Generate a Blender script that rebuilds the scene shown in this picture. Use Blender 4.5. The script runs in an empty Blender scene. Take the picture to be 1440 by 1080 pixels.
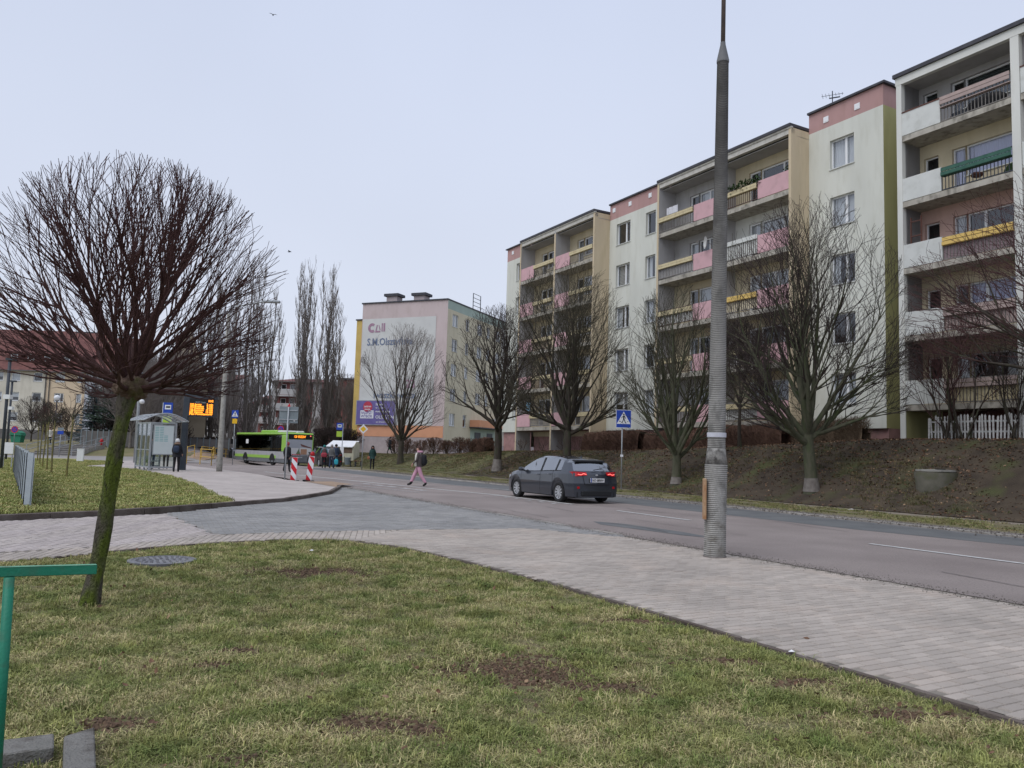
import bpy, bmesh, math, random
import numpy as np
from mathutils import Vector, Matrix

scene = bpy.context.scene
# ------------------------------------------------------------------ camera, light, exposure
FPX = 1112.5
PITCH = math.radians(4.95); ROLL = math.radians(1.69); EYE = 1.5
TH = math.radians(29.1)                       # heading of the street, left of the view axis
fw = np.array([0, math.cos(PITCH), math.sin(PITCH)])
_u0 = np.array([0, -math.sin(PITCH), math.cos(PITCH)]); _r0 = np.array([1., 0, 0])
RT = math.cos(ROLL) * _r0 + math.sin(ROLL) * _u0
UP = -math.sin(ROLL) * _r0 + math.cos(ROLL) * _u0
CAMP = np.array([0, 0, EYE])
cd = bpy.data.cameras.new('camera'); cam = bpy.data.objects.new('camera', cd)
scene.collection.objects.link(cam); scene.camera = cam
cd.sensor_width = 36; cd.lens = FPX / 1440 * 36; cd.clip_end = 2000; cd.clip_start = 0.05
cam.matrix_world = Matrix(((RT[0], UP[0], -fw[0], 0), (RT[1], UP[1], -fw[1], 0), (RT[2], UP[2], -fw[2], EYE), (0, 0, 0, 1)))

SUN_EL = math.radians(57); SUN_AZ = math.radians(226)       # compass-like, 0 = +Y, clockwise
world = bpy.data.worlds.new('World'); scene.world = world; world.use_nodes = True
nt = world.node_tree; nt.nodes.clear()
wo = nt.nodes.new('ShaderNodeOutputWorld'); bg = nt.nodes.new('ShaderNodeBackground')
sky = nt.nodes.new('ShaderNodeTexSky'); sky.sky_type = 'NISHITA'; sky.sun_disc = False
sky.sun_elevation = SUN_EL; sky.sun_rotation = SUN_AZ
tc = nt.nodes.new('ShaderNodeTexCoord'); sx = nt.nodes.new('ShaderNodeSeparateXYZ')
mr = nt.nodes.new('ShaderNodeMapRange'); mr.inputs[1].default_value = 0.0; mr.inputs[2].default_value = 0.6
cg = nt.nodes.new('ShaderNodeMix'); cg.data_type = 'RGBA'
cg.inputs[6].default_value = (6.45, 6.85, 7.8, 1); cg.inputs[7].default_value = (5.25, 5.85, 7.4, 1)
nz = nt.nodes.new('ShaderNodeTexNoise'); nz.inputs['Scale'].default_value = 1.6; nz.inputs['Detail'].default_value = 3
mr2 = nt.nodes.new('ShaderNodeMapRange'); mr2.inputs[1].default_value = .3; mr2.inputs[2].default_value = .7
mr2.inputs[3].default_value = .95; mr2.inputs[4].default_value = 1.05
vm = nt.nodes.new('ShaderNodeVectorMath'); vm.operation = 'SCALE'
mx = nt.nodes.new('ShaderNodeMix'); mx.data_type = 'RGBA'; mx.inputs[0].default_value = 0.95
L = nt.links.new
L(tc.outputs['Generated'], sx.inputs[0]); L(sx.outputs[2], mr.inputs[0]); L(mr.outputs[0], cg.inputs[0])
L(tc.outputs['Generated'], nz.inputs['Vector']); L(nz.outputs[0], mr2.inputs[0])
L(cg.outputs[2], vm.inputs[0]); L(mr2.outputs[0], vm.inputs['Scale'])
L(sky.outputs[0], mx.inputs[6]); L(vm.outputs[0], mx.inputs[7])
L(mx.outputs[2], bg.inputs[0]); bg.inputs[1].default_value = 0.1; L(bg.outputs[0], wo.inputs[0])
sl = bpy.data.lights.new('sun', 'SUN'); sl.energy = 1.5; sl.angle = math.radians(50); sl.color = (1, .985, .96)
so = bpy.data.objects.new('sun', sl); scene.collection.objects.link(so)
_sd = Vector((math.sin(SUN_AZ) * math.cos(SUN_EL), math.cos(SUN_AZ) * math.cos(SUN_EL), math.sin(SUN_EL)))
so.rotation_euler = _sd.to_track_quat('Z', 'Y').to_euler()
scene.view_settings.view_transform = 'Standard'; scene.view_settings.look = 'None'
scene.view_settings.gamma = 1; scene.view_settings.exposure = 0.22
scene.view_settings.use_curve_mapping = False

# ------------------------------------------------------------------ helpers
col = scene.collection
US = np.array([-math.sin(TH), math.cos(TH)]); NS = np.array([math.cos(TH), math.sin(TH)])
RZ = TH - math.pi / 2                          # local x = towards the viewer along the street, y = across it
rng = random.Random(7); nrg = np.random.RandomState(11)

def W(s, t): return (s * US[0] + t * NS[0], s * US[1] + t * NS[1])
def ST(x, y): return (x * US[0] + y * US[1], x * NS[0] + y * NS[1])
def sm(v): v = min(max(v, 0.0), 1.0); return v * v * (3 - 2 * v)
ZTOP = [(-60, 2.45), (20, 2.45), (28, 2.1), (35, 1.85), (50, 1.6), (60, 1.25), (75, 1.0), (400, .9)]
def zt(x, y):
    s, t = ST(x, y)
    b = -0.0012 * min(max(s - 55, 0), 20) ** 2
    top = float(np.interp(s, [a for a, _ in ZTOP], [c for _, c in ZTOP]))
    z = b + (top - b) * sm((t - 22.4) / 5.4)
    m = sm((-x / max(y, 1) - .33) / .08) * sm((y - 42) / 2) if y > 1 else 0
    if m > 0:
        z = z * (1 - m) + m * (.87 * sm((y - 70) / 6) + .018 * max(y - 76, 0))
    return z
def ray(px, py):
    d = fw * FPX + RT * (px - 720) - UP * (py - 540); return d / np.linalg.norm(d)
def proj(p):
    q = np.array(p, float) - CAMP; k = q @ fw
    if k < .1: return (-9999, -9999)
    return 720 + FPX * (q @ RT) / k, 540 - FPX * (q @ UP) / k
def gnd(px, py, off=0):
    """where the ray of a photo pixel meets the terrain"""
    r = ray(px, py); k = 2.0; last = k
    while k < 400:
        p = CAMP + r * k
        if p[2] < zt(p[0], p[1]) + off: break
        last = k; k *= 1.01
    a, b = last, k
    for _ in range(25):
        m = (a + b) / 2; p = CAMP + r * m
        if p[2] < zt(p[0], p[1]) + off: b = m
        else: a = m
    p = CAMP + r * a
    return (float(p[0]), float(p[1]), zt(p[0], p[1]) + off)
def atY(px, py, Y):
    r = ray(px, py); p = CAMP + r * (Y / r[1]); return (float(p[0]), float(p[1]), float(p[2]))

def tloc(px, t):
    # point on the terrain in a pixel column, at distance t across the street
    r = ray(px, 632); k = r[0] / r[1]; Y = t / (k * NS[0] + NS[1]); return (float(k * Y), float(Y), zt(k * Y, Y))
def S(pts): return [ST(*gnd(*p)[:2]) for p in pts]
def tag(o, label=None, cat=None, group=None, kind=None):
    if label: o['label'] = label
    if cat: o['category'] = cat
    if group: o['group'] = group
    if kind: o['kind'] = kind
    return o
def empty(name, loc, rz=0, label=None, cat=None, group=None):
    o = bpy.data.objects.new(name, None); o.empty_display_size = .3
    col.objects.link(o); o.location = loc; o.rotation_euler = (0, 0, rz)
    return tag(o, label, cat, group)

class MB:
    def __init__(self, xf=None): self.v = []; self.f = []; self.m = []; self.xf = xf
    def add(self, vs, fs, mi=0):
        n = len(self.v)
        self.v += [self.xf(*p) if self.xf else tuple(p) for p in vs]
        self.f += [tuple(i + n for i in f) for f in fs]; self.m += [mi] * len(fs); return self
    def box(self, x0, x1, y0, y1, z0, z1, mi=0):
        return self.add([(x0, y0, z0), (x1, y0, z0), (x1, y1, z0), (x0, y1, z0), (x0, y0, z1), (x1, y0, z1), (x1, y1, z1), (x0, y1, z1)],
                        [(0, 3, 2, 1), (4, 5, 6, 7), (0, 1, 5, 4), (1, 2, 6, 5), (2, 3, 7, 6), (3, 0, 4, 7)], mi)
    def cbox(self, cx, cy, cz, sx_, sy_, sz_, mi=0):
        return self.box(cx - sx_ / 2, cx + sx_ / 2, cy - sy_ / 2, cy + sy_ / 2, cz - sz_ / 2, cz + sz_ / 2, mi)
    def quad(self, a, b, c, d, mi=0): return self.add([a, b, c, d], [(0, 1, 2, 3)], mi)
    def poly(self, pts, mi=0): return self.add(pts, [tuple(range(len(pts)))], mi)
    def prism(self, pts, d, mi=0):
        """pts: planar polygon, d: extrusion vector"""
        n = len(pts); q = [tuple(p[k] + d[k] for k in range(3)) for p in pts]
        return self.add(list(pts) + q, [tuple(range(n))[::-1], tuple(range(n, 2 * n))] + [(i, (i + 1) % n, n + (i + 1) % n, n + i) for i in range(n)], mi)
    def tube(self, pts, rads, k=8, mi=0, cap=True):
        pts = [Vector(p) for p in pts]
        if not hasattr(rads, '__len__'): rads = [rads] * len(pts)
        vs = []; fs = []; ref = None
        for i, p in enumerate(pts):
            d = (pts[min(i + 1, len(pts) - 1)] - pts[max(i - 1, 0)]).normalized()
            if ref is None: ref = Vector((0, 0, 1)) if abs(d.z) < .9 else Vector((1, 0, 0))
            a = d.cross(ref).normalized(); b = a.cross(d).normalized(); ref = b
            for j in range(k):
                w = 2 * math.pi * j / k; vs.append(tuple(p + (a * math.cos(w) + b * math.sin(w)) * rads[i]))
        for i in range(len(pts) - 1):
            for j in range(k):
                j2 = (j + 1) % k; fs.append((i * k + j, i * k + j2, (i + 1) * k + j2, (i + 1) * k + j))
        if cap: fs += [tuple(range(k))[::-1], tuple(range((len(pts) - 1) * k, len(pts) * k))]
        return self.add(vs, fs, mi)
    def lathe(self, prof, k=16, c=(0, 0, 0), mi=0, cap=True, sx_=1, sy_=1):
        vs = []; fs = []
        for (r, z) in prof:
            for j in range(k):
                w = 2 * math.pi * j / k; vs.append((c[0] + r * sx_ * math.cos(w), c[1] + r * sy_ * math.sin(w), c[2] + z))
        for i in range(len(prof) - 1):
            for j in range(k):
                j2 = (j + 1) % k; fs.append((i * k + j, i * k + j2, (i + 1) * k + j2, (i + 1) * k + j))
        if cap: fs += [tuple(range(k))[::-1], tuple(range((len(prof) - 1) * k, len(prof) * k))]
        return self.add(vs, fs, mi)
    def build(self, name, mats, parent=None, smooth=False, bevel=0, auto=None, kind=None):
        me = bpy.data.meshes.new(name); me.from_pydata(self.v, [], self.f)
        if not isinstance(mats, (list, tuple)): mats = [mats]
        for m in mats: me.materials.append(m)
        if len(mats) > 1: me.polygons.foreach_set('material_index', self.m)
        if bevel or smooth or auto:
            bm = bmesh.new(); bm.from_mesh(me)
            bmesh.ops.recalc_face_normals(bm, faces=bm.faces)
            if bevel:
                es = [e for e in bm.edges if len(e.link_faces) == 2 and e.calc_face_angle(0) > .5]
                bmesh.ops.bevel(bm, geom=es, offset=bevel, segments=1, affect='EDGES', clamp_overlap=True)
            bm.to_mesh(me); bm.free()
        if smooth: me.polygons.foreach_set('use_smooth', [True] * len(me.polygons))
        if auto:
            me.polygons.foreach_set('use_smooth', [True] * len(me.polygons))
            me.set_sharp_from_angle(angle=math.radians(auto))
        me.update()
        o = bpy.data.objects.new(name, me); col.objects.link(o)
        if parent is not None: o.parent = parent
        if kind: o['kind'] = kind
        return o

def copy_tree(o, parent=None):
    c = o.copy(); col.objects.link(c)
    if parent is not None: c.parent = parent
    for ch in list(o.children): copy_tree(ch, c)
    return c

def text_mesh(body, size, align='LEFT', bold=0.0, sx_=1.0):
    cu = bpy.data.curves.new('t', 'FONT'); cu.body = body; cu.size = size; cu.align_x = align; cu.offset = bold
    cu.resolution_u = 2
    o = bpy.data.objects.new('t', cu); col.objects.link(o)
    dg = bpy.context.evaluated_depsgraph_get(); me = bpy.data.meshes.new_from_object(o.evaluated_get(dg))
    v = [(p.co.x * sx_, p.co.y) for p in me.vertices]; f = [tuple(p.vertices) for p in me.polygons]
    bpy.data.objects.remove(o); bpy.data.curves.remove(cu); bpy.data.meshes.remove(me)
    return v, f

# ------------------------------------------------------------------ materials
MATS = {}
def mat(name, c1, c2=None, scale=4, rough=.8, bump=0, bscale=40, metal=0, spec=.3, stretch=(1, 1, 1), c3=None, s3=30, f3=.5,
        world=False, rand=0, emit=None, island=0, lo=.35, hi=.65, coat=0):
    m = bpy.data.materials.new(name); m.use_nodes = True; n = m.node_tree; b = n.nodes['Principled BSDF']
    b.inputs['Roughness'].default_value = rough; b.inputs['Metallic'].default_value = metal
    b.inputs['Specular IOR Level'].default_value = spec
    if coat: b.inputs['Coat Weight'].default_value = coat; b.inputs['Coat Roughness'].default_value = .05
    if world: tcn = n.nodes.new('ShaderNodeNewGeometry').outputs['Position']
    else: tcn = n.nodes.new('ShaderNodeTexCoord').outputs['Object']
    mp = n.nodes.new('ShaderNodeMapping'); mp.inputs['Scale'].default_value = stretch; n.links.new(tcn, mp.inputs[0])
    def noise(sc, det=5):
        q = n.nodes.new('ShaderNodeTexNoise'); q.inputs['Scale'].default_value = sc; q.inputs['Detail'].default_value = det
        n.links.new(mp.outputs[0], q.inputs['Vector']); return q.outputs[0]
    def rng_(x, a, b_, c=0, d=1):
        q = n.nodes.new('ShaderNodeMapRange'); n.links.new(x, q.inputs[0])
        for i, w in enumerate((a, b_, c, d)): q.inputs[i + 1].default_value = w
        return q.outputs[0]
    def mixc(fac, a, b_, blend='MIX'):
        q = n.nodes.new('ShaderNodeMix'); q.data_type = 'RGBA'; q.blend_type = blend
        if isinstance(fac, float): q.inputs[0].default_value = fac
        else: n.links.new(fac, q.inputs[0])
        for i, w in ((6, a), (7, b_)):
            if isinstance(w, tuple): q.inputs[i].default_value = (w[0], w[1], w[2], 1)
            else: n.links.new(w, q.inputs[i])
        return q.outputs[2]
    c = tuple(c1)
    if c2: c = mixc(rng_(noise(scale), lo, hi), tuple(c1), tuple(c2))
    if c3: c = mixc(rng_(noise(s3, 8), .5, .72, 0, f3), c, tuple(c3))
    if rand or island:
        r = None
        if rand:
            r = n.nodes.new('ShaderNodeObjectInfo').outputs['Random']
        if island:
            gi = n.nodes.new('ShaderNodeNewGeometry').outputs['Random Per Island']
            if r is None: r = gi
            else:
                ad = n.nodes.new('ShaderNodeMath'); ad.operation = 'ADD'; n.links.new(r, ad.inputs[0]); n.links.new(gi, ad.inputs[1])
                fr = n.nodes.new('ShaderNodeMath'); fr.operation = 'FRACT'; n.links.new(ad.outputs[0], fr.inputs[0]); r = fr.outputs[0]
        amt = max(rand, island)
        v = rng_(r, 0, 1, 1 - amt, 1 + amt)
        q = n.nodes.new('ShaderNodeVectorMath'); q.operation = 'SCALE'
        if isinstance(c, tuple): c = mixc(0.0, c, c)
        n.links.new(c, q.inputs[0]); n.links.new(v, q.inputs['Scale']); c = q.outputs[0]
    if isinstance(c, tuple): b.inputs['Base Color'].default_value = (*c, 1)
    else: n.links.new(c, b.inputs['Base Color'])
    if bump:
        bp = n.nodes.new('ShaderNodeBump'); bp.inputs['Strength'].default_value = min(1, bump); bp.inputs['Distance'].default_value = .02 * max(1, bump)
        n.links.new(noise(bscale, 8), bp.inputs['Height']); n.links.new(bp.outputs[0], b.inputs['Normal'])
    if emit:
        b.inputs['Emission Color'].default_value = (*emit[:3], 1); b.inputs['Emission Strength'].default_value = emit[3]
    MATS[name] = m; return m

def glass_mat(name, tint=(.9, .93, .95), gl=.25, base=.06):
    m = bpy.data.materials.new(name); m.use_nodes = True; n = m.node_tree; n.nodes.clear()
    o = n.nodes.new('ShaderNodeOutputMaterial'); tr = n.nodes.new('ShaderNodeBsdfTransparent'); tr.inputs[0].default_value = (*tint, 1)
    g = n.nodes.new('ShaderNodeBsdfGlossy'); g.inputs['Roughness'].default_value = .03; g.inputs[0].default_value = (.95, .97, 1, 1)
    lw = n.nodes.new('ShaderNodeLayerWeight'); lw.inputs[0].default_value = gl
    pw = n.nodes.new('ShaderNodeMath'); pw.operation = 'POWER'; pw.inputs[1].default_value = 3.2; lw.inputs[0].default_value = .5
    a = n.nodes.new('ShaderNodeMath'); a.operation = 'MULTIPLY_ADD'; a.use_clamp = True; a.inputs[1].default_value = gl * 3; a.inputs[2].default_value = base
    mxs = n.nodes.new('ShaderNodeMixShader')
    n.links.new(lw.outputs['Facing'], pw.inputs[0]); n.links.new(pw.outputs[0], a.inputs[0]); n.links.new(a.outputs[0], mxs.inputs[0])
    n.links.new(tr.outputs[0], mxs.inputs[1]); n.links.new(g.outputs[0], mxs.inputs[2]); n.links.new(mxs.outputs[0], o.inputs[0])
    MATS[name] = m; return m

M = MATS
mat('earth', (.06, .05, .035), (.09, .075, .05), 3, .95, .8, 20, world=True)
mat('soil', (.12, .12, .05), (.20, .17, .09), 2.2, .95, 1.0, 60, world=True, c3=(.12, .075, .05), s3=5, f3=.9)
mat('turf_far', (.24, .25, .085), (.36, .32, .14), .6, .95, 1.0, 25, world=True, c3=(.20, .14, .085), s3=1.3, f3=.8)
mat('asphalt', (.24, .203, .188), (.31, .265, .245), .45, .85, .6, 300, world=True, c3=(.15, .13, .125), s3=38, f3=.75)
mat('asphalt_patch', (.115, .12, .122), (.15, .153, .152), 1.2, .8, .4, 300, world=True, c3=(.17, .17, .17), s3=80, f3=.4)
mat('asphalt_side', (.25, .23, .22), (.31, .29, .275), .5, .85, .3, 200, world=True)
mat('tar', (.09, .08, .078), (.16, .14, .135), 8, .7, .3, 100, world=True)
mat('joint_sand', (.22, .195, .165), (.33, .295, .255), 5, .95, .6, 200, world=True)
mat('paver_grey', (.345, .305, .27), (.44, .388, .342), .7, .9, .5, 150, world=True, c3=(.47, .39, .33), s3=1.3, f3=.6, rand=.11, island=.11)
mat('paver_dark', (.225, .222, .218), (.295, .288, .278), .7, .85, .4, 150, world=True, c3=(.27, .255, .23), s3=3, f3=.4, island=.14)
mat('paver_rose', (.37, .325, .30), (.45, .40, .37), .8, .9, .4, 150, world=True, c3=(.28, .25, .23), s3=4, f3=.5, island=.08)
mat('concrete', (.3, .285, .26), (.4, .38, .35), 3, .9, .4, 60, c3=(.16, .15, .13), s3=8, f3=.5)
mat('kerb_dark', (.09, .07, .06), (.16, .135, .12), 2, .9, .6, 40, world=True)
mat('kerb_light', (.33, .31, .285), (.24, .225, .2), 3, .9, .4, 60, world=True, rand=.1)
mat('line_white', (.62, .62, .6), (.42, .41, .4), 10, .7, .2, 200, world=True)
mat('line_worn', (.27, .25, .24), (.5, .49, .48), 7, .8, .2, 200, world=True)
mat('sand', (.36, .25, .17), (.27, .2, .15), 2, .95, .5, 80, world=True)
mat('path', (.27, .23, .19), (.2, .17, .13), 1.5, .95, .5, 60, world=True)
mat('gravel_edge', (.26, .235, .22), (.15, .13, .12), 14, .95, 1, 90, world=True)
mat('white_pvc', (.78, .79, .8), None, rough=.4)
mat('dark_void', (.02, .02, .022), None, rough=.9)
glass_mat('glass', gl=.22, base=.10)
mat('turf_slope', (.15, .135, .07), (.21, .18, .10), .5, .95, 1, 20, world=True, c3=(.13, .15, .055), s3=.8, f3=.7); glass_mat('glass_shelter', (.86, .9, .88), .2, .03)
mat('galv', (.38, .4, .42), (.3, .32, .34), 6, .5, .1, 60, metal=.3)
mat('dark_metal', (.035, .042, .055), (.05, .058, .07), 3, .5)
mat('black', (.012, .012, .014), None, rough=.6)
mat('steel_rusty', (.10, .08, .08), (.14, .11, .10), 6, .7)
# ------------------------------------------------------------------ ground, sheets of paving
def sheet(name, pts, m, off, step=None, parent=None, kind='structure', frame='st', label=None, cat=None):
    """a sheet of surface draped on the terrain; pts in street coordinates (s, t) or world (x, y)"""
    P2 = [W(*p) if frame == 'st' else p for p in pts]
    bm = bmesh.new(); vs = [bm.verts.new((x, y, 0)) for x, y in P2]; bm.faces.new(vs)
    if len(P2) > 4: bmesh.ops.triangulate(bm, faces=bm.faces[:])
    if step:
        for ax in (0, 1):
            lo = min(p[ax] for p in P2); hi = max(p[ax] for p in P2); k = math.floor(lo / step) * step
            while k < hi:
                no = (1, 0, 0) if ax == 0 else (0, 1, 0)
                bmesh.ops.bisect_plane(bm, geom=bm.verts[:] + bm.edges[:] + bm.faces[:], plane_co=(k * no[0], k * no[1], 0), plane_no=no)
                k += step
    for v in bm.verts: v.co.z = zt(v.co.x, v.co.y) + off
    bmesh.ops.recalc_face_normals(bm, faces=bm.faces)
    if bm.faces[:] and sum(f.normal.z for f in bm.faces) < 0: bmesh.ops.reverse_faces(bm, faces=bm.faces)
    me = bpy.data.meshes.new(name); bm.to_mesh(me); bm.free(); me.materials.append(m)
    o = bpy.data.objects.new(name, me); col.objects.link(o)
    if parent is not None: o.parent = parent
    if kind: o['kind'] = kind
    if label: o['label'] = label
    if cat: o['category'] = cat
    return o

xs = list(np.arange(-70, 70, 2.0)) + list(np.arange(70, 420, 25)); xs = list(np.arange(-420, -70, 25)) + xs
ys = list(np.arange(-40, 130, 2.0)) + list(np.arange(130, 900, 40))
nx, ny = len(xs), len(ys)
gv = [(x, y, zt(x, y) - (.14 if ST(x, y)[1] < 20 else .5)) for y in ys for x in xs]
gf = [(j * nx + i, j * nx + i + 1, (j + 1) * nx + i + 1, (j + 1) * nx + i) for j in range(ny - 1) for i in range(nx - 1)]
me = bpy.data.meshes.new('ground'); me.from_pydata(gv, [], gf); me.materials.append(M['turf_slope']); me.update()
o = bpy.data.objects.new('ground', me); col.objects.link(o); o['kind'] = 'structure'

LAWN = [(11.57, -.62), (11.89, .14), (12.42, 1.02), (12.86, 2.04), (13.07, 3.1), (12.95, 3.8), (12.61, 4.19), (11.72, 4.58), (10.14, 4.82),
        (8.2, 5.0), (6.56, 5.04), (-12, 5.04), (-12, -16), (6, -16), (9.6, -6)]
sheet('lawn', LAWN, M['soil'], -.035)
FARLAWN = [(14.4, -4.9), (17.62, -1.01), (18.3, .77), (20.69, 3.72), (23.45, 3.68), (30, 3.95), (36.65, 3.91)] + S([(190, 662), (114, 657.5), (147, 655), (148, 650), (100, 646.3), (50, 645.5), (-60, 643.5)]) + [(33, -26), (12, -12)]
sheet('far_lawn', FARLAWN, M['turf_far'], .085)
# embankment: dark leaf litter near, grass further along
mat('leaf_soil', (.05, .038, .028), (.085, .065, .045), 1.4, .95, 1.2, 30, world=True, c3=(.075, .085, .03), s3=.9, f3=.8)
mat('bank_grass', (.085, .095, .03), (.13, .12, .055), .5, .95, 1.0, 25, world=True, c3=(.08, .06, .04), s3=.7, f3=.9)
sheet('embankment_near', [(-25, 23.1), (47, 22.3), (47, 34), (-25, 34)], M['leaf_soil'], 0.0, 1.0)
sheet('embankment_far', [(47, 22.3), (110, 21.7), (110, 40), (47, 34)], M['bank_grass'], 0.0, 1.5)
sheet('path', [(-25, 22.0), (47, 21.2), (75, 20.8), (75, 21.9), (47, 22.3), (-25, 23.1)], M['path'], -.02, 2.5)
VERGE = [(-25, 18.5), (20, 18.5), (40, 17.6), (58, 16.9), (60, 21.0), (47, 21.2), (-25, 22.0)]
mat('verge_soil', (.13, .125, .06), (.19, .165, .095), 1.2, .95, 1, 30, world=True, c3=(.15, .11, .085), s3=4, f3=.9)
sheet('verge', VERGE, M['verge_soil'], .02, 2.5)
sheet('verge_dirt', [(-25, 17.95), (20, 18.0), (40, 17.1), (57, 16.5), (58, 16.95), (40, 17.65), (20, 18.6), (-25, 18.8)], M['gravel_edge'], .035, 2.5)
# road (runs on past the bus) with the stop lay-by
sheet('road', [(-25, 9.3), (29.6, 9.25), (32.5, 8.6), (38, 9.0), (56, 6.6), (62, 7), (76, 9), (140, 12), (140, 21), (76, 20.8), (62, 20.9), (57, 16.5), (40, 17.1), (20, 18.0), (-25, 17.95)],
      M['asphalt'], 0.0, 4)
sheet('road_patch', [(-25, 17.0), (5, 16.6), (12, 15.6), (20, 15.5), (40, 14.6), (56, 14.2), (56, 16.3), (40, 16.95), (20, 17.85), (-25, 17.8)], M['asphalt_patch'], .004, 4)
sheet('road_patch', [(13.2, 10.35), (14.2, 10.2), (14.9, 10.5), (14.2, 10.85), (12.4, 10.95), (11.2, 10.8), (11.9, 10.5)], M['asphalt_patch'], .005)
def line(pts, w, m='line_white', off=.009, name='road_marking'):
    l = []; r = []
    for i, p in enumerate(pts):
        a = pts[max(i - 1, 0)]; b = pts[min(i + 1, len(pts) - 1)]; dx, dy = b[0] - a[0], b[1] - a[1]; q = math.hypot(dx, dy)
        l.append((p[0] - dy / q * w / 2, p[1] + dx / q * w / 2)); r.append((p[0] + dy / q * w / 2, p[1] - dx / q * w / 2))
    bm_pts = l + r[::-1]
    return sheet(name, bm_pts, M[m], off, 3)
line([(6.0, 13.17), (9.75, 13.15)], .12); line([(14.65, 13.16), (17.6, 13.2)], .12)
line([(20.0, 13.35), (24.7, 13.2), (28, 12.6), (32.5, 11.9), (38.5, 11.0), (46, 9.8)], .16)
line([(26.5, 15.9), (30.1, 15.15), (36, 14.0), (44, 12.4)], .12, 'line_worn')
line([(26.0, 10.9), (30.5, 10.2), (34, 9.9)], .10, 'line_worn')
for k in range(5): line([(27.2 + k * 1.15, 11.6 - k * .12), (27.9 + k * 1.15, 11.5 - k * .12)], .35, 'line_worn')
for k in range(6): line([(20.2 + k * .75, 12.9), (20.55 + k * .75, 12.9)], .18, 'line_worn')
# cracks and tar on the near lane
for pts in ([(3.6, 10.6), (4.6, 10.75), (5.6, 10.6), (6.9, 10.85)], [(12.4, 10.55), (13.3, 10.75), (14.4, 10.6)], [(2.6, 10.1), (3.4, 10.25), (4.2, 10.2)],
            [(16, 15.3), (14, 15.35), (12.6, 15.0), (11.6, 14.9)], [(17.5, 11.7), (19.2, 11.9)]):
    line(pts, .028, 'tar', .010, 'tar_seam')
for k in range(7):
    a0 = rng.uniform(9, 30); q = [10.0, 11.4, 12.4, 14.3, 14.9, 11.9, 13.9][k] + rng.uniform(-.15, .15); pts_ = [(a0, q)]
    for _ in range(7): pts_.append((pts_[-1][0] + rng.uniform(.25, .8), pts_[-1][1] + rng.gauss(0, .09)))
    line(pts_, .02, 'tar', .0115 + .0012 * k, 'tar_seam')
line([(2, 17.35), (14, 17.3), (26, 17.1), (38, 16.7)], .03, 'tar', .0105, 'tar_seam')
# side street on the left, sand, bus-stop pavement
sheet('side_street', S([(-60, 643.5), (50, 645.3), (100, 646), (148, 649.8), (190, 648.4), (262, 650.5), (300, 652), (305, 645), (262, 643), (190, 642.3), (100, 640.8), (50, 640.5), (-60, 639)]), M['asphalt_side'], .012, 3)
sheet('bus_stop_pavement', [(20.69, 3.72), (22, 5.2), (25.11, 7.34), (28.1, 8.55), (29.6, 9.0), (31.3, 8.7), (34, 8.2), (40, 8.2), (47, 7.6), (56, 6.6)] + S([(262, 650.8), (190, 648.8), (148, 650), (147, 655), (114, 657.5), (190, 662)]) + [(36.65, 3.91), (30, 3.95), (23.45, 3.66)], M['paver_rose'], .075, 2.5)
sheet('sand_strip', [(28.1, 8.55), (29.6, 9.02), (30, 9.8), (32.6, 9.7), (32.4, 8.5)], M['sand'], .085)
sheet('sand_strip', S([(262, 648), (332, 651), (332, 647), (262, 645.5)]), M['sand'], .03, 2)

# pavers
def pip(x, y, poly):
    c = False; n = len(poly)
    for i in range(n):
        x1, y1 = poly[i]; x2, y2 = poly[i - 1]
        if (y1 > y) != (y2 > y) and x < (x2 - x1) * (y - y1) / (y2 - y1) + x1: c = not c
    return c
PL, PW_ = .2, .1
def pavers(poly, ang, herring=False):
    """centres (s, t) and angle of every stone inside a polygon"""
    out = []; ca, sa = math.cos(ang), math.sin(ang)
    cx = sum(p[0] for p in poly) / len(poly); cy = sum(p[1] for p in poly) / len(poly)
    R = max(math.hypot(p[0] - cx, p[1] - cy) for p in poly)
    ni = int(R / PL) + 2; nj = int(R / PW_) + 2
    for j in range(-nj, nj):
        for i in range(-ni, ni):
            u = (i + (.5 if j % 2 else 0)) * PL; v = j * PW_
            x = cx + u * ca - v * sa; y = cy + u * sa + v * ca
            if math.hypot(x - cx, y - cy) < R and pip(x, y, poly): out.append((x, y, ang))
    return out
def stone_arrays(cs, zoff=0.0, seed=1):
    r = np.random.RandomState(seed); n = len(cs); A = np.array(cs)
    hl, hw = PL / 2 - .0025, PW_ / 2 - .0025; ch = .006
    base = np.array([(-hl, -hw, -.012), (hl, -hw, -.012), (hl, hw, -.012), (-hl, hw, -.012), (-hl + ch, -hw + ch, 0), (hl - ch, -hw + ch, 0), (hl - ch, hw - ch, 0), (-hl + ch, hw - ch, 0)])
    ang = A[:, 2] + r.normal(0, .006, n); ca, sa = np.cos(ang), np.sin(ang)
    s = A[:, 0, None] + base[:, 0] * ca[:, None] - base[:, 1] * sa[:, None]
    t = A[:, 1, None] + base[:, 0] * sa[:, None] + base[:, 1] * ca[:, None]
    tx, ty = r.normal(0, .006, n), r.normal(0, .006, n)
    z = base[:, 2] + zoff + r.normal(0, .0016, n)[:, None] + base[:, 0] * tx[:, None] + base[:, 1] * ty[:, None]
    X = s * US[0] + t * NS[0]; Y = s * US[1] + t * NS[1]
    return np.stack([X, Y, z], -1)
FQ = [(4, 5, 6, 7), (0, 1, 5, 4), (1, 2, 6, 5), (2, 3, 7, 6), (3, 0, 4, 7)]
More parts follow.
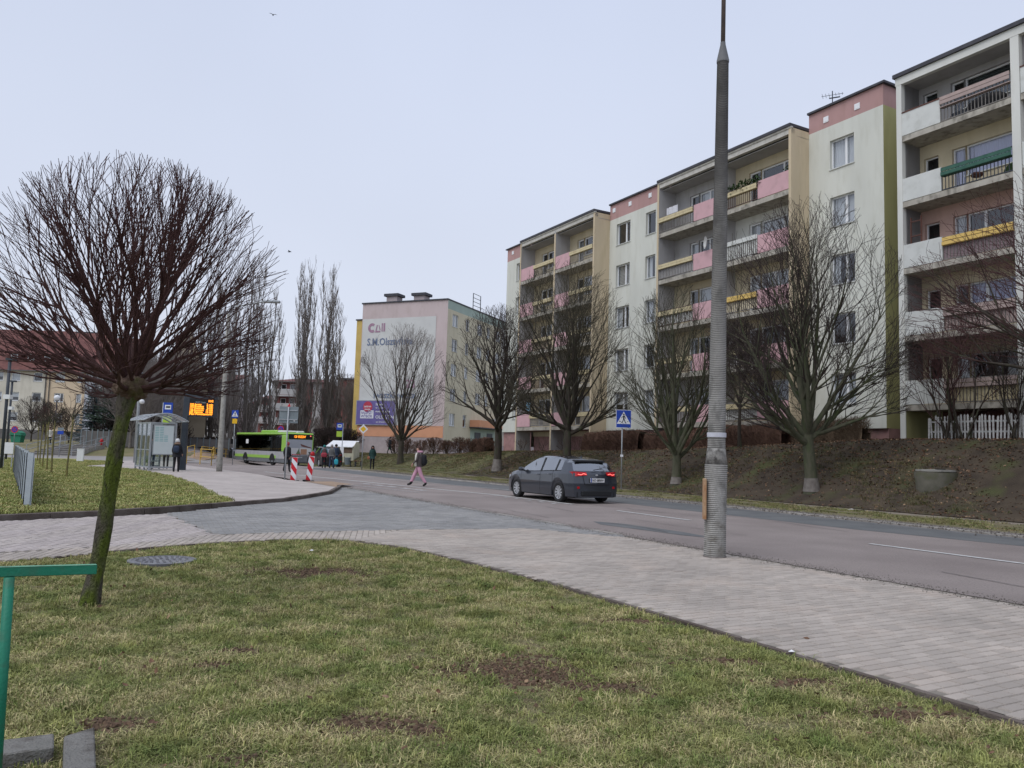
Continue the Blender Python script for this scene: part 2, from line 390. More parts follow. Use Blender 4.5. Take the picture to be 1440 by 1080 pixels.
def stone_mesh(name, V, m, parent=None):
    n = len(V); f = (np.array(FQ)[None] + (np.arange(n) * 8)[:, None, None]).reshape(-1, 4)
    me = bpy.data.meshes.new(name); me.from_pydata(V.reshape(-1, 3).tolist(), [], f.tolist()); me.materials.append(m)
    o = bpy.data.objects.new(name, me); col.objects.link(o)
    if parent is not None: o.parent = parent
    o['kind'] = 'stuff'; return o
PA = [(-6, 5.08), (6.5, 5.12), (8.2, 5.1), (10.14, 4.9), (11.72, 4.65), (12.75, 4.2), (14.08, 5.49), (13.8, 8.1), (11.9, 9.1), (-6, 9.2)]
bed = sheet('pavement', [(-25, 5.04)] + PA[1:-1] + [(12.2, 9.3), (-25, 9.3)], M['joint_sand'], -.008)
st = pavers(PA, math.pi / 2)
def vis(c):
    x, y = W(c[0], c[1]); p = proj((x, y, 0)); return -60 < p[0] < 1500 and p[1] < 1140
near = sorted([c for c in st if vis(c)], key=lambda c: c[0] ** 2 + c[1] ** 2)[:298]; ns_ = set(near)
rest = [c for c in st if c not in ns_]
stone_mesh('paver', stone_arrays(rest, 0, 2), M['paver_grey'], bed)
hl, hw, ch = PL / 2 - .0025, PW_ / 2 - .0025, .006
pm = bpy.data.meshes.new('paver'); pm.from_pydata([(-hl, -hw, -.012), (hl, -hw, -.012), (hl, hw, -.012), (-hl, hw, -.012), (-hl + ch, -hw + ch, 0), (hl - ch, -hw + ch, 0), (hl - ch, hw - ch, 0), (-hl + ch, hw - ch, 0)], [], FQ)
pm.materials.append(M['paver_grey'])
for c in near:
    o = bpy.data.objects.new('paver', pm); col.objects.link(o); o.parent = bed
    x, y = W(c[0], c[1]); o.location = (x, y, rng.gauss(0, .0016))
    o.rotation_euler = (rng.gauss(0, .006), rng.gauss(0, .006), math.pi / 2 + TH - c[2] + rng.gauss(0, .006) - (0 if True else 0))
PBs = [(11.5, -1.2), (11.62, -.62), (11.95, .14), (12.48, 1.02), (12.92, 2.04), (13.12, 3.1), (13.0, 3.8), (12.72, 4.2), (14.06, 5.49), (14.1, 3.64), (13.96, 2.2), (12.79, .58), (12.42, -.68), (9.5, -8), (9.0, -8)]
b2 = sheet('pavement_strip', PBs, M['joint_sand'], -.007)
stone_mesh('paver', stone_arrays(pavers(PBs, .35), 0, 3), M['paver_grey'], b2)
PC = [(18.34, 1.94), (20.2, 3.6), (21.9, 5.2), (25.1, 7.3), (28.05, 8.5), (29.4, 9.0), (29.6, 9.28), (12.0, 9.28), (11.9, 9.1), (13.8, 8.15), (14.12, 5.49), (14.14, 3.64), (14.0, 2.25)]
b3 = sheet('driveway', PC, M['joint_sand'], -.0065)
stone_mesh('paver', stone_arrays(pavers(PC, math.pi / 2 + .1), 0, 4), M['paver_dark'], b3)
PD = [(13.96, 2.22), (12.82, .58), (12.45, -.68), (9.5, -8), (12.2, -8), (17.05, -.97), (17.8, .77), (18.3, 1.9)]
b4 = sheet('parking_bay', PD, M['joint_sand'], -.0075)
_c4 = pavers(PD, .55)
stone_mesh('paver', stone_arrays([c for c in _c4 if int(math.floor((c[0] * -.5 + c[1] * .86) / .55)) % 2 == 0], 0, 5), M['paver_rose'], b4)
mat('paver_pale', (.44, .39, .37), (.37, .325, .305), .8, .9, .4, 150, world=True, island=.08)
stone_mesh('paver', stone_arrays([c for c in _c4 if int(math.floor((c[0] * -.5 + c[1] * .86) / .55)) % 2], 0, 5), M['paver_pale'], b4)

# kerbs: stones one metre long
def kerb(name, pts, h, w, z0, m, side=1):
    root = bpy.data.objects.new(name, None); col.objects.link(root); root['kind'] = 'structure'
    P2 = [np.array(W(*p)) for p in pts]; segs = []
    tot = 0; cum = [0]
    for a, b in zip(P2, P2[1:]): tot += np.linalg.norm(b - a); cum.append(tot)
    def pt(d):
        return np.array([np.interp(d, cum, [p[0] for p in P2]), np.interp(d, cum, [p[1] for p in P2])])
    d = 0
    while d < tot - .05:
        e = min(d + 1.0, tot); a = pt(d + .004); b = pt(e - .004); q = b - a; ln = np.linalg.norm(q)
        mb = MB(); mb.box(-ln / 2, ln / 2, -w / 2, w / 2, -.16, 0)
        o = mb.build('kerb_stone', m, root, bevel=.008)
        c = (a + b) / 2; o.location = (c[0], c[1], zt(c[0], c[1]) + z0 + h + rng.gauss(0, .003)); o.rotation_euler = (rng.gauss(0, .004), rng.gauss(0, .004), math.atan2(q[1], q[0])); d = e
    return root
kerb('driveway_kerb', [(14.0, -4.95), (17.32, -.99), (18.05, .77), (20.45, 3.66), (21.9, 5.28), (25.1, 7.4), (28.1, 8.6), (29.5, 9.1)], .10, .12, 0, M['kerb_dark'])
kerb('pavement_edging', [(-2, 5.06), (6.5, 5.08), (8.2, 5.05), (10.14, 4.86), (11.72, 4.61), (12.65, 4.2), (13.0, 3.8), (13.1, 3.1), (12.9, 2.04), (12.46, 1.02), (11.93, .14), (11.6, -.62), (9.6, -5.4)], .001, .035, 0, M['kerb_dark'])  # dark tone includes the shadow on the grass side, put into the colour
kerb('road_kerb', [(0, 17.98), (20, 18.03), (40, 17.13), (56.5, 16.5)], .045, .14, 0, M['kerb_light'])
kerb('driveway_border', [(12.3, 9.33), (29.4, 9.3)], .003, .12, 0, M['kerb_light'])

# gravel debris along the road edge, dead leaves, grass
def proto_coll(name, objs):
    c = bpy.data.collections.new(name)
    for o in objs:
        for cc in list(o.users_collection): cc.objects.unlink(o)
        c.objects.link(o)
    return c
def scatter(name, pts, coll, rot, scl, label, cat, kind='stuff', parent=None):
    me = bpy.data.meshes.new(name); me.from_pydata(pts, [], [])
    a = me.attributes.new('rot', 'FLOAT_VECTOR', 'POINT'); a.data.foreach_set('vector', np.array(rot, dtype=np.float32).ravel())
    a = me.attributes.new('scl', 'FLOAT', 'POINT'); a.data.foreach_set('value', np.array(scl, dtype=np.float32))
    o = bpy.data.objects.new(name, me); col.objects.link(o)
    g = bpy.data.node_groups.new(name, 'GeometryNodeTree')
    g.interface.new_socket('Geometry', in_out='INPUT', socket_type='NodeSocketGeometry')
    g.interface.new_socket('Geometry', in_out='OUTPUT', socket_type='NodeSocketGeometry')
    i = g.nodes.new('NodeGroupInput'); ou = g.nodes.new('NodeGroupOutput')
    ip = g.nodes.new('GeometryNodeInstanceOnPoints'); ci = g.nodes.new('GeometryNodeCollectionInfo')
    ci.inputs['Collection'].default_value = coll; ci.inputs['Separate Children'].default_value = True; ci.inputs['Reset Children'].default_value = True
    ip.inputs['Pick Instance'].default_value = True
    ra = g.nodes.new('GeometryNodeInputNamedAttribute'); ra.data_type = 'FLOAT_VECTOR'; ra.inputs[0].default_value = 'rot'
    sa = g.nodes.new('GeometryNodeInputNamedAttribute'); sa.data_type = 'FLOAT'; sa.inputs[0].default_value = 'scl'
    g.links.new(i.outputs[0], ip.inputs['Points']); g.links.new(ci.outputs[0], ip.inputs['Instance'])
    g.links.new(ra.outputs[0], ip.inputs['Rotation']); g.links.new(sa.outputs[0], ip.inputs['Scale'])
    g.links.new(ip.outputs[0], ou.inputs[0])
    md = o.modifiers.new('scatter', 'NODES'); md.node_group = g
    tag(o, label, cat, None, kind)
    return o

def grass_mat(name, g1, g2, dry, amt):
    m = bpy.data.materials.new(name); m.use_nodes = True; n = m.node_tree; b = n.nodes['Principled BSDF']
    b.inputs['Roughness'].default_value = .7; b.inputs['Specular IOR Level'].default_value = .2
    geo = n.nodes.new('ShaderNodeNewGeometry'); oi = n.nodes.new('ShaderNodeObjectInfo')
    n1 = n.nodes.new('ShaderNodeTexNoise'); n1.inputs['Scale'].default_value = 2.6; n1.inputs['Detail'].default_value = 5
    n2 = n.nodes.new('ShaderNodeTexNoise'); n2.inputs['Scale'].default_value = 6.0; n2.inputs['Detail'].default_value = 3
    n.links.new(oi.outputs['Location'], n1.inputs['Vector']); n.links.new(oi.outputs['Location'], n2.inputs['Vector'])
    mp1 = n.nodes.new('ShaderNodeMapRange'); mp1.inputs[1].default_value = .35; mp1.inputs[2].default_value = .65; n.links.new(n2.outputs[0], mp1.inputs[0])
    a = n.nodes.new('ShaderNodeMix'); a.data_type = 'RGBA'; a.inputs[6].default_value = (*g1, 1); a.inputs[7].default_value = (*g2, 1); n.links.new(mp1.outputs[0], a.inputs[0])
    ad = n.nodes.new('ShaderNodeMath'); ad.operation = 'ADD'; n.links.new(n1.outputs[0], ad.inputs[0])
    mm = n.nodes.new('ShaderNodeMath'); mm.operation = 'MULTIPLY'; mm.inputs[1].default_value = .42; n.links.new(geo.outputs['Random Per Island'], mm.inputs[0])
    n.links.new(mm.outputs[0], ad.inputs[1])
    mp2 = n.nodes.new('ShaderNodeMapRange'); mp2.inputs[1].default_value = .85 - amt; mp2.inputs[2].default_value = 1.0 - amt; n.links.new(ad.outputs[0], mp2.inputs[0])
    c = n.nodes.new('ShaderNodeMix'); c.data_type = 'RGBA'; c.inputs[7].default_value = (*dry, 1); n.links.new(mp2.outputs[0], c.inputs[0]); n.links.new(a.outputs[2], c.inputs[6])
    vmn = n.nodes.new('ShaderNodeVectorMath'); vmn.operation = 'SCALE'; mr3 = n.nodes.new('ShaderNodeMapRange'); mr3.inputs[3].default_value = .55; mr3.inputs[4].default_value = 1.4
    n.links.new(oi.outputs['Random'], mr3.inputs[0]); n.links.new(c.outputs[2], vmn.inputs[0]); n.links.new(mr3.outputs[0], vmn.inputs['Scale'])
    n.links.new(vmn.outputs[0], b.inputs['Base Color']); MATS[name] = m; return m
grass_mat('grass', (.15, .195, .055), (.30, .30, .105), (.47, .40, .21), .06)
grass_mat('grass_far', (.20, .25, .07), (.31, .315, .11), (.50, .42, .2), .03)
grass_mat('grass_verge', (.13, .155, .05), (.2, .2, .075), (.3, .235, .13), .06)
grass_mat('grass_bank', (.07, .085, .028), (.11, .105, .045), (.2, .15, .08), .10)
def tuft(nb, rad, h, seed, m, wid=.0035, flat=.6):
    r = random.Random(seed); mb = MB()
    for _ in range(nb):
        a = r.uniform(0, 6.28); q = rad * math.sqrt(r.random()); x, y = q * math.cos(a), q * math.sin(a)
        b = r.uniform(0, 6.28); hh = h * r.uniform(.45, 1.1); ln = hh * r.uniform(.2, 1.0) * flat * 2
        dx, dy = math.cos(b) * ln, math.sin(b) * ln; w = wid * r.uniform(.7, 1.3); px, py = -math.sin(b) * w, math.cos(b) * w
        v = [(x - px, y - py, -.01), (x + px, y + py, -.01), (x + dx * .4 + px * .8, y + dy * .4 + py * .8, hh * .7), (x + dx * .4 - px * .8, y + dy * .4 - py * .8, hh * .7), (x + dx, y + dy, hh * r.uniform(.75, 1.0))]
        mb.add(v, [(0, 1, 2, 3), (3, 2, 4)])
    return mb.build('grass_tuft', m)
gc = proto_coll('grass_tufts', [tuft(20, .06, .019, i, M['grass'], .0021, 1.5) for i in range(8)] + [tuft(18, .06, .026, 30 + i, M['grass'], .0021, 1.0) for i in range(3)] + [tuft(22, .04, .045, 9, M['grass'], .0024, .55)])
gcv = proto_coll('grass_tufts_verge', [tuft(16, .13, .05, 50 + i, M['grass_verge'], .006, .8) for i in range(4)])
gcb = proto_coll('grass_tufts_bank', [tuft(16, .13, .05, 40 + i, M['grass_bank'], .006, .8) for i in range(4)])
gcf = proto_coll('grass_tufts_far', [tuft(16, .13, .06, 20 + i, M['grass_far'], .007, .7) for i in range(4)])
from mathutils import noise as mn
PATCH = [(gnd(722, 936), .62, .42), (gnd(440, 802), .8, .42), (gnd(520, 1012), .35, .18), (gnd(340, 1058), .14, .1), (gnd(150, 1010), .25, .12), (gnd(1150, 955), .4, .14), (gnd(1270, 1000), .5, .16), (gnd(1020, 925), .35, .12), (gnd(600, 1020), .16, .1), (gnd(330, 910), .2, .1), (gnd(850, 960), .3, .2), (gnd(300, 930), .2, .12), (gnd(890, 870), .3, .16)]
def bare(x, y):
    b = 0
    for (c, a, d) in PATCH:
        q = math.hypot((x - c[0]) / a, (y - c[1]) / d) + mn.noise(Vector((x * 4, y * 4, 3))) * .9 + mn.noise(Vector((x * 14, y * 14, 1))) * .35
        b = max(b, sm((1.15 - q) / .5))
    return b
pts = []; rots = []; sc = []
r = random.Random(3)
man = gnd(228, 787)
while len(pts) < 80000:
    # sample by screen depth so the near part is denser
    Y = 2.6 + 11.2 * r.random() ** .8; X = r.uniform(-.80 * Y - 1.0, .8 * Y + .6)
    s, t = ST(X, Y)
    if t > 5.02 or not pip(s, t, LAWN): continue
    b = bare(X, Y)
    edge = sm((t - 4.2) / .8) * .5 if s < 9 else 0
    if r.random() < b * .97 + edge * .6 * (mn.noise(Vector((X * 3, Y * 3, 7))) + .5): continue
    g = mn.noise(Vector((X * 2.2, Y * 2.2, 5)))
    if r.random() < .30 - g * .55: continue
    if math.hypot(X - man[0], (Y - man[1])) < .44: continue
    pts.append((X, Y, -.04)); rots.append((r.gauss(0, .12), r.gauss(0, .12), r.uniform(0, 6.28))); sc.append(r.uniform(.6, 1.3) * (1 + .45 * g) * (.95 + .035 * Y))
scatter('grass', pts, gc, rots, sc, 'short winter grass with straw blades on the foreground lawn', 'grass')
pts = []; rots = []; sc = []
while len(pts) < 20000:
    Y = 14 + 42 * r.random() ** 1.3; X = r.uniform(-.72 * Y, -.15 * Y); s, t = ST(X, Y)
    if not pip(s, t, FARLAWN): continue
    if r.random() < .4 - mn.noise(Vector((X, Y, 2))) * .8: continue
    pts.append((X, Y, .08)); rots.append((0, 0, r.uniform(0, 6.28))); sc.append(r.uniform(.7, 1.3))
scatter('grass', pts, gcf, rots, sc, 'short grass on the lawn beyond the paved driveway', 'grass')
pts = []; rots = []; sc = []
for _ in range(12000):
    s = 4 + 54 * r.random() ** 1.2; t = r.uniform(18.7, 21.9) - s * .012
    if mn.noise(Vector((s * .5, t * 1.2, 9))) + r.random() * .5 < .24 + max(0, 19.5 - t) * .5: continue
    x, y = W(s, t); pts.append((x, y, .01 + zt(x, y))); rots.append((0, 0, r.uniform(0, 6.28))); sc.append(r.uniform(.7, 1.4))
scatter('grass', pts, gcv, rots, sc, 'rough grass strip along the far kerb', 'grass')
pts = []; rots = []; sc = []
for _ in range(26000):
    s = 6 + 84 * r.random() ** 1.1; t = r.uniform(22.8, 28.8)
    if mn.noise(Vector((s * .16, t * .3, 4))) + r.random() * .5 < .58 - min(.55, max(0, s - 24) * .02) + (t - 25.5) * .04: continue
    x, y = W(s, t); pts.append((x, y, zt(x, y) - .01)); rots.append((0, 0, r.uniform(0, 6.28))); sc.append(r.uniform(.7, 1.6))
scatter('grass', pts, gcb, rots, sc, 'thin dull grass on the bank below the flats', 'grass')
# leaves
def leaf(seed, m):
    rr = random.Random(seed); mb = MB(); n = 6; c = rr.uniform(.2, .6)
    ps = [(math.cos(2 * math.pi * i / n) * .035 * rr.uniform(.6, 1.2), math.sin(2 * math.pi * i / n) * .022 * rr.uniform(.6, 1.2), abs(math.cos(2 * math.pi * i / n)) * .02 * c) for i in range(n)]
    mb.add(ps + [(0, 0, 0)], [(i, (i + 1) % n, n) for i in range(n)]); return mb.build('leaf', m)
mat('leaf_brown', (.10, .052, .032), (.16, .09, .052), 20, .8, rand=.5)
mat('leaf_tan', (.3, .2, .12), (.2, .13, .08), 20, .8, rand=.4)
lc = proto_coll('leaves', [leaf(1, M['leaf_brown']), leaf(2, M['leaf_brown']), leaf(3, M['leaf_brown']), leaf(4, M['leaf_tan'])])
pts = []; rots = []; sc = []
for _ in range(34000):
    s = -2 + 62 * r.random() ** 1.25; t = r.uniform(22.6, 29.6)
    if mn.noise(Vector((s * .3, t * .5, 14))) + r.random() * .7 < .12 + max(0, s - 34) * .015 - (t - 26) * .06: continue
    x, y = W(s, t); pts.append((x, y, zt(x, y) + .012)); rots.append((r.gauss(0, .5), r.gauss(0, .5), r.uniform(0, 6.28))); sc.append(r.uniform(.7, 1.7))
scatter('dead_leaves', pts, lc, rots, sc, 'brown fallen leaves covering the bank below the flats', 'leaves')
pts = []; rots = []; sc = []
for _ in range(1700):
    Y = r.uniform(3, 13); X = r.uniform(-.8 * Y, .8 * Y); s, t = ST(X, Y)
    if t > 5 or not pip(s, t, LAWN): continue
    if r.random() > .25 + bare(X, Y): continue
    pts.append((X, Y, -.01 if bare(X, Y) > .3 else .005)); rots.append((r.gauss(0, .5), r.gauss(0, .5), r.uniform(0, 6.28))); sc.append(r.uniform(.3, .8))
scatter('dead_leaves', pts, lc, rots, sc, 'scattered brown leaves on the foreground lawn', 'leaves')
# clods of soil in the bare patches, grit at the road edge
def clod(seed, m):
    rr = random.Random(seed); bm = bmesh.new(); bmesh.ops.create_icosphere(bm, subdivisions=1, radius=.012)
    for v in bm.verts: v.co *= rr.uniform(.6, 1.3); v.co.z *= .6
    me = bpy.data.meshes.new('clod'); bm.to_mesh(me); bm.free(); me.materials.append(m); o = bpy.data.objects.new('clod', me); col.objects.link(o); return o
mat('clod', (.09, .055, .038), (.14, .095, .06), 40, .95, rand=.4)
mat('grit', (.12, .105, .095), (.2, .18, .16), 40, .95, rand=.5)
cc_ = proto_coll('clods', [clod(i, M['clod']) for i in range(3)]); cg_ = proto_coll('grits', [clod(i + 5, M['grit']) for i in range(3)])
pts = []; rots = []; sc = []
for (c, a, d) in PATCH:
    for _ in range(int(1500 * a * d / .18)):
        X = c[0] + r.gauss(0, a * .55); Y = c[1] + r.gauss(0, d * .55)
        if ST(X, Y)[1] > 5.0: continue
        pts.append((X, Y, -.035)); rots.append((r.uniform(0, 6), r.uniform(0, 6), 0)); sc.append(r.uniform(.3, 1.5) ** 1.5)
scatter('soil_clods', pts, cc_, rots, sc, 'crumbs of brown soil in the bare patches of the lawn', 'soil')
pts = []; rots = []; sc = []
for _ in range(9000):
    s = 1 + 29 * r.random() ** .9; t = 9.3 + r.gauss(-.02, .14) + (.18 if r.random() < .3 else 0) * r.random()
    x, y = W(s, t); pts.append((x, y, .003)); rots.append((r.uniform(0, 6), r.uniform(0, 6), 0)); sc.append(r.uniform(.2, .75))
for _ in range(7000):
    s = 1 + 50 * r.random() ** 1.2; t = 18.3 - s * .01 + r.gauss(0, .3); x, y = W(s, t); pts.append((x, y, .04)); rots.append((r.uniform(0, 6), r.uniform(0, 6), 0)); sc.append(r.uniform(.5, 2))
scatter('grit', pts, cg_, rots, sc, 'grit and small stones along both edges of the road', 'gravel')
# ------------------------------------------------------------------ main apartment block
def plaster(name, c, dirt=.5, **k):
    d = tuple(x * .86 for x in c)
    return mat(name, c, tuple(x * .9 for x in c), .6, .9, .15, 120, c3=(d[0] * .8, d[1] * .78, d[2] * .7), s3=1.6, f3=dirt, stretch=(1.6, 1.6, .35), **k)
plaster('wall_pale', (.66, .665, .60), .35); plaster('wall_white', (.70, .70, .655), .35)
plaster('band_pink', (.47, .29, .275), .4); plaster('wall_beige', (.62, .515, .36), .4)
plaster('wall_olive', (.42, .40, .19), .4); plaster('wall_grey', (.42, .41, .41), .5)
plaster('wall_cream', (.62, .54, .38), .4); plaster('wall_rose', (.58, .39, .33), .4)
mat('panel_pink', (.62, .385, .41), (.57, .36, .38), 2, .8, .1, 60, c3=(.4, .26, .25), s3=3, f3=.4)
mat('panel_white', (.64, .65, .62), (.58, .59, .56), 2, .8, .1, 60, c3=(.4, .4, .36), s3=3, f3=.4)
mat('slab_edge', (.46, .43, .37), (.36, .33, .28), 3, .9, .3, 60, c3=(.13, .12, .10), s3=4, f3=.85, stretch=(1, 1, .5))
mat('beam_white', (.6, .58, .53), (.5, .48, .43), 3, .9, c3=(.3, .28, .24), s3=5, f3=.5)
mat('ceiling_paint', (.4, .38, .34), (.3, .285, .26), 1, .9)
mat('roof_edge', (.045, .045, .055), (.07, .07, .08), 3, .6)
mat('planter_cream', (.62, .54, .34), (.55, .46, .28), 3, .8, .1, 40, c3=(.35, .3, .2), s3=6, f3=.5)
mat('planter_green', (.035, .10, .075), (.05, .13, .095), 4, .7)
mat('planter_yellow', (.72, .50, .16), (.65, .45, .14), 4, .7)
mat('planter_mauve', (.26, .19, .20), (.22, .165, .175), 4, .8)
mat('planter_rose', (.42, .33, .30), (.36, .28, .26), 4, .8)
mat('brown_wood', (.14, .06, .045), (.10, .045, .035), 6, .7)
mat('rail_brown', (.13, .085, .07), (.09, .06, .05), 6, .7)
mat('rail_grey', (.24, .22, .2), (.15, .14, .13), 6, .7)
mat('curtain', (.60, .60, .60), (.48, .48, .49), 6, .9, stretch=(8, 8, .3))
mat('curtain_lilac', (.5, .5, .66), (.42, .42, .58), 6, .9, stretch=(8, 8, .3))
mat('blind', (.42, .41, .39), (.34, .33, .31), 3, .8)
mat('blind_dark', (.06, .075, .07), (.04, .05, .05), 3, .8)
mat('plinth', (.40, .23, .22), (.33, .19, .18), 1.5, .9, .2, 60, c3=(.2, .15, .13), s3=3, f3=.6)
mat('plant_green', (.03, .06, .02), (.05, .09, .03), 20, .8)
mat('cloth_white', (.7, .7, .74), (.6, .6, .64), 10, .9)
mat('cloth_blue', (.25, .45, .6), (.2, .38, .52), 10, .9)

class Block:
    """helper: building in street coordinates; local x grows towards the viewer along the street"""
    def __init__(self, s0, t0, z0, label, cat='building', name='apartment_block', group=None):
        x, y = W(s0, t0); self.s0, self.t0, self.z0 = s0, t0, z0
        self.root = empty(name, (x, y, z0), RZ, label, cat, group)
        self.xf = lambda s, t, z: (s0 - s, t - t0, z - z0)
    def mb(self): return MB(self.xf)
def wall_open(mb, mp, a0, a1, z0, z1, ops, depth=.16, mi=0, rev=None):
    """wall face at c = 0 in plane coordinates (a, z, c) with rectangular openings (oa0, oa1, oz0, oz1) and reveals"""
    A = sorted({a0, a1, *[v for o in ops for v in o[:2]]}); Z = sorted({z0, z1, *[v for o in ops for v in o[2:4]]})
    for i in range(len(A) - 1):
        for j in range(len(Z) - 1):
            ca, cz = (A[i] + A[i + 1]) / 2, (Z[j] + Z[j + 1]) / 2
            if ca < a0 or ca > a1 or any(o[0] < ca < o[1] and o[2] < cz < o[3] for o in ops): continue
            mb.quad(mp(A[i], Z[j], 0), mp(A[i + 1], Z[j], 0), mp(A[i + 1], Z[j + 1], 0), mp(A[i], Z[j + 1], 0), mi)
    for o in ops:
        p = [(o[0], o[2]), (o[1], o[2]), (o[1], o[3]), (o[0], o[3])]
        for i in range(4):
            q, w = p[i], p[(i + 1) % 4]
            mb.quad(mp(q[0], q[1], 0), mp(w[0], w[1], 0), mp(w[0], w[1], depth + .1), mp(q[0], q[1], depth + .1), rev if rev is not None else mi)
def add_window(root, mp, o, sashes=(.5, .5), depth=.16, cover='sheer', r=rng, frame='white_pvc', sill='panel_white', door=False, sillout=.05, fw_=.06):
    """frame, glass, sill and curtain of one window; o = (a0, a1, z0, z1)"""
    a0, a1, z0, z1 = o; d0, d1 = depth - .01, depth + .06
    def bx(mb, x0, x1, y0, y1, c0, c1):
        mb.add([mp(x0, y0, c0), mp(x1, y0, c0), mp(x1, y0, c1), mp(x0, y0, c1), mp(x0, y1, c0), mp(x1, y1, c0), mp(x1, y1, c1), mp(x0, y1, c1)],
               [(0, 3, 2, 1), (4, 5, 6, 7), (0, 1, 5, 4), (1, 2, 6, 5), (2, 3, 7, 6), (3, 0, 4, 7)])
    mb = MB(); f = fw_
    bx(mb, a0, a1, z0, z0 + f, d0, d1); bx(mb, a0, a1, z1 - f, z1, d0, d1); bx(mb, a0, a0 + f, z0 + f, z1 - f, d0, d1); bx(mb, a1 - f, a1, z0 + f, z1 - f, d0, d1)
    x = a0; tot = sum(sashes); cuts = [a0 + f]
    for s_ in sashes[:-1]:
        x += (a1 - a0) * s_ / tot; bx(mb, x - .055, x + .055, z0 + f, z1 - f, d0 - .005, d1); cuts += [x - .055, x + .055]
    cuts.append(a1 - f)
    fr = mb.build('window', M[frame], root)
    for i in range(0, len(cuts), 2):
        g = MB(); g.quad(mp(cuts[i], z0 + f, depth + .03), mp(cuts[i + 1], z0 + f, depth + .03), mp(cuts[i + 1], z1 - f, depth + .03), mp(cuts[i], z1 - f, depth + .03))
        g.build('pane', M['glass'], fr)
    if not door:
        g = MB(); bx(g, a0 - .03, a1 + .03, z0 - .04, z0, -sillout, depth); g.build('sill', M[sill], fr)
    c = depth + .12
    g = MB()
    if cover in ('sheer', 'lilac', 'half', 'gap'):
        zb = z0 + (.45 * (z1 - z0) if cover == 'half' else 0); zt_ = z1; rngs = [(a0, a1)]
        if cover == 'gap': w_ = (a1 - a0) * r.uniform(.25, .4); rngs = [(a0, a0 + w_)] if r.random() < .5 else [(a1 - w_, a1)]
        for q0, q1 in rngs:
            n = max(4, int((q1 - q0) / .07)); k = [(q0 + (q1 - q0) * i / n, c + .02 * (i % 2)) for i in range(n + 1)]
            for i in range(n): g.quad(mp(k[i][0], zb, k[i][1]), mp(k[i + 1][0], zb, k[i + 1][1]), mp(k[i + 1][0], zt_, k[i + 1][1]), mp(k[i][0], zt_, k[i][1]))
        g.build('curtain', M['curtain_lilac' if cover == 'lilac' else 'curtain'], fr)
    elif cover.startswith('blind'):
        n = int((z1 - z0) / .09)
        zz0 = z0 if cover != 'blind_top' else z0 + .5 * (z1 - z0)
        n = int((z1 - zz0) / .09)
        for i in range(n):
            z = zz0 + (z1 - zz0) * i / n; g.quad(mp(a0, z, c), mp(a1, z, c), mp(a1, z + .082, c + .02), mp(a0, z + .082, c + .02))
        g.build('blind', M['blind_dark' if cover in ('blind_dark', 'blind_top') else 'blind'], fr)
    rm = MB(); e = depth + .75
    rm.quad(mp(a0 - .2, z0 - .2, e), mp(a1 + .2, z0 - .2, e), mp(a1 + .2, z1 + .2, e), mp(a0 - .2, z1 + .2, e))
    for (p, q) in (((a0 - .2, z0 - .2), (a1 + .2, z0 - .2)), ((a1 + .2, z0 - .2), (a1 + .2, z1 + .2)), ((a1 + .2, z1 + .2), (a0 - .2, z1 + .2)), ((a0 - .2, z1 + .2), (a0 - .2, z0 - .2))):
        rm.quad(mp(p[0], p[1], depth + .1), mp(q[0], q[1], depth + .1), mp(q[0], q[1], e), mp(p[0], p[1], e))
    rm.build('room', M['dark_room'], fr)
    return fr
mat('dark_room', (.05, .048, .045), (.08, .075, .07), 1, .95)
mat('rail_white', (.6, .6, .58), (.5, .5, .48), 6, .6)

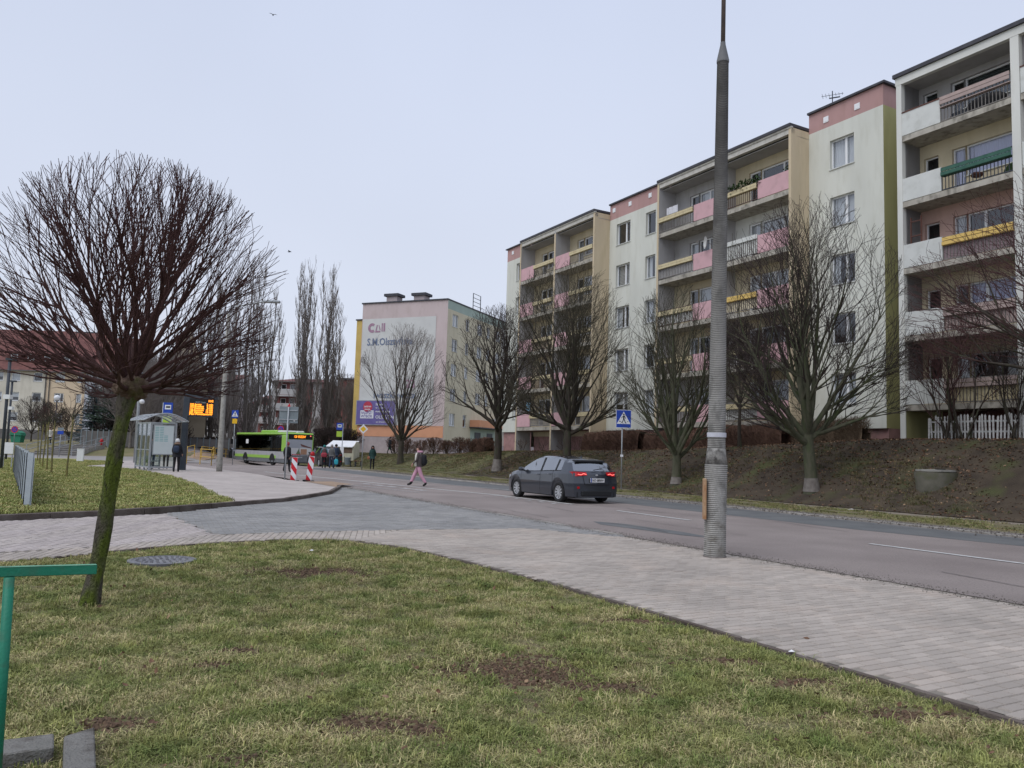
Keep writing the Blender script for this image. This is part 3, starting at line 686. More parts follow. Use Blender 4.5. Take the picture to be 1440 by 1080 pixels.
TF, TB = 30.3, 29.1
def main_block():
    B = Block(38.7, 31.5, 1.6, 'long five-storey apartment block with pink balconies and pink roof band behind the grey car')
    R = B.root; xf = B.xf
    mp = lambda a, z, c: xf(a, TF + c, z)
    zs = [4.12 + 2.75 * k for k in range(5)]
    H1 = 1.40
    # plaster facades
    flats = [(21.6, 25.6, [(23.09, 24.4)], 'end'), (35.4, 41.75, [(37.05, 38.0), (39.55, 41.0)], 'mid'), (51.5, 55.8, [(53.65, 54.25)], 'far')]
    for a0, a1, cols_, nm in flats:
        ops = [(x0, x1, z, z + H1) for (x0, x1) in cols_ for z in zs]
        top = 17.25 if nm == 'end' else 16.95
        mb = B.mb(); mb.xf = None
        wall_open(mb, mp, a0, a1, 3.1 if nm != 'end' else 3.0, top, ops)
        mb.build('wall', M['wall_pale'], R)
        mb = B.mb(); mb.xf = None; wall_open(mb, mp, a0, a1, top, 18.2 if nm == 'end' else 17.95, [])
        mb.build('roof_band', M['band_pink'], R)
        for k, o in enumerate(ops):
            cov = rng.choice(['sheer', 'sheer', 'gap', 'blind', 'none', 'half'])
            if nm == 'end': cov = ['sheer', 'none', 'gap', 'sheer', 'sheer'][k]
            if nm == 'mid' and k == 9: cov = 'none'
            if nm == 'mid' and k == 8: cov = 'blind'
            add_window(R, mp, o, (1,) if o[1] - o[0] < 1.1 else (.4, .6), cover=cov)
        # small white vents in the band
        n = {'end': [22.9, 24.6], 'mid': [36.0, 37.6, 39.6, 41.3], 'far': [53.0, 54.9]}[nm]
        for a in n:
            v = B.mb(); z = 17.65 if nm == 'end' else 17.55
            v.box(a - .14, a + .14, TF - .03, TF + .02, z - .14, z + .14); v.box(a - .1, a + .1, TF - .035, TF - .03, z - .1, z + .1)
            v.build('vent', M['white_pvc'], R)
    # end wall (olive) and its pink top, body, rear
    mb = B.mb(); mb.quad((21.6, TF, 3.0), (21.6, 42, 3.0), (21.6, 42, 17.25), (21.6, TF, 17.25)); mb.build('wall', M['wall_olive'], R)
    mb = B.mb(); mb.quad((21.6, TF, 17.25), (21.6, 42, 17.25), (21.6, 42, 18.2), (21.6, TF, 18.2)); mb.build('roof_band', M['band_pink'], R)
    mb = B.mb(); mb.quad((55.8, TF, 2.0), (55.8, 42, 2.0), (55.8, 42, 17.95), (55.8, TF, 17.95)); mb.quad((21.6, 42, 1), (55.8, 42, 1), (55.8, 42, 17.6), (21.6, 42, 17.6))
    mb.build('wall', M['wall_white'], R)
    # roof deck and dark metal edges
    mb = B.mb(); mb.box(25.6, 35.4, TB - .12, 42, 17.42, 17.56); mb.box(41.75, 51.5, TB - .12, 42, 17.42, 17.56); mb.box(21.45, 25.62, TF - .12, 42.1, 18.2, 18.3); mb.box(35.4, 41.75, TF - .12, 42, 17.95, 18.05)
    mb.box(51.45, 55.95, TF - .12, 42.1, 17.95, 18.04); mb.build('roof', M['roof_edge'], R)
    for q0, q1 in ((25.6, 35.4), (41.75, 51.5)):
        mb = B.mb(); mb.box(q0, q1, TB - .06, TB + .1, 17.33, 17.42); mb.build('gutter', M['beam_white'], R)
    # plinth under the facades
    for a0, a1 in ((35.4, 41.75), (51.5, 55.8)):
        mb = B.mb(); mb.quad((a0, TF + .15, .8), (a1, TF + .15, .8), (a1, TF + .15, 3.1), (a0, TF + .15, 3.1)); mb.build('plinth', M['plinth'], R)
    mb = B.mb(); mb.quad((21.6, TF + .15, .8), (25.6, TF + .15, .8), (25.6, TF + .15, 3.1), (21.6, TF + .15, 3.1))
    mb.quad((21.6 + .0, TF + .15, 3.02), (21.75, 42, 3.02), (21.75, 42, .8), (21.6, TF + .15, .8))
    mb.build('plinth', M['plinth'], R)
    # balcony stacks
    stacks = [(25.6, 30.5, 35.4, 'near'), (41.75, 46.6, 51.5, 'far')]
    slab_z = [3.13 + 2.75 * k for k in range(5)]
    for a0, am, a1, nm in stacks:
        for z in slab_z:
            mb = B.mb(); mb.box(a0 + .02, a1 - .02, TB, TF + .02, z, z + .24); mb.build('balcony_slab', M['slab_edge'], R)
        mb = B.mb(); mb.box(a0, a1, TB - .01, TB + .22, 17.08, 17.33); mb.build('roof_beam', M['beam_white'], R)
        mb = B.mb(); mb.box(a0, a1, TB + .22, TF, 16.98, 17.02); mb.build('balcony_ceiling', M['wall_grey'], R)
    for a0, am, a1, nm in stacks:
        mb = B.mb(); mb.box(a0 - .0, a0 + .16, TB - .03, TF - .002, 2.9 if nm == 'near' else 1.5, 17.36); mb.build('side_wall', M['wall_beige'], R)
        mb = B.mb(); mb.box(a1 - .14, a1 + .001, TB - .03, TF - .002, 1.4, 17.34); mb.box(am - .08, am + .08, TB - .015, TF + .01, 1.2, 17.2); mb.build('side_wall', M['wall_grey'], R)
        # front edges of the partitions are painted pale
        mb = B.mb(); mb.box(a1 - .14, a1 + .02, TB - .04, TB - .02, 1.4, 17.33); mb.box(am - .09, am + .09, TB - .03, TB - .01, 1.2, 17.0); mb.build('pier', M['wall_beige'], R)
        # pink undercroft
        mb = B.mb(); mb.quad((a0, TF + .4, .6), (a1, TF + .4, .6), (a1, TF + .4, 3.13), (a0, TF + .4, 3.13)); mb.quad((a0, TB, 3.12), (a1, TB, 3.12), (a1, TF + .4, 3.12), (a0, TF + .4, 3.12))
        mb.box(a0, a1, TF + .3, TF + .38, 2.75, 3.1, 1); mb.build('undercroft', [M['plinth'], M['wall_cream']], R)
    # back walls with doors and windows, one colour per flat
    for a0, am, a1, nm in stacks:
        for bi, (b0, b1) in enumerate(((a0 + .16, am - .08), (am + .08, a1 - .14))):
            for k, z in enumerate(slab_z):
                fz = z + .24; wcol = 'wall_cream'
                if nm == 'near' and bi == 0 and k == 3: wcol = 'wall_white'
                if rng.random() < .2: wcol = 'wall_grey'
                dr = (b1 - 1.75, b1 - .95, fz + .12, fz + 2.1) if not (nm == 'near' and bi == 1) else (b1 - 2.0, b1 - 1.25, fz + .12, fz + 2.1)
                wn = (b0 + .25, dr[0], fz + .85, fz + 2.1)
                ops = [dr, wn]
                mb = MB(); wall_open(mb, mp, b0, b1, fz, z + 2.75 if k < 4 else 16.99, ops, .14); mb.build('wall', M[wcol], R)
                cv = lambda: rng.choice(['none', 'none', 'sheer', 'gap', 'half', 'blind'])
                add_window(R, mp, dr, (1,), .12, cv(), door=True, fw_=.09); add_window(R, mp, wn, (.45, .55) if rng.random() < .5 else (.33, .33, .33), .12, cv(), fw_=.08)
    # parapets and railings: solid panel + barred half, each flat its own
    for a0, am, a1, nm in stacks:
        for bi, (b0, b1) in enumerate(((a0 + .16, am - .08), (am + .08, a1 - .14))):
            for k, z in enumerate(slab_z):
                fz = z + .24; pz0, pz1 = fz + .04, fz + .93
                w = (b1 - b0) * .40
                if nm == 'near' and bi == 0: p = (b0, b0 + w + .1); q = (b0 + w + .12, b1)
                elif nm == 'near': p = (b0, b0 + w - .1); q = (b0 + w - .08, b1)
                else: p = (b1 - w, b1); q = (b0, b1 - w - .02)
                mb = B.mb(); mb.box(p[0], p[1], TB + .0, TB + .06, pz0, pz1 + .02); mb.build('balcony_panel', M['panel_pink'], R)
                solid = (nm == 'far' and bi == 1 and k == 0)
                rc = rng.choice(['rail_grey', 'rail_grey', 'rail_brown'])
                if nm == 'near' and bi == 0 and k == 4: rc = 'rail_brown'
                mb = B.mb(); n = int((q[1] - q[0]) / .13)
                if solid:
                    for i in range(8): mb.box(q[0], q[1], TB + .01, TB + .035, pz0 + .05 + i * .105, pz0 + .13 + i * .105)
                else:
                    for i in range(n + 1):
                        a = q[0] + (q[1] - q[0] - .02) * i / n; mb.box(a, a + .022, TB + .01, TB + .035, pz0 + .04, pz1)
                mb.box(q[0], q[1], TB, TB + .045, pz1 - .02, pz1 + .02); mb.box(q[0], q[1], TB, TB + .045, pz0 + .02, pz0 + .06)
                mb.build('railing', M[rc], R)
                if (rng.random() < .35 and not solid) or (nm == 'near' and bi == 0 and k == 3):
                    mb = B.mb(); mb.box(q[0] + .02, q[1] - .02, TB + .05, TB + .06, pz0 + .05, pz1 - .03); mb.build('windbreak', M[rng.choice(['wall_grey', 'planter_rose', 'panel_white', 'wall_cream'])], R)
                # planter boards along the rail
                if not (nm == 'near' and bi == 0 and k == 3):
                    pc = 'planter_cream'
                    if nm == 'near' and bi == 0 and k == 2: pc = 'planter_yellow'
                    mb = B.mb(); zz = pz1 - .30
                    for i in range(2): mb.box(q[0] + .01, q[1] - .01, TB - .09 - .07 * i * 0, TB - .065, zz + i * .13, zz + i * .13 + .12)
                    mb.box(q[0] + .01, q[1] - .01, TB - .065, TB + .12, zz - .01, zz + .01); mb.box(q[0] + .01, q[1] - .01, TB + .10, TB + .125, zz, zz + .25)
                    mb.build('planter_board', M[pc], R)
                else:
                    mb = B.mb(); mb.box(q[0], q[1], TB - .03, TB + .08, pz1 - .12, pz1 + .1); mb.build('planter_board', M['panel_white'], R)
    return B
BM_ = main_block()

def foliage(name, n, box, m, root=None, label=None, cat=None, size=.05, seed=1, group=None):
    rr = random.Random(seed); mb = MB()
    for _ in range(n):
        x, y, z = (rr.uniform(box[0], box[1]), rr.uniform(box[2], box[3]), box[4] + (box[5] - box[4]) * rr.random())
        a = rr.uniform(0, 6.28); b = rr.uniform(-1, 1.4); d = Vector((math.cos(a) * math.cos(b), math.sin(a) * math.cos(b), math.sin(b))) * size * rr.uniform(.6, 1.6)
        e = Vector((-math.sin(a), math.cos(a), 0)) * size * .25
        mb.add([(x, y, z), tuple(Vector((x, y, z)) + d * .5 + e), tuple(Vector((x, y, z)) + d), tuple(Vector((x, y, z)) + d * .5 - e)], [(0, 1, 2, 3)])
    o = mb.build(name, m, root)
    return tag(o, label, cat, group) if label else o
def put(o, s, t, z, rz=0):
    x, y = W(s, t); o.location = (x, y, z); o.rotation_euler = (0, 0, RZ + rz); return o
# loose things on the balconies
tb4 = 3.13 + 2.75 * 4 + .24
put(foliage('balcony_plants', 420, (-1.3, 1.3, -.06, .16, .15, .62), M['plant_green'], None, 'dark green evergreen plants in the cream planter on the top balcony beside the pole', 'plants', .16, 3), 29.0, TB, tb4 + .62)
lt = foliage('balcony_plants', 60, (-.3, .3, -.08, .1, 0, .4), M['plant_green'], None, 'small potted shrub at the right end of the top pink balcony', 'plant', .14, 4); put(lt, 25.98, TB + .25, tb4 + .86)
def dish(s, t, z, label):
    r_ = empty('satellite_dish', (*W(s, t), z), RZ - .5, label, 'satellite dish')
    mb = MB(); prof = [(0.001, .0), (.12, .012), (.24, .045), (.33, .09), (.335, .1)]; n = 18
    vs = [(r * math.cos(6.2832 * j / n), -zz, r * math.sin(6.2832 * j / n)) for r, zz in prof for j in range(n)]
    fs = [(i * n + j, i * n + (j + 1) % n, (i + 1) * n + (j + 1) % n, (i + 1) * n + j) for i in range(len(prof) - 1) for j in range(n)]
    mb.add(vs, fs); mb.build('reflector', M['rail_white'], r_)
    mb = MB(); mb.tube([(0, 0, -.33), (0, -.45, -.1), (0, -.5, 0)], .012, 6); mb.cbox(0, -.5, .02, .07, .1, .07); mb.tube([(0, .02, 0), (0, .25, -.1), (0, .25, -.6)], .02, 6); mb.build('arm', M['rail_grey'], r_)
dish(31.2, TB - .1, 3.13 + 2.75 * 3 + .24 + 1.35, 'white satellite dish on the upper pink balcony just left of the concrete pole')
def clothes(s, t, z, m, w, h, label, cat='laundry', name='laundry'):
    mb = MB(); n = 8
    for i in range(n):
        x0, x1 = -w / 2 + w * i / n, -w / 2 + w * (i + 1) / n; y0, y1 = .03 * math.sin(i * 2.1), .03 * math.sin((i + 1) * 2.1)
        mb.quad((x0, y0, -h + .03 * math.sin(i)), (x1, y1, -h + .03 * math.sin(i + 1)), (x1, y1, 0), (x0, y0, 0))
    o = mb.build(name, m); put(o, s, t, z); return tag(o, label, cat)
clothes(34.6, 29.5, tb4 + 1.55, M['cloth_white'], 1.0, .5, 'white laundry hanging on the top-floor balcony above the cream planter')
clothes(49.9, 29.2, 3.37 + 1.95, M['cloth_blue'], .6, .75, 'pale blue towel hanging on the lowest far-left balcony', 'towel', 'towel')
# aerials and roof access
def aerial(s, t, z, label, h=1.4):
    r_ = empty('roof_aerial', (*W(s, t), z), RZ + .6, label, 'aerial')
    mb = MB(); mb.tube([(0, 0, 0), (0, 0, h)], .025, 6); mb.build('mast', M['dark_metal'], r_)
    mb = MB(); mb.tube([(-.5, 0, h - .2), (.5, 0, h - .2)], .012, 5)
    for i in range(7): mb.tube([(-.45 + i * .15, -.28 + i * .02, h - .2), (-.45 + i * .15, .28 - i * .02, h - .2)], .008, 4)
    mb.cbox(.1, 0, h - .35, .5, .06, .04); mb.build('elements', M['dark_metal'], r_)
aerial(25.2, 31.5, 18.2, 'small television aerial on the roof edge of the long block')

# ------------------------------------------------------------------ right-hand block
def right_block():
    TFR, TBR = 28.85, 30.0
    B = Block(12, 31, 2.4, 'nearest apartment block at the right edge with white balcony panels and planter boards')
    R = B.root; xf = B.xf; mp = lambda a, z, c: xf(a, TBR + c, z)
    slab = [3.60 + 2.745 * k for k in range(5)]
    bays = [(15.42, 19.72), (10.9, 15.1), (6.4, 10.6), (1.9, 6.1)]
    for q0, q1 in [(19.72, 19.95)] + [(b0 - .3, b0) for b0, b1 in bays]:
        mb = B.mb(); mb.box(q0, q1, TFR - .02, TBR + .1, 1.9, 17.3); mb.build('pier', M['wall_white'], R)
    mb = B.mb()
    for b0, b1 in bays: mb.quad((b1 - .002, TFR + .2, 1.9), (b1 - .002, TBR, 1.9), (b1 - .002, TBR, 17.1), (b1 - .002, TFR + .2, 17.1))
    mb.quad((19.722 - .004, TFR + .2, 4.1), (19.718, TBR, 4.1), (19.718, TBR, 17.1), (19.718, TFR + .2, 17.1)); mb.build('side_wall', M['wall_grey'], R)
    mb = B.mb(); mb.quad((19.716, TFR + .02, 2), (19.716, TBR + 2, 2), (19.716, TBR + 2, 3.86), (19.716, TFR + .02, 3.86)); mb.build('side_wall', M['wall_olive'], R)
    for b0, b1 in bays:
        for z in slab:
            mb = B.mb(); mb.box(b0, b1, TFR - .01, TBR + .05, z, z + .22); mb.build('balcony_slab', M['slab_edge'], R)
    mb = B.mb(); mb.box(1, 19.98, TFR - .03, TFR + .18, 17.02, 17.34); mb.build('beam', M['wall_white'], R)
    mb = B.mb(); mb.box(1, 19.97, TFR + .18, TBR + .05, 17.06, 17.1); mb.build('balcony_ceiling', M['wall_grey'], R)
    mb = B.mb(); mb.box(1, 20.05, TFR - .12, 42, 17.345, 17.5); mb.box(1, 19.3, TBR, 41, 17.5, 17.75); mb.build('roof', M['roof_edge'], R)
    mb = B.mb(); mb.quad((19.95, TBR + .1, 2), (19.95, 42, 2), (19.95, 42, 17.34), (19.95, TBR + .1, 17.34)); mb.quad((1, 42, 2), (19.95, 42, 2), (19.95, 42, 17.34), (1, 42, 17.34)); mb.build('wall', M['wall_white'], R)
    # undercroft, brown-red back wall
    mat('under_red', (.22, .10, .085), (.17, .08, .07), 1.5, .9, .2, 60)
    mb = B.mb(); mb.quad((1, TBR + 1.2, 1.8), (19.7, TBR + 1.2, 1.8), (19.7, TBR + 1.2, 3.9), (1, TBR + 1.2, 3.9)); mb.build('undercroft', M['under_red'], R)
    cols_ = [['wall_cream', 'wall_cream', 'wall_rose', 'wall_cream', 'wall_grey'], ['wall_cream'] * 5, ['wall_grey'] * 5, ['wall_cream'] * 5]
    for bi, (b0, b1) in enumerate(bays):
        for k, z in enumerate(slab):
            fz = z + .22; dz = -.12 if k == 4 else 0
            sw = (b1 - .80, b1 - .18, fz + .9, fz + 1.97); dr = (b1 - 1.90, b1 - 1.36, fz + .12, fz + 2.0); wn = (b0 + .48, b1 - 1.90, fz + .78, fz + 2.0)
            mb = MB(); wall_open(mb, mp, b0, b1, fz, z + 2.745 if k < 4 else 17.06, [sw, dr, wn], .16); mb.build('wall', M[cols_[bi][k]], R)
            tops = ['gap', 'lilac', 'none', 'lilac', 'blind_dark']
            add_window(R, mp, sw, (1,), .14, 'blind_dark' if k == 4 else 'none', fw_=.05); add_window(R, mp, dr, (1,), .14, ['sheer', 'none', 'sheer', 'lilac', 'none'][k], door=True, fw_=.06)
            add_window(R, mp, wn, (.65, .35) if k in (1, 2) else (1,), .14, tops[k], fw_=.06)
            p = (b1 - 1.62, b1); q = (b0, b1 - 1.64); z0, z1 = fz + .03, fz + .94
            mb = B.mb(); mb.box(p[0], p[1], TFR, TFR + .06, z0, z1 + .03); mb.build('balcony_panel', M['panel_white'], R)
            if k == 4:
                mb = B.mb(); mb.box(p[0], p[1], TFR - .02, TFR + .09, z1 + .03, z1 + .08); mb.build('cap_rail', M['brown_wood'], R)
            mb = B.mb(); n = int((q[1] - q[0]) / .13)
            for i in range(n + 1):
                a = q[0] + (q[1] - q[0] - .02) * i / n; mb.box(a, a + .022, TFR + .01, TFR + .035, z0 + .02, z1 - .02)
            mb.box(q[0], q[1], TFR, TFR + .04, z1 - .04, z1); mb.box(q[0], q[1], TFR, TFR + .04, z0, z0 + .04)
            mb.build('railing', M['rail_grey' if k != 3 else 'dark_metal'], R)
            bd = {4: ('planter_rose', 0), 3: ('planter_green', 0), 2: ('planter_yellow', 0), 1: ('planter_rose', 0), 0: ('planter_rose', 0)}[k]
            for i in range(2):
                mb = B.mb(); zz = z1 - .34 + i * .165 + (.10 if k == 4 else 0); mb.box(q[0] + .02, q[1] - .01, TFR - .10 + .02 * i, TFR - .07 + .02 * i, zz, zz + .135); mb.build('planter_board', M[bd[0]], R)
            mb = B.mb(); mb.box(q[0] + .02, q[1] - .01, TFR - .07, TFR + .14, z1 - .36, z1 - .33); mb.build('planter_box', M[bd[0]], R)
            if k in (2, 0, 1):
                mb = B.mb(); mb.box(q[0] + .03, q[1] - .02, TFR + .04, TFR + .055, z0 + .03, z1 - .03); mb.build('windbreak', M[{2: 'planter_mauve', 0: 'planter_cream', 1: 'planter_rose'}[k]], R)
    return B
right_block()
foz = [3.60 + 2.745 * k + .22 for k in range(5)]
# dark covered furniture, ladder frame, pots on the right block
def frame_rack(s, t, z, label):
    r_ = empty('ladder_rack', (*W(s, t), z), RZ, label, 'rack')
    mb = MB(); mb.box(-.02, .02, -.02, .02, 0, 1.15); mb.box(.42, .46, -.02, .02, 0, 1.15); mb.box(-.02, .46, -.03, .01, .95, .99); mb.box(-.02, .46, -.03, .01, .35, .39); mb.build('frame', M['brown_wood'], r_)
frame_rack(19.55, 29.1, foz[2] + .95, 'reddish wooden ladder frame above the white panel on the middle balcony')
def bundle(s, t, z, w, h, m, label, cat, seed=1, name='covered_bundle'):
    bm = bmesh.new(); bmesh.ops.create_icosphere(bm, subdivisions=3, radius=.5); 
    for v in bm.verts:
        v.co.x *= w; v.co.y *= .4; v.co.z = max(v.co.z, -.3) * h; v.co += v.co.normalized() * mn.noise(v.co * 3 + Vector((seed, 0, 0))) * .12
    me = bpy.data.meshes.new(name); bm.to_mesh(me); bm.free(); me.materials.append(m); me.polygons.foreach_set('use_smooth', [True] * len(me.polygons))
    o = bpy.data.objects.new(name, me); col.objects.link(o); put(o, s, t, z); return tag(o, label, cat)
bundle(16.6, 29.35, foz[4] + .35, 1.5, .75, M['black'], 'black covered furniture behind the top right balcony railing', 'furniture')
bundle(17.6, 29.35, foz[4] + .2, .9, .5, M['dark_metal'], 'low dark bundle behind the top right balcony railing', 'bundle', 3)
bundle(15.7, 29.3, foz[3] + .25, .55, .45, M['plant_green'], 'dark plant pot behind the green-planter balcony railing', 'plant pot', 5, 'plant_pot')
bundle(17.0, 29.3, foz[3] + .45, .45, .2, M['brown_wood'], 'small red-brown bowl on the balcony with green planter boards', 'bowl', 7, 'bowl')
# ------------------------------------------------------------------ gable block with lettering
mat('gable_pink', (.56, .465, .46), (.52, .43, .425), .5, .9, .1, 60, c3=(.4, .32, .3), s3=1.5, f3=.4, stretch=(1, 1, .4))
mat('gable_white', (.60, .60, .585), (.56, .56, .55), .5, .9, .1, 60, c3=(.45, .45, .43), s3=1.2, f3=.3)
mat('gable_orange', (.66, .33, .20), (.60, .30, .18), 1, .9)
mat('gable_grey', (.42, .36, .36), (.36, .31, .31), 1, .9, c3=(.5, .42, .42), s3=3, f3=.5)
mat('gable_yellow', (.58, .42, .14), (.52, .37, .12), 1, .9)
mat('side_cream', (.62, .57, .44), (.57, .52, .40), .6, .9, c3=(.42, .37, .25), s3=2, f3=.4, stretch=(1, 1, .4))
mat('side_mint', (.38, .46, .42), (.34, .42, .38), .8, .9)
mat('ink_blue', (.13, .17, .27), (.18, .22, .31), 3, .9); mat('ink_red', (.33, .19, .27), (.39, .25, .32), 3, .9)
mat('poster_violet', (.13, .11, .30), (.17, .14, .35), 1.5, .5); mat('poster_red', (.5, .05, .09), (.42, .05, .08), 2, .5); mat('poster_white', (.7, .7, .74), None, rough=.5)
def gable_block():
    G = np.array(atY(630, 419.5, 85.5)); G[2] = 0
    a = math.radians(23); e = np.array([math.sin(a), math.cos(a), 0]); d = np.array([-math.cos(a), math.sin(a), 0])
    root = empty('apartment_block', (G[0], G[1], 1.0), 0, 'distant apartment block whose pale gable carries blue lettering above a violet billboard', 'building')
    def xf(u, v, z): p = d * u + e * v; return (p[0], p[1], z - 1.0)     # u along the gable (left), v along the side, z
    mp = lambda A, z, c: xf(A, c, z)
    def gq(n, m, u0, u1, z0, z1, c=0.0):
        mb = MB(); mb.quad(mp(u0, z0, c), mp(u1, z0, c), mp(u1, z1, c), mp(u0, z1, c)); return mb.build(n, M[m], root)
    Wd = 10.95
    mb = MB(xf); mb.quad((-.05, 0, .2), (Wd, 0, .2), (Wd, 0, 17.95), (-.05, 0, 17.95)); mb.box(1.2, Wd, .02, 34, .2, 17.9); mb.build('wall', M['gable_pink'], root)
    gq('painted_panel', 'gable_white', 1.35, Wd - .1, 4.15, 16.2, -.03)
    gq('painted_band', 'gable_orange', 0, Wd, 2.85, 4.12, -.04); gq('plinth', 'gable_grey', 0, Wd, .2, 2.82, -.02)
    mb = MB(xf); mb.box(-.1, Wd + .1, -.12, 34, 17.95, 18.1); mb.build('roof', M['roof_edge'], root)
    mb = MB(xf); mb.box(Wd, Wd + .8, .1, 30, .2, 16.1); mb.build('balcony_wing', M['gable_yellow'], root)
    mb = MB(xf); mb.box(Wd - .05, Wd + .9, .0, 30, 16.1, 16.25); mb.build('wing_roof', M['roof_edge'], root)
    for u, v in ((8.4, 2), (5.0, 2.4)):
        mb = MB(xf); mb.box(u - .7, u + .7, v, v + 1.2, 18.1, 19.15); mb.build('chimney', M['gable_grey'], root)
        mb = MB(xf); mb.box(u - .95, u + .95, v - .2, v + 1.4, 19.15, 19.45); mb.build('chimney_cap', M['roof_edge'], root)
    # roof ladder hoop
    mb = MB(xf); 
    for v in (6.2, 8.2): mb.tube([(-.05, v, 18.1), (-.05, v, 19.9)], .05, 5)
    for z in (18.5, 18.95, 19.4, 19.9): mb.tube([(-.05, 6.2, z), (-.05, 8.2, z)], .035, 4)
    mb.build('roof_ladder', M['dark_metal'], root)
    # side facade
    sf = lambda A, z, c: xf(c - .05, A, z)
    cols_ = [(1.2, 2.55, 1), (4.55, 5.4, 1), (7.6, 9.0, 1), (10.3, 11.2, 1), (13, 14.4, 1), (17, 18.4, 1), (21, 22.4, 1), (25, 26, 1)]
    ops = [(a0, a1, 4.2 + 2.75 * k, 5.6 + 2.75 * k) for a0, a1, _ in cols_ for k in range(5) if not (k == 0 and 7 < a0 < 12)]
    mb = MB(); wall_open(mb, sf, 0, 14.6, 2.5, 17.0, [o for o in ops if o[0] < 14.5 and o[1] < 14.6], .12); mb.build('wall', M['side_cream'], root)
    mb = MB(); wall_open(mb, sf, 14.6, 34, 2.5, 17.0, [o for o in ops if o[0] > 14.6], .12); mb.build('wall', M['wall_white'], root)
    mb = MB(); wall_open(mb, sf, 0, 34, 17.0, 17.95, []); mb.build('roof_band', M['side_mint'], root)
    mb = MB(); wall_open(mb, sf, 0, 34, .2, 2.5, []); mb.build('plinth', M['gable_grey'], root)
    for o in ops: add_window(root, sf, o, (1,) if o[1] - o[0] < 1.1 else (.5, .5), .1, rng.choice(['sheer', 'none', 'gap', 'sheer']))
    # entrance canopy (orange) with doors
    mb = MB(xf); mb.box(-1.3, -.06, 6.4, 13.6, 4.3, 5.1); mb.build('canopy', M['gable_orange'], root)
    mb = MB(xf); mb.box(-1.35, -.06, 6.3, 13.7, 4.18, 4.3); mb.build('canopy_edge', M['roof_edge'], root)
    mb = MB(xf); mb.box(-.12, -.04, 6.6, 13.4, 1.4, 4.15); mb.build('entrance_wall', M['side_mint'], root)
    for v in (7.6, 11.0):
        mb = MB(xf); mb.box(-.16, -.125, v, v + 1.6, 1.5, 3.7); mb.build('door', M['dark_metal'], root)
    # lettering (painted flat on the wall)
    def letters(txt, size, u0, z, m, u1=None, bold=.02, c=-.05):
        v, f = text_mesh(txt, size, bold=bold * size); w = max(p[0] for p in v); k = (u0 - u1) / w if u1 is not None else 1
        mb = MB(); mb.add([mp(u0 - p[0] * k, z + p[1], c) for p in v], f); return mb.build('lettering', M[m], root)
    letters('S.M.Olsztyńska', 1.15, 10.15, 13.15, 'ink_blue', 4.15)
    letters('23', 1.3, 4.9, 8.3, 'ink_red', 3.7); letters('Iwaszkiewicza', 1.05, 9.0, 7.15, 'ink_blue', 3.6)
    # emblem: C, arch and two bars
    mb = MB(); n = 14; cu, cz, r0, r1 = 9.55, 15.15, .24, .55
    for i in range(n):
        a0 = math.radians(50 + 260 * i / n); a1 = math.radians(50 + 260 * (i + 1) / n)
        mb.quad(*[mp(cu - r * math.cos(q), cz + r * math.sin(q), -.05) for r, q in ((r0, a0), (r1, a0), (r1, a1), (r0, a1))])
    for u0, u1 in ((8.30, 8.15), (8.06, 7.84)): mb.quad(mp(u0, 14.7, -.05), mp(u1, 14.7, -.05), mp(u1, 15.65, -.05), mp(u0, 15.65, -.05))
    mb.poly([mp(9.15, 14.62, -.05), mp(8.98, 14.62, -.05), mp(8.82, 15.45, -.05), mp(8.94, 15.5, -.05)]); mb.poly([mp(9.0, 14.62, -.052), mp(8.45, 14.62, -.052), mp(8.45, 14.8, -.052), mp(8.95, 14.8, -.052)])
    mb.poly([mp(8.72, 15.5, -.05), mp(8.62, 15.45, -.05), mp(8.42, 14.9, -.05), mp(8.55, 14.85, -.05)])
    mb.build('emblem', M['ink_red'], root)
    # billboard, hung on the gable
    bb = empty('billboard', (root.location[0] + mp(8.4, 0, 0)[0], root.location[1] + mp(8.4, 0, 0)[1], 4.1), 0, 'violet advertising billboard with a red disc and white writing on the gable', 'billboard')
    off = np.array([bb.location[0] - root.location[0], bb.location[1] - root.location[1], bb.location[2] - 1.0])
    mq = lambda A, z, c: tuple(np.array(mp(A, z, c)) - off)
    def bq(n, m, u0, u1, z0, z1, c):
        mb = MB(); mb.quad(mq(u0, z0, c), mq(u1, z0, c), mq(u1, z1, c), mq(u0, z1, c)); return mb.build(n, M[m], bb)
    mb = MB(lambda u, v, z: tuple(np.array(xf(u, v, z)) - off)); mb.box(5.9, 11.1, -.22, -.08, 4.1, 6.9); mb.build('board', M['galv'], bb); bq('poster', 'poster_violet', 5.98, 11.02, 4.18, 6.82, -.225)
    mb = MB(); n = 20; mb.poly([mq(9.55 + .62 * math.cos(6.283 * i / n), 6.15 + .62 * math.sin(6.283 * i / n), -.235) for i in range(n)]); mb.build('disc', M['poster_red'], bb)
    bq('white_label', 'poster_white', 8.75, 10.5, 4.85, 5.75, -.235)
    def bl(txt, size, u0, z, m='poster_white', c=-.24, u1=None):
        v, f = text_mesh(txt, size, bold=.02 * size); w = max(p[0] for p in v); k = (u0 - u1) / w if u1 else 1
        mb = MB(); mb.add([mq(u0 - p[0] * k, z + p[1], c) for p in v], f); mb.build('lettering', M[m], bb)
    bl('centrum', .34, 10.05, 6.1, u1=9.1); bl('twoje', .28, 9.95, 5.8, u1=9.2); bl('NAJLEPSZY', .42, 10.4, 5.35, 'poster_violet', u1=8.85); bl('WYBÓR', .42, 10.4, 4.95, 'poster_violet', u1=8.9)
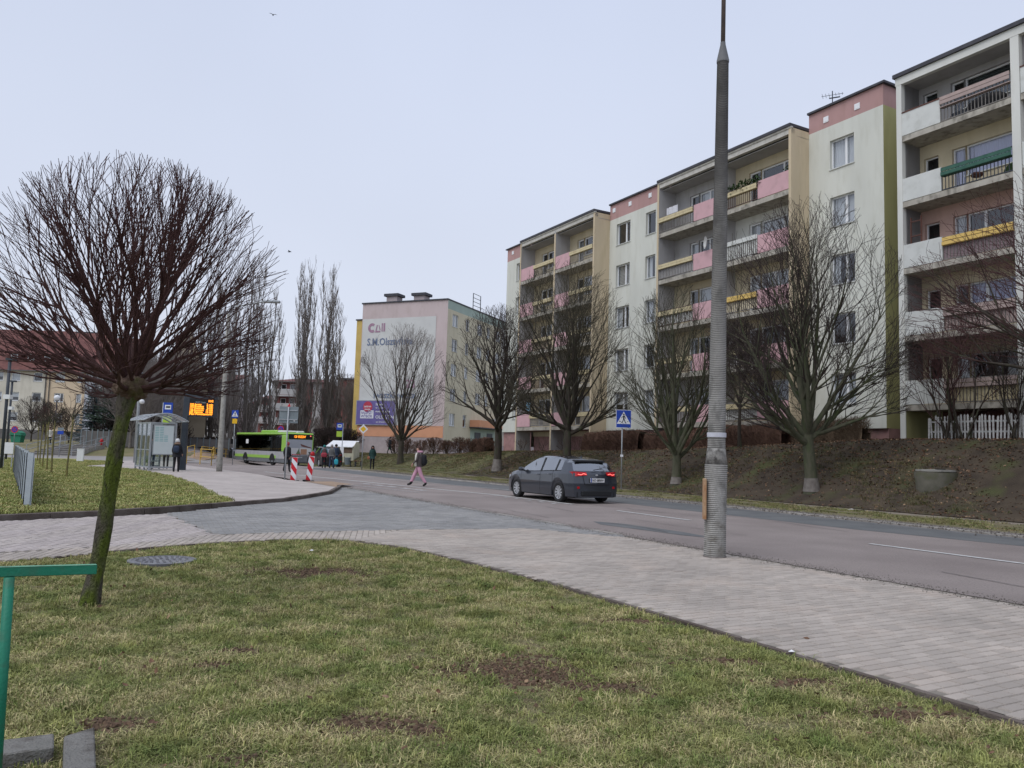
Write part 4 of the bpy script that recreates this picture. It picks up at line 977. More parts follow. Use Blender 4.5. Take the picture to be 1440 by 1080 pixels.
    bl('Nowy', .42, 8.5, 6.3, u1=7.6); bl('w Twoim', .3, 8.5, 5.95, u1=7.2); bl('mieście', .3, 8.5, 5.55, u1=6.6); bl('OLSZTYN', .5, 8.5, 4.85, u1=6.1); bl('ul. Dworcowa', .22, 8.4, 4.4, u1=6.6)
gable_block()

# ------------------------------------------------------------------ left-hand terrace and other far houses
mat('tile_red', (.115, .048, .043), (.17, .072, .062), 2, .85, .6, 12, c3=(.10, .045, .04), s3=3, f3=.6)
mat('house_cream', (.68, .64, .55), (.62, .585, .505), .4, .9, c3=(.4, .37, .3), s3=1, f3=.5, stretch=(1, 1, .4))
mat('house_peach', (.70, .565, .41), (.65, .525, .38), .4, .9, c3=(.45, .34, .22), s3=1, f3=.4)
mat('house_blue', (.50, .53, .60), (.46, .49, .55), .4, .9); mat('stone_plinth', (.12, .115, .11), (.16, .15, .145), 1, .9)
mat('house_tan', (.46, .39, .29), (.41, .345, .255), .3, .9, .1, 30, c3=(.3, .25, .18), s3=.8, f3=.6)
mat('brick_red', (.28, .12, .11), (.24, .10, .095), 2, .9); mat('white_wall', (.58, .57, .56), (.5, .5, .5), .5, .9); mat('zinc', (.4, .42, .45), (.35, .37, .4), 2, .5)
def far_house(name, label, x0, x1, y, depth, z0, eave, ridge, wallm, windows, roofm='tile_red', rot=0, group=None, dormers=(), plinth=None, pipes=(), hip=0, cover=None, overhang=.5, cat='building', rise_gable=False, bal=()):
    """gabled house, front face towards -Y, between x0 and x1 at distance y"""
    cx = (x0 + x1) / 2; root = empty(name, (cx, y, z0), rot, label, cat, group); w = (x1 - x0) / 2; h = eave - z0; rg = ridge - z0; y1 = depth
    mp = lambda a, z, c: (a - cx, c, z - z0)
    mb = MB(); wall_open(mb, mp, x0, x1, z0 - .8, eave, windows, .15)
    mb.quad((-w, 0, -.8), (-w, y1, -.8), (-w, y1, h), (-w, 0, h)); mb.quad((w, 0, -.8), (w, y1, -.8), (w, y1, h), (w, 0, h)); mb.quad((-w, y1, -.8), (w, y1, -.8), (w, y1, h), (-w, y1, h))
    if rg > h and not hip: mb.poly([(-w, 0, h), (-w, y1, h), (-w, y1 / 2, rg)]); mb.poly([(w, 0, h), (w, y1, h), (w, y1 / 2, rg)])
    mb.build('wall', M[wallm], root)
    if plinth:
        mb = MB(); mb.box(-w - .05, w + .05, -.08, 0.0, -.8, plinth); mb.build('plinth', M['stone_plinth'], root)
    o = overhang; hp = hip * w; sl = (rg - h) / (y1 / 2)
    if rg > h + .3:
        mb = MB(); e = h - sl * o * .5
        A, B_, C_, D_ = (-w - .2, -o, e), (w + .2, -o, e), (w - hp, y1 / 2, rg + .1), (-w + hp, y1 / 2, rg + .1); E_, F_ = (w + .2, y1 + o, e), (-w - .2, y1 + o, e)
        mb.quad(A, B_, C_, D_); mb.quad(F_, E_, C_, D_)
        if hip: mb.poly([A, F_, D_]); mb.poly([B_, E_, C_])
        mb.quad(*[(p[0], p[1], p[2] - .18) for p in (A, B_)], (w + .2, 0, h - .02), (-w - .2, 0, h - .02)); mb.quad(A, B_, (B_[0], B_[1], e - .18), (A[0], A[1], e - .18))
        mb.build('roof', M[roofm], root)
        mb = MB(); mb.box(-w - .2, w + .2, -o - .14, -o - .0, e - .16, e - .02); mb.build('gutter', M['stone_plinth'], root)
    else:
        mb = MB(); mb.box(-w - .2, w + .2, -.2, y1 + .2, h, h + .25); mb.build('roof', M['roof_edge'], root)
    for wn in windows: add_window(root, mp, wn, (.62, .38) if wn[1] - wn[0] > 1.3 else (1,), .1, cover or rng.choice(['none', 'half', 'sheer', 'none']), fw_=.11)
    for a in pipes:
        mb = MB(); mb.tube([(a - cx, -.12, -.5), (a - cx, -.12, h - .2)], .07, 6); mb.build('drainpipe', M['stone_plinth'], root)
    for a0, a1, dz0, dz1 in dormers:
        dy0 = (dz0 - eave) / sl - .15; rf = MB(); dl = (dz1 - eave) / sl
        X0, X1 = a0 - cx - .35, a1 - cx + .35; b0, b1 = dz0 - z0, dz1 - z0
        rf.quad((X0, dy0, b0), (X1, dy0, b0), (X1, dy0, b1), (X0, dy0, b1)); rf.quad((X0, dy0, b0), (X0, dy0, b1), (X0, dl + .6, b1), (X0, dy0 + .1, b0)); rf.quad((X1, dy0, b0), (X1, dy0, b1), (X1, dl + .6, b1), (X1, dy0 + .1, b0))
        dm = rf.build('dormer', M[roofm], root)
        rf = MB(); rf.add([(X0 - .3, dy0 - .35, b1 - .02), (X1 + .3, dy0 - .35, b1 - .02), (X1 + .3, dl + 3.0, b1 + 1.4), (X0 - .3, dl + 3.0, b1 + 1.4), (X0 - .3, dy0 - .35, b1 - .14), (X1 + .3, dy0 - .35, b1 - .14)], [(0, 1, 2, 3), (0, 1, 5, 4)]); rf.build('dormer_roof', M[roofm], dm)
        dmap = lambda A_, z, c: (A_ - cx, dy0 - .04 + c, z - z0)
        mb = MB(); mb.box(a0 - cx, a1 - cx, dy0 - .03, dy0 - .01, b0 + .1, b1 - .15); g_ = mb.build('window', M['dark_room'], root)
        mb = MB(); mb.quad(dmap(a0 + .1, dz0 + .2, 0), dmap(a1 - .1, dz0 + .2, 0), dmap(a1 - .1, dz1 - .25, 0), dmap(a0 + .1, dz1 - .25, 0)); mb.build('pane', M['glass'], g_)
        mb = MB(); 
        for q in ((a0, a0 + .12), (a1 - .12, a1)): mb.box(q[0] - cx, q[1] - cx, dy0 - .08, dy0 - .02, b0 + .1, b1 - .15)
        mb.box(a0 - cx, a1 - cx, dy0 - .08, dy0 - .02, b0 + .1, b0 + .22); mb.box(a0 - cx, a1 - cx, dy0 - .08, dy0 - .02, b1 - .27, b1 - .15); mb.build('frame', M['white_pvc'], g_)
    for (a0, a1, z, dd) in bal:
        mb = MB(); mb.box(a0 - cx, a1 - cx, -dd, 0, z - z0 - .2, z - z0); bs = mb.build('balcony', M['white_wall'], root)
        mb = MB(); mb.box(a0 - cx, a1 - cx, -dd, -dd + .06, z - z0 + .05, z - z0 + .95); mb.build('panel', M['white_wall'], bs)
    return root
YL = 110
def xl(px, y=560, Y=YL): return atY(px, y, Y)[0]
def zl(px, py, Y=YL): return atY(px, py, Y)[2]
rows = [(zl(20, 592), zl(20, 579)), (zl(20, 563.5), zl(20, 551)), (zl(20, 535.5), zl(20, 522.5))]
def cols2wins(pairs): return [(xl(p0, y), xl(p1, y), z0, z1) for p0, p1 in pairs for (z0, z1), y in zip(rows, (585, 557, 529))]
W1 = [(-57, -45), (-30, -18), (-7, 5), (16, 29), (47, 60)]
def slantwins(pairs):   # facade is vertical, picture leans: use x of the top row for all rows
    return [(xl(p0, 529), xl(p1, 529), z0, z1) for p0, p1 in pairs for (z0, z1) in rows]
ev = zl(30, 518)
far_house('terraced_house', 'cream three-storey house with red tiled roof and dormers at the left edge', xl(-75, 529), xl(66, 529), YL, 13, 1.6, ev, ev + 6.2, 'house_cream', slantwins(W1[2:]),
          dormers=[(xl(10.5, 490), xl(20.5, 490), zl(15, 507), zl(15, 494)), (xl(34.5, 490), xl(44, 490), zl(40, 507.5), zl(40, 495)), (xl(58, 490), xl(67, 490), zl(60, 508), zl(60, 497))], plinth=1.1, pipes=(xl(65.5, 529),))
far_house('terraced_house', 'peach three-storey house next to the cream house, partly behind spruces', xl(66.3, 529), xl(120.5, 529), YL, 13, 1.6, ev - .1, ev + 6.0, 'house_peach', slantwins([(78, 91.5), (109, 116.5)]),
          dormers=[(xl(84.5, 490), xl(93.5, 490), zl(88, 508.5), zl(88, 499)), (xl(111, 490), xl(119, 490), zl(114, 509), zl(114, 500))], plinth=1.0, pipes=(xl(71, 529),))
far_house('terraced_house', 'blue-white house behind the spruces with a small upper window', xl(120.8, 529), xl(172, 529), YL, 13, 1.6, ev + .2, ev + 5.4, 'house_blue', [(xl(133, 535), xl(140.5, 535), zl(136, 542), zl(136, 535))], 'tile_red', dormers=[(xl(150, 490), xl(158, 490), zl(152, 508), zl(152, 498))], plinth=.9)
far_house('house', 'pale building with flat cap visible above the terrace roofs', xl(84, 480, 150), xl(132, 480, 150), 150, 14, 2, zl(100, 468, 150), zl(100, 466, 150), 'house_cream', [], plinth=None)
far_house('house', 'grey building rising behind the cream house at the left edge', xl(-60, 480, 150), xl(36, 480, 150), 150, 14, 2, zl(10, 479, 150), zl(10, 464, 150), 'zinc', [], 'zinc')
# tan gable building behind the shelter: gable wall with sloped roof
def tan_house():
    Y = 92; x0, x1 = atY(228, 560, Y)[0], atY(289, 560, Y)[0]; z0 = .9; root = empty('gabled_building', ((x0 + x1) / 2, Y, z0), .42, 'tan windowless gabled building behind the bus shelter and poplars', 'building')
    w = (x1 - x0) / 2; he = atY(289, 545, Y)[2] - z0; hr = atY(255, 452, Y)[2] - z0
    mb = MB(); mb.prism([(-w * 1.2, 0, -1), (w, 0, -1), (w, 0, he), (0, 0, hr), (-w * 1.2, 0, he)], (0, 22, 0)); mb.build('wall', M['house_tan'], root)
    mb = MB(); mb.quad((0, -.3, hr + .05), (w + .3, -.3, he - .3), (w + .3, 22, he - .3), (0, 22, hr + .05)); mb.quad((0, -.3, hr + .05), (-w * 1.2 - .3, -.3, he - .3), (-w * 1.2 - .3, 22, he - .3), (0, 22, hr + .05)); mb.build('roof', M['stone_plinth'], root)
    mb = MB(); mb.box(-w * 1.2 - .05, w + .05, -.08, 0, -1, 1.3); mb.build('plinth', M['stone_plinth'], root)
tan_house()
def wgrid(px0, px1, pys, Y, n, hpx=7, wpx=5):
    out = []
    for i in range(n):
        p = px0 + (px1 - px0) * (i + .5) / n
        for py in pys: out.append((xl(p - wpx / 2, py, Y), xl(p + wpx / 2, py, Y), zl(p, py + hpx, Y), zl(p, py, Y)))
    # align columns
    return out
def al(ws, pys, n):
    k = len(pys); return [(ws[(i // k) * k][0], ws[(i // k) * k][1], w[2], w[3]) for i, w in enumerate(ws)]
Y2 = 140
far_house('apartment_house', 'white flats with red roof seen behind the lamp post', xl(285, 560, Y2), xl(335, 560, Y2), Y2, 14, -.3, zl(300, 533, Y2), zl(300, 522, Y2), 'white_wall', al(wgrid(292, 330, [545, 570, 592], Y2, 3), [1] * 3, 3), group=None)
far_house('apartment_house', 'white house with red roof directly behind the front of the bus', xl(336, 580, Y2 + 6), xl(364, 580, Y2 + 6), Y2 + 6, 12, -.3, zl(350, 567, Y2 + 6), zl(350, 559, Y2 + 6), 'white_wall', al(wgrid(339, 362, [584, 600], Y2 + 6, 2, 6, 3.5), [1] * 2, 2))
Y3 = 125
fl = far_house('apartment_house', 'three-storey flats with brick-red loggias and low red hipped roof above the bus', xl(382, 560, Y3), xl(452, 560, Y3), Y3, 16, -.3, zl(400, 536, Y3), zl(400, 527, Y3), 'brick_red',
          al(wgrid(393, 418, [540, 560, 580], Y3, 2, 11, 8), [1] * 3, 2), hip=.35, bal=[(xl(389, 560, Y3), xl(420, 560, Y3), zl(400, 556, Y3), 1.2), (xl(389, 560, Y3), xl(420, 560, Y3), zl(400, 576, Y3), 1.2), (xl(389, 560, Y3), xl(420, 560, Y3), zl(400, 596, Y3), 1.2)])
for p0, p1 in ((382, 389), (421, 428), (440, 452)):
    mb = MB(); cx = fl.location[0]; mb.box(xl(p0, 560, Y3) - cx, xl(p1, 560, Y3) - cx, -.1, 0, -.5, zl(400, 537, Y3) + .3); mb.build('wall_strip', M['white_wall'], fl)
far_house('apartment_house', 'orange and white flats glimpsed between the poplars', xl(447, 560, 150), xl(472, 560, 150), 150, 12, -.3, zl(460, 560, 150), zl(460, 553, 150), 'white_wall', al(wgrid(449, 470, [575, 592], 150, 2, 6, 4), [1] * 2, 2))
far_house('brick_building', 'dark red brick block between the poplars and the gable wall', xl(474, 560, 112), xl(495, 560, 112), 112, 14, -.3, zl(480, 534, 112), zl(480, 533, 112), 'brick_red', [])
far_house('apartment_house', 'brownish flats with balconies behind the poplar above the bus', xl(365, 560, 138), xl(384, 560, 138), 138, 12, -.3, zl(370, 560, 138), zl(370, 553, 138), 'brick_red', al(wgrid(366, 382, [568, 584, 599], 138, 2, 7, 4), [1] * 3, 2), bal=[(xl(366, 560, 138), xl(382, 560, 138), zl(370, 578, 138), 1.0), (xl(366, 560, 138), xl(382, 560, 138), zl(370, 594, 138), 1.0)])
# ------------------------------------------------------------------ trees and shrubs
mat('bark', (0.045, 0.036, 0.029), (0.072, 0.060, 0.048), 9, .95, 1.2, 60, stretch=(1, 1, .3), c3=(.055, .075, .03), s3=5, f3=.6)
mat('bark_moss', (.115, .10, .078), (.115, .15, .022), 4.5, .95, 2.5, 80, stretch=(1, 1, .45), c3=(.035, .03, .022), s3=36, f3=.95, lo=.44, hi=.56)
mat('bark_green', (0.074, 0.078, 0.048), (0.113, 0.108, 0.074), 9, .95, 1.2, 60, stretch=(1, 1, .3), c3=(.07, .095, .035), s3=4, f3=.8)
mat('bark_red', (0.061, 0.029, 0.026), (0.091, 0.045, 0.041), 9, .95, .8, 80)
mat('twig', (0.043, 0.030, 0.028), (0.060, 0.045, 0.040), 2, .9); mat('twig_red', (0.060, 0.026, 0.026), (0.087, 0.042, 0.040), 2, .9)
mat('twig_green', (0.060, 0.054, 0.036), (0.078, 0.069, 0.048), 2, .9); mat('twig_grey', (0.193, 0.167, 0.157), (0.254, 0.223, 0.207), 2, .9)
mat('bark_grey', (0.157, 0.139, 0.123), (0.210, 0.186, 0.171), 4, .95)
mat('whitewash', (0.231, 0.210, 0.189), (0.154, 0.133, 0.119), 6, .95, .8, 50)
mat('needle', (0.031, 0.056, 0.039), (0.056, 0.084, 0.056), 3, .8, rand=.1, island=.45); mat('needle_blue', (0.063, 0.091, 0.098), (0.098, 0.126, 0.133), 3, .8, island=.4)
mat('hedge_brown', (.10, .055, .04), (.15, .085, .06), 6, .95, 1, 40, c3=(.06, .045, .03), s3=10, f3=.7, island=.35)
mat('hedge_tan', (.15, .11, .075), (.2, .145, .095), 6, .95, 1, 40, island=.35)

def tubes(paths, name, m, parent, k=4, kind=None):
    """many tapered polylines as one mesh; paths: list of (pts, radii)"""
    groups = {}
    for p, r in paths: groups.setdefault(len(p), []).append((p, r))
    VS = []; FS = []; off = 0
    for n, lst in groups.items():
        A = np.array([p for p, _ in lst], float); Rr = np.array([r for _, r in lst], float)
        D = np.empty_like(A); D[:, 1:-1] = A[:, 2:] - A[:, :-2]; D[:, 0] = A[:, 1] - A[:, 0]; D[:, -1] = A[:, -1] - A[:, -2]
        D /= np.linalg.norm(D, axis=2, keepdims=True) + 1e-9
        tot = A[:, -1] - A[:, 0]; ref = np.where((np.abs(tot[:, 2]) > .8 * np.linalg.norm(tot, axis=1))[:, None], np.array([1., .2, 0]), np.array([0., 0, 1.]))
        U1 = np.cross(D, ref[:, None, :]); U1 /= np.linalg.norm(U1, axis=2, keepdims=True) + 1e-9; U2 = np.cross(D, U1)
        w = np.arange(k) * 2 * math.pi / k
        V = A[:, :, None, :] + (U1[:, :, None, :] * np.cos(w)[None, None, :, None] + U2[:, :, None, :] * np.sin(w)[None, None, :, None]) * Rr[:, :, None, None]
        m_ = len(lst); VS.append(V.reshape(-1, 3))
        b = off + (np.arange(m_) * n * k)[:, None, None] + (np.arange(n - 1) * k)[None, :, None]; j = np.arange(k)[None, None, :]; j2 = (j + 1) % k
        FS.append(np.stack([b + j, b + j2, b + k + j2, b + k + j], -1).reshape(-1, 4)); off += m_ * n * k
    V = np.concatenate(VS); F = np.concatenate(FS)
    me = bpy.data.meshes.new(name); me.vertices.add(len(V)); me.vertices.foreach_set('co', V.ravel().astype(np.float32))
    me.loops.add(F.size); me.loops.foreach_set('vertex_index', F.ravel().astype(np.int32)); me.polygons.add(len(F)); me.polygons.foreach_set('loop_start', np.arange(0, F.size, 4, dtype=np.int32))
    me.polygons.foreach_set('use_smooth', np.ones(len(F), dtype=bool)); me.materials.append(m); me.update(calc_edges=True)
    o = bpy.data.objects.new(name, me); col.objects.link(o)
    if parent is not None: o.parent = parent
    if kind: o['kind'] = kind
    return o

class Grow:
    def __init__(self, seed, env, up=.25, wig=.24, lv=4, ang=(.5, .9), nch=(7, 6, 5), lr=.75, rr=.55, minr=.004, seglen=.3, shape='ell'):
        self.r = random.Random(seed); self.env = env; self.up = up; self.wig = wig; self.lv = lv; self.ang = ang; self.nch = nch; self.lr = lr; self.rr = rr; self.minr = minr
        self.out = {i: [] for i in range(lv + 1)}
    def reach(self, p, d):
        c, R = self.env; q = [(p[i] - c[i]) / R[i] for i in range(3)]; e = [d[i] / R[i] for i in range(3)]
        A = sum(x * x for x in e); B = 2 * sum(x * y for x, y in zip(q, e)); C = sum(x * x for x in q) - 1; dd = B * B - 4 * A * C
        return 0 if dd < 0 else max(0, (-B + math.sqrt(dd)) / (2 * A))
    def branch(self, p, d, L_, rad, lvl, tip=None):
        r = self.r
        n = 7 if lvl <= 1 else (5 if lvl == 2 else 4); st_ = L_ / (n - 1); P = [tuple(p)]; tip = self.minr if tip is None else tip
        R = [rad]; x = list(p); d = list(d); dirs = [tuple(d)]
        for i in range(n - 1):
            w = self.wig * (1 if lvl else .5)
            d = [d[0] + r.gauss(0, w) * .5, d[1] + r.gauss(0, w) * .5, d[2] + r.gauss(0, w) * .35 + self.up * st_ * (1.0 if lvl else .6)]
            q = math.sqrt(d[0] ** 2 + d[1] ** 2 + d[2] ** 2); d = [a / q for a in d]
            x = [x[j] + d[j] * st_ for j in range(3)]; P.append(tuple(x)); dirs.append(tuple(d)); f = (i + 1) / (n - 1); R.append(max(self.minr * .8, rad * (1 - f) + tip * f))
        self.out[lvl].append((P, R))
        if lvl >= self.lv: return
        nc = self.nch[min(lvl, len(self.nch) - 1)]; nc = max(2, int(nc * r.uniform(.75, 1.25) * min(1.3, .5 + .5 * L_)))
        for c in range(nc):
            f = r.uniform(.12 if lvl else .3, .98) if c else .97; i = min(n - 2, int(f * (n - 1))); g = f * (n - 1) - i
            q = [P[i][j] * (1 - g) + P[i + 1][j] * g for j in range(3)]; dd = dirs[i]; rad_here = R[i] * (1 - g) + R[i + 1] * g
            a = r.uniform(*self.ang) * (1.0 if lvl else 1); az = r.uniform(0, 6.283)
            dv = Vector(dd); s1 = dv.cross(Vector((r.gauss(0, 1), r.gauss(0, 1), r.gauss(0, 1)))).normalized()
            nd = dv * math.cos(a) + s1 * math.sin(a)
            if nd.z < -.15: nd.z *= -.3
            nd.z += .12; nd.normalize()
            ml = self.reach(q, nd)
            ln = min(ml * r.uniform(.75, 1.05), L_ * self.lr * r.uniform(.6, 1.2) * (1.15 - .5 * f))
            if ln < .12: continue
            self.branch(q, tuple(nd), ln, max(self.minr, min(rad_here * .8, rad_here * self.rr + .002)), lvl + 1)

def broad_tree(loc, H_, fork, spread, trunk_r, seed, label, nl=7, el=(.45, 1.25), env_low=None, barkm='bark', twigm='twig', group=None, lean=(0, 0), lv=4, nch=(8, 7, 6, 4), up=.16, white=False, minr=.006,
               ang=(.35, .8), name='bare_tree', cat='tree', stems=None, kt=3, zc=None, extra=(), lr=.75, limbm=None):
    """leafless tree: trunk, main limbs, crown of branches and twigs; local coordinates with the foot at the origin"""
    r = random.Random(seed); root = empty(name, loc, 0, label, cat, group)
    low = env_low if env_low is not None else fork * .8; zc = zc or (H_ * .42 + low * .58)
    Rz = max(H_ - zc, .5); g = Grow(seed, ((lean[0], lean[1], zc), (spread, spread, Rz)), up=up, lv=lv, nch=nch, minr=minr, ang=ang, lr=lr)
    n = 9; P = []; R = []
    for i in range(n):
        f = i / (n - 1); P.append((lean[0] * f * .8 + .03 * math.sin(f * 5 + seed) * fork * .3, lean[1] * f + .02 * math.cos(f * 4 + seed), fork * f - (.1 if i == 0 else 0)))
        R.append(trunk_r * (1.28 if i == 0 else (1.08 if i == 1 else 1)) * (1 - .22 * f))
    tubes([(P, R)], 'trunk', M[barkm], root, 12)
    if white:
        q = MB(); q.tube([(P[0][0], P[0][1], 0), (P[1][0], P[1][1], P[1][2]), (P[2][0], P[2][1], P[2][2] * .95)], [R[0] * 1.02, R[1] * 1.06, R[2] * 1.05], 12, cap=False); q.build('whitewash_band', M['whitewash'], root, smooth=True)
    top = P[-1]
    a0 = r.uniform(0, 6.28)
    for k in range(nl):
        az = a0 + k * 2.399; e = el[0] + (el[1] - el[0]) * ((k + .5) / nl) ** .8 + r.gauss(0, .06)
        st_ = (top[0], top[1], top[2] * (1 - .22 * r.random() * (1 - k / nl)))
        d = (math.cos(az) * math.cos(e), math.sin(az) * math.cos(e), math.sin(e)); L_ = g.reach(st_, d) * r.uniform(.82, .98)
        g.branch(st_, d, L_, trunk_r * r.uniform(.42, .62) * (1.1 if e > 1.1 else .9), 1 if lv > 3 else 0, minr * 1.3)
    for (px_, az, e, fr) in extra:
        st_ = (P[px_][0], P[px_][1], P[px_][2]); d = (math.cos(az) * math.cos(e), math.sin(az) * math.cos(e), math.sin(e)); g.branch(st_, d, g.reach(st_, d) * fr, trunk_r * .45, 1, minr * 1.3)
    big = g.out[0] + g.out[1]
    for p in big: tubes([p], 'limb', M[limbm or barkm], root, 7)
    sec = g.out[2]
    if sec: tubes(sec, 'branch', M[limbm or barkm], root, 5, 'stuff')
    tw = [p for i in range(3, lv + 1) for p in g.out[i]]
    if tw: tubes(tw, 'twigs', M[twigm], root, kt, 'stuff')
    return root
cnt = lambda o: sum(len(c.data.polygons) for c in o.children)

# --- foreground globe tree on a leaning mossy trunk
def globe_tree():
    b = gnd(124, 848); b = (b[0], b[1], -.04); kn = np.array(atY(181, 553, b[1] - .0)); root = empty('globe_tree', b, 0, 'leafless globe-headed tree with a leaning mossy trunk, large in the left foreground', 'tree')
    kx, kz = kn[0] - b[0], kn[2] - b[2]
    P = []; R = []
    for i in range(70):
        f = i / 69; bend = .035 * math.sin(f * math.pi * 1.1)
        P.append((kx * (f ** .92) - bend * .3, .03 * math.sin(f * 6), kz * f - (.06 if i == 0 else 0))); R.append(.065 * (1 + .45 * math.exp(-f * 16)) + .004 * math.sin(f * 21) + (.012 * max(0, (f - .86) / .14)))
    # rippled bark: displaced tube
    k = 44; mb = MB(); vs = []; fs = []
    for i in range(70):
        for j in range(k):
            w = 2 * math.pi * j / k; q = R[i] * (1 + .10 * mn.noise(Vector((math.cos(w) * 2.2, math.sin(w) * 2.2, i * .16))) + .16 * abs(mn.noise(Vector((math.cos(w) * 7, math.sin(w) * 7, i * .13 + 4))))); vs.append((P[i][0] + q * math.cos(w), P[i][1] + q * math.sin(w), P[i][2]))
    for i in range(69):
        for j in range(k): fs.append((i * k + j, i * k + (j + 1) % k, (i + 1) * k + (j + 1) % k, (i + 1) * k + j))
    mb.add(vs, fs); t = mb.build('trunk', M['bark_moss'], root, smooth=True)
    # graft burr
    bm = bmesh.new(); bmesh.ops.create_icosphere(bm, subdivisions=4, radius=.155)
    for v in bm.verts:
        v.co.z *= .82; nn = v.co.normalized(); v.co += nn * (.035 * mn.noise(nn * 3.1) + .022 * mn.noise(nn * 9)); v.co += Vector((kx + .02, 0, kz + .06))
    me = bpy.data.meshes.new('burr'); bm.to_mesh(me); bm.free(); mat('burr', (.10, .06, .045), (.17, .12, .09), 12, .95, 1.5, 50, c3=(.09, .11, .025), s3=5, f3=.9); me.materials.append(M['burr']); me.polygons.foreach_set('use_smooth', [True] * len(me.polygons))
    o = bpy.data.objects.new('burr', me); col.objects.link(o); o.parent = root
    K = (kx + .03, 0, kz + .12)
    cx = .03; g = Grow(5, ((kx + cx - .03, 0, kz + .84), (1.46, 1.44, 1.42)), up=.09, wig=.25, lv=4, nch=(0, 8, 7, 3), minr=.0023, ang=(.16, .52), lr=.9)
    r = random.Random(12); limbs = []
    nl = 27
    for i in range(nl):
        el = -.04 + 1.45 * ((i + .5) / nl) ** 1.35; az = i * 2.399 + r.gauss(0, .15); d = (math.cos(az) * math.cos(el), math.sin(az) * math.cos(el), math.sin(el))
        p = (K[0] + d[0] * .07, K[1] + d[1] * .07, K[2] - .1 + .12 * (i / nl) + d[2] * .05); L_ = g.reach(p, d) * r.uniform(.72, .97); g.branch(p, d, L_, r.uniform(.016, .032), 1, .004)
    for p in g.out[1]: tubes([p], 'limb', M['bark_red'], root, 7)
    tubes(g.out[2], 'branch', M['bark_red'], root, 5, 'stuff'); tubes(g.out[3] + g.out[4], 'twigs', M['twig_red'], root, 3, 'stuff')
    print('GLOBE', len(g.out[2]), len(g.out[3]), len(g.out[4]))
globe_tree()

# --- row of street trees across the road
def th(px, py0, py1, loc):  # real height of something between two pixel rows at a location
    return (py0 - py1) / FPX * math.hypot(loc[1], 0) * 1.0
T5 = gnd(1141, 691); T4 = gnd(951, 681); T3 = gnd(797, 668); T2 = gnd(699, 663); T1 = gnd(563, 652)
rowg = 'leafless street trees along the foot of the bank'
broad_tree(T5, th(0, 691, 268, T5), th(0, 691, 612, T5), 3.75, .24, 51, 'large leafless street tree right of the concrete pole with a low sweeping limb', 11, (.25, 1.35), 1.2, 'bark_green', 'twig', rowg, lv=4, nch=(7, 8, 6, 3), up=.10, white=True, minr=.006, ang=(.35, .8), lean=(-.15, 0), extra=((8, -.35, .3, .9),))
broad_tree(T4, th(0, 681, 395, T4), th(0, 681, 640, T4), 3.1, .22, 42, 'low-forking greenish leafless street tree just left of the concrete pole', 10, (.62, 1.4), .8, 'bark_green', 'twig_green', rowg, lv=4, nch=(7, 7, 5, 2), up=.14, white=True, minr=.006, ang=(.3, .7))
broad_tree(T3, th(0, 668, 360, T3), th(0, 668, 600, T3), 4.2, .26, 33, 'leafless street tree rising behind the grey hatchback', 10, (.3, 1.4), 1.4, 'bark', 'twig_green', rowg, lv=4, nch=(7, 7, 6, 3), up=.11, minr=.0065, ang=(.35, .75))
broad_tree(T2, th(0, 663, 425, T2), th(0, 663, 592, T2), 3.9, .27, 24, 'leafless street tree with a dark trunk in front of the yellow gable side', 9, (.25, 1.35), 1.4, 'bark', 'twig', rowg, lv=4, nch=(7, 7, 6, 3), up=.10, white=True, minr=.0075, ang=(.35, .75))
broad_tree(T1, th(0, 652, 452, T1), th(0, 652, 620, T1), 4.1, .27, 15, 'leafless street tree before the gable lettering', 9, (.35, 1.4), 1.6, 'bark', 'twig_grey', rowg, lv=4, nch=(7, 7, 5, 2), up=.12, minr=.008, ang=(.35, .7))
T6 = gnd(1040, 628); broad_tree(T6, 6.0, 2.0, 1.7, .09, 66, 'slim young leafless tree at the top of the bank behind the concrete pole', 6, (.6, 1.4), 1.5, 'bark', 'twig', None, lv=3, nch=(8, 8, 5), minr=.008)
# tree reaching in from the right edge, its trunk out of frame
tr = (*W(11.2, 25.4), 0); tr = (tr[0], tr[1], zt(tr[0], tr[1]))
broad_tree(tr, 9.3, 2.6, 5.2, .22, 78, 'leafless tree whose branches reach in from the right edge in front of the balconies', 15, (.1, 1.3), 1.2, 'bark', 'twig_red', None, lv=4, nch=(8, 7, 6, 3), up=.03, minr=.005, ang=(.4, .85))
# lilac-like shrub behind the picket fence
def shrub(loc, H_, spread, n, seed, label, twigm='twig', group=None, name='shrub', minr=.005, lv=3, nch=(7, 6, 4), el=(.7, 1.4)):
    root = empty(name, loc, 0, label, 'shrub', group); g = Grow(seed, ((0, 0, H_ * .5), (spread, spread, H_ * .55)), up=.12, lv=lv, nch=nch, minr=minr, ang=(.3, .8)); r = random.Random(seed)
    for i in range(n):
        az = i * 2.399; e = r.uniform(*el); d = (math.cos(az) * math.cos(e), math.sin(az) * math.cos(e), math.sin(e)); p = (r.gauss(0, spread * .12), r.gauss(0, spread * .12), -.05)
        g.branch(p, d, g.reach(p, d) * r.uniform(.7, 1), .012 * H_ * r.uniform(.6, 1.1), 1)
    tubes(g.out[1], 'stems', M['bark'], root, 5, 'stuff'); tubes([q for i in range(2, lv + 1) for q in g.out[i]], 'twigs', M[twigm], root, 3, 'stuff')
    return root
s1 = (*W(17.3, 28.15), 0); shrub((s1[0], s1[1], zt(s1[0], s1[1])), 4.3, 2.0, 12, 91, 'dense leafless shrub behind the left end of the white picket fence', 'twig_red', minr=.005, lv=4, nch=(6, 6, 5, 2))
s1 = (*W(15.3, 28.3), 0); shrub((s1[0], s1[1], zt(s1[0], s1[1])), 3.8, 1.8, 9, 92, 'twiggy leafless shrub behind the picket fence at the right edge', 'twig', minr=.005, lv=4, nch=(6, 6, 4, 2))

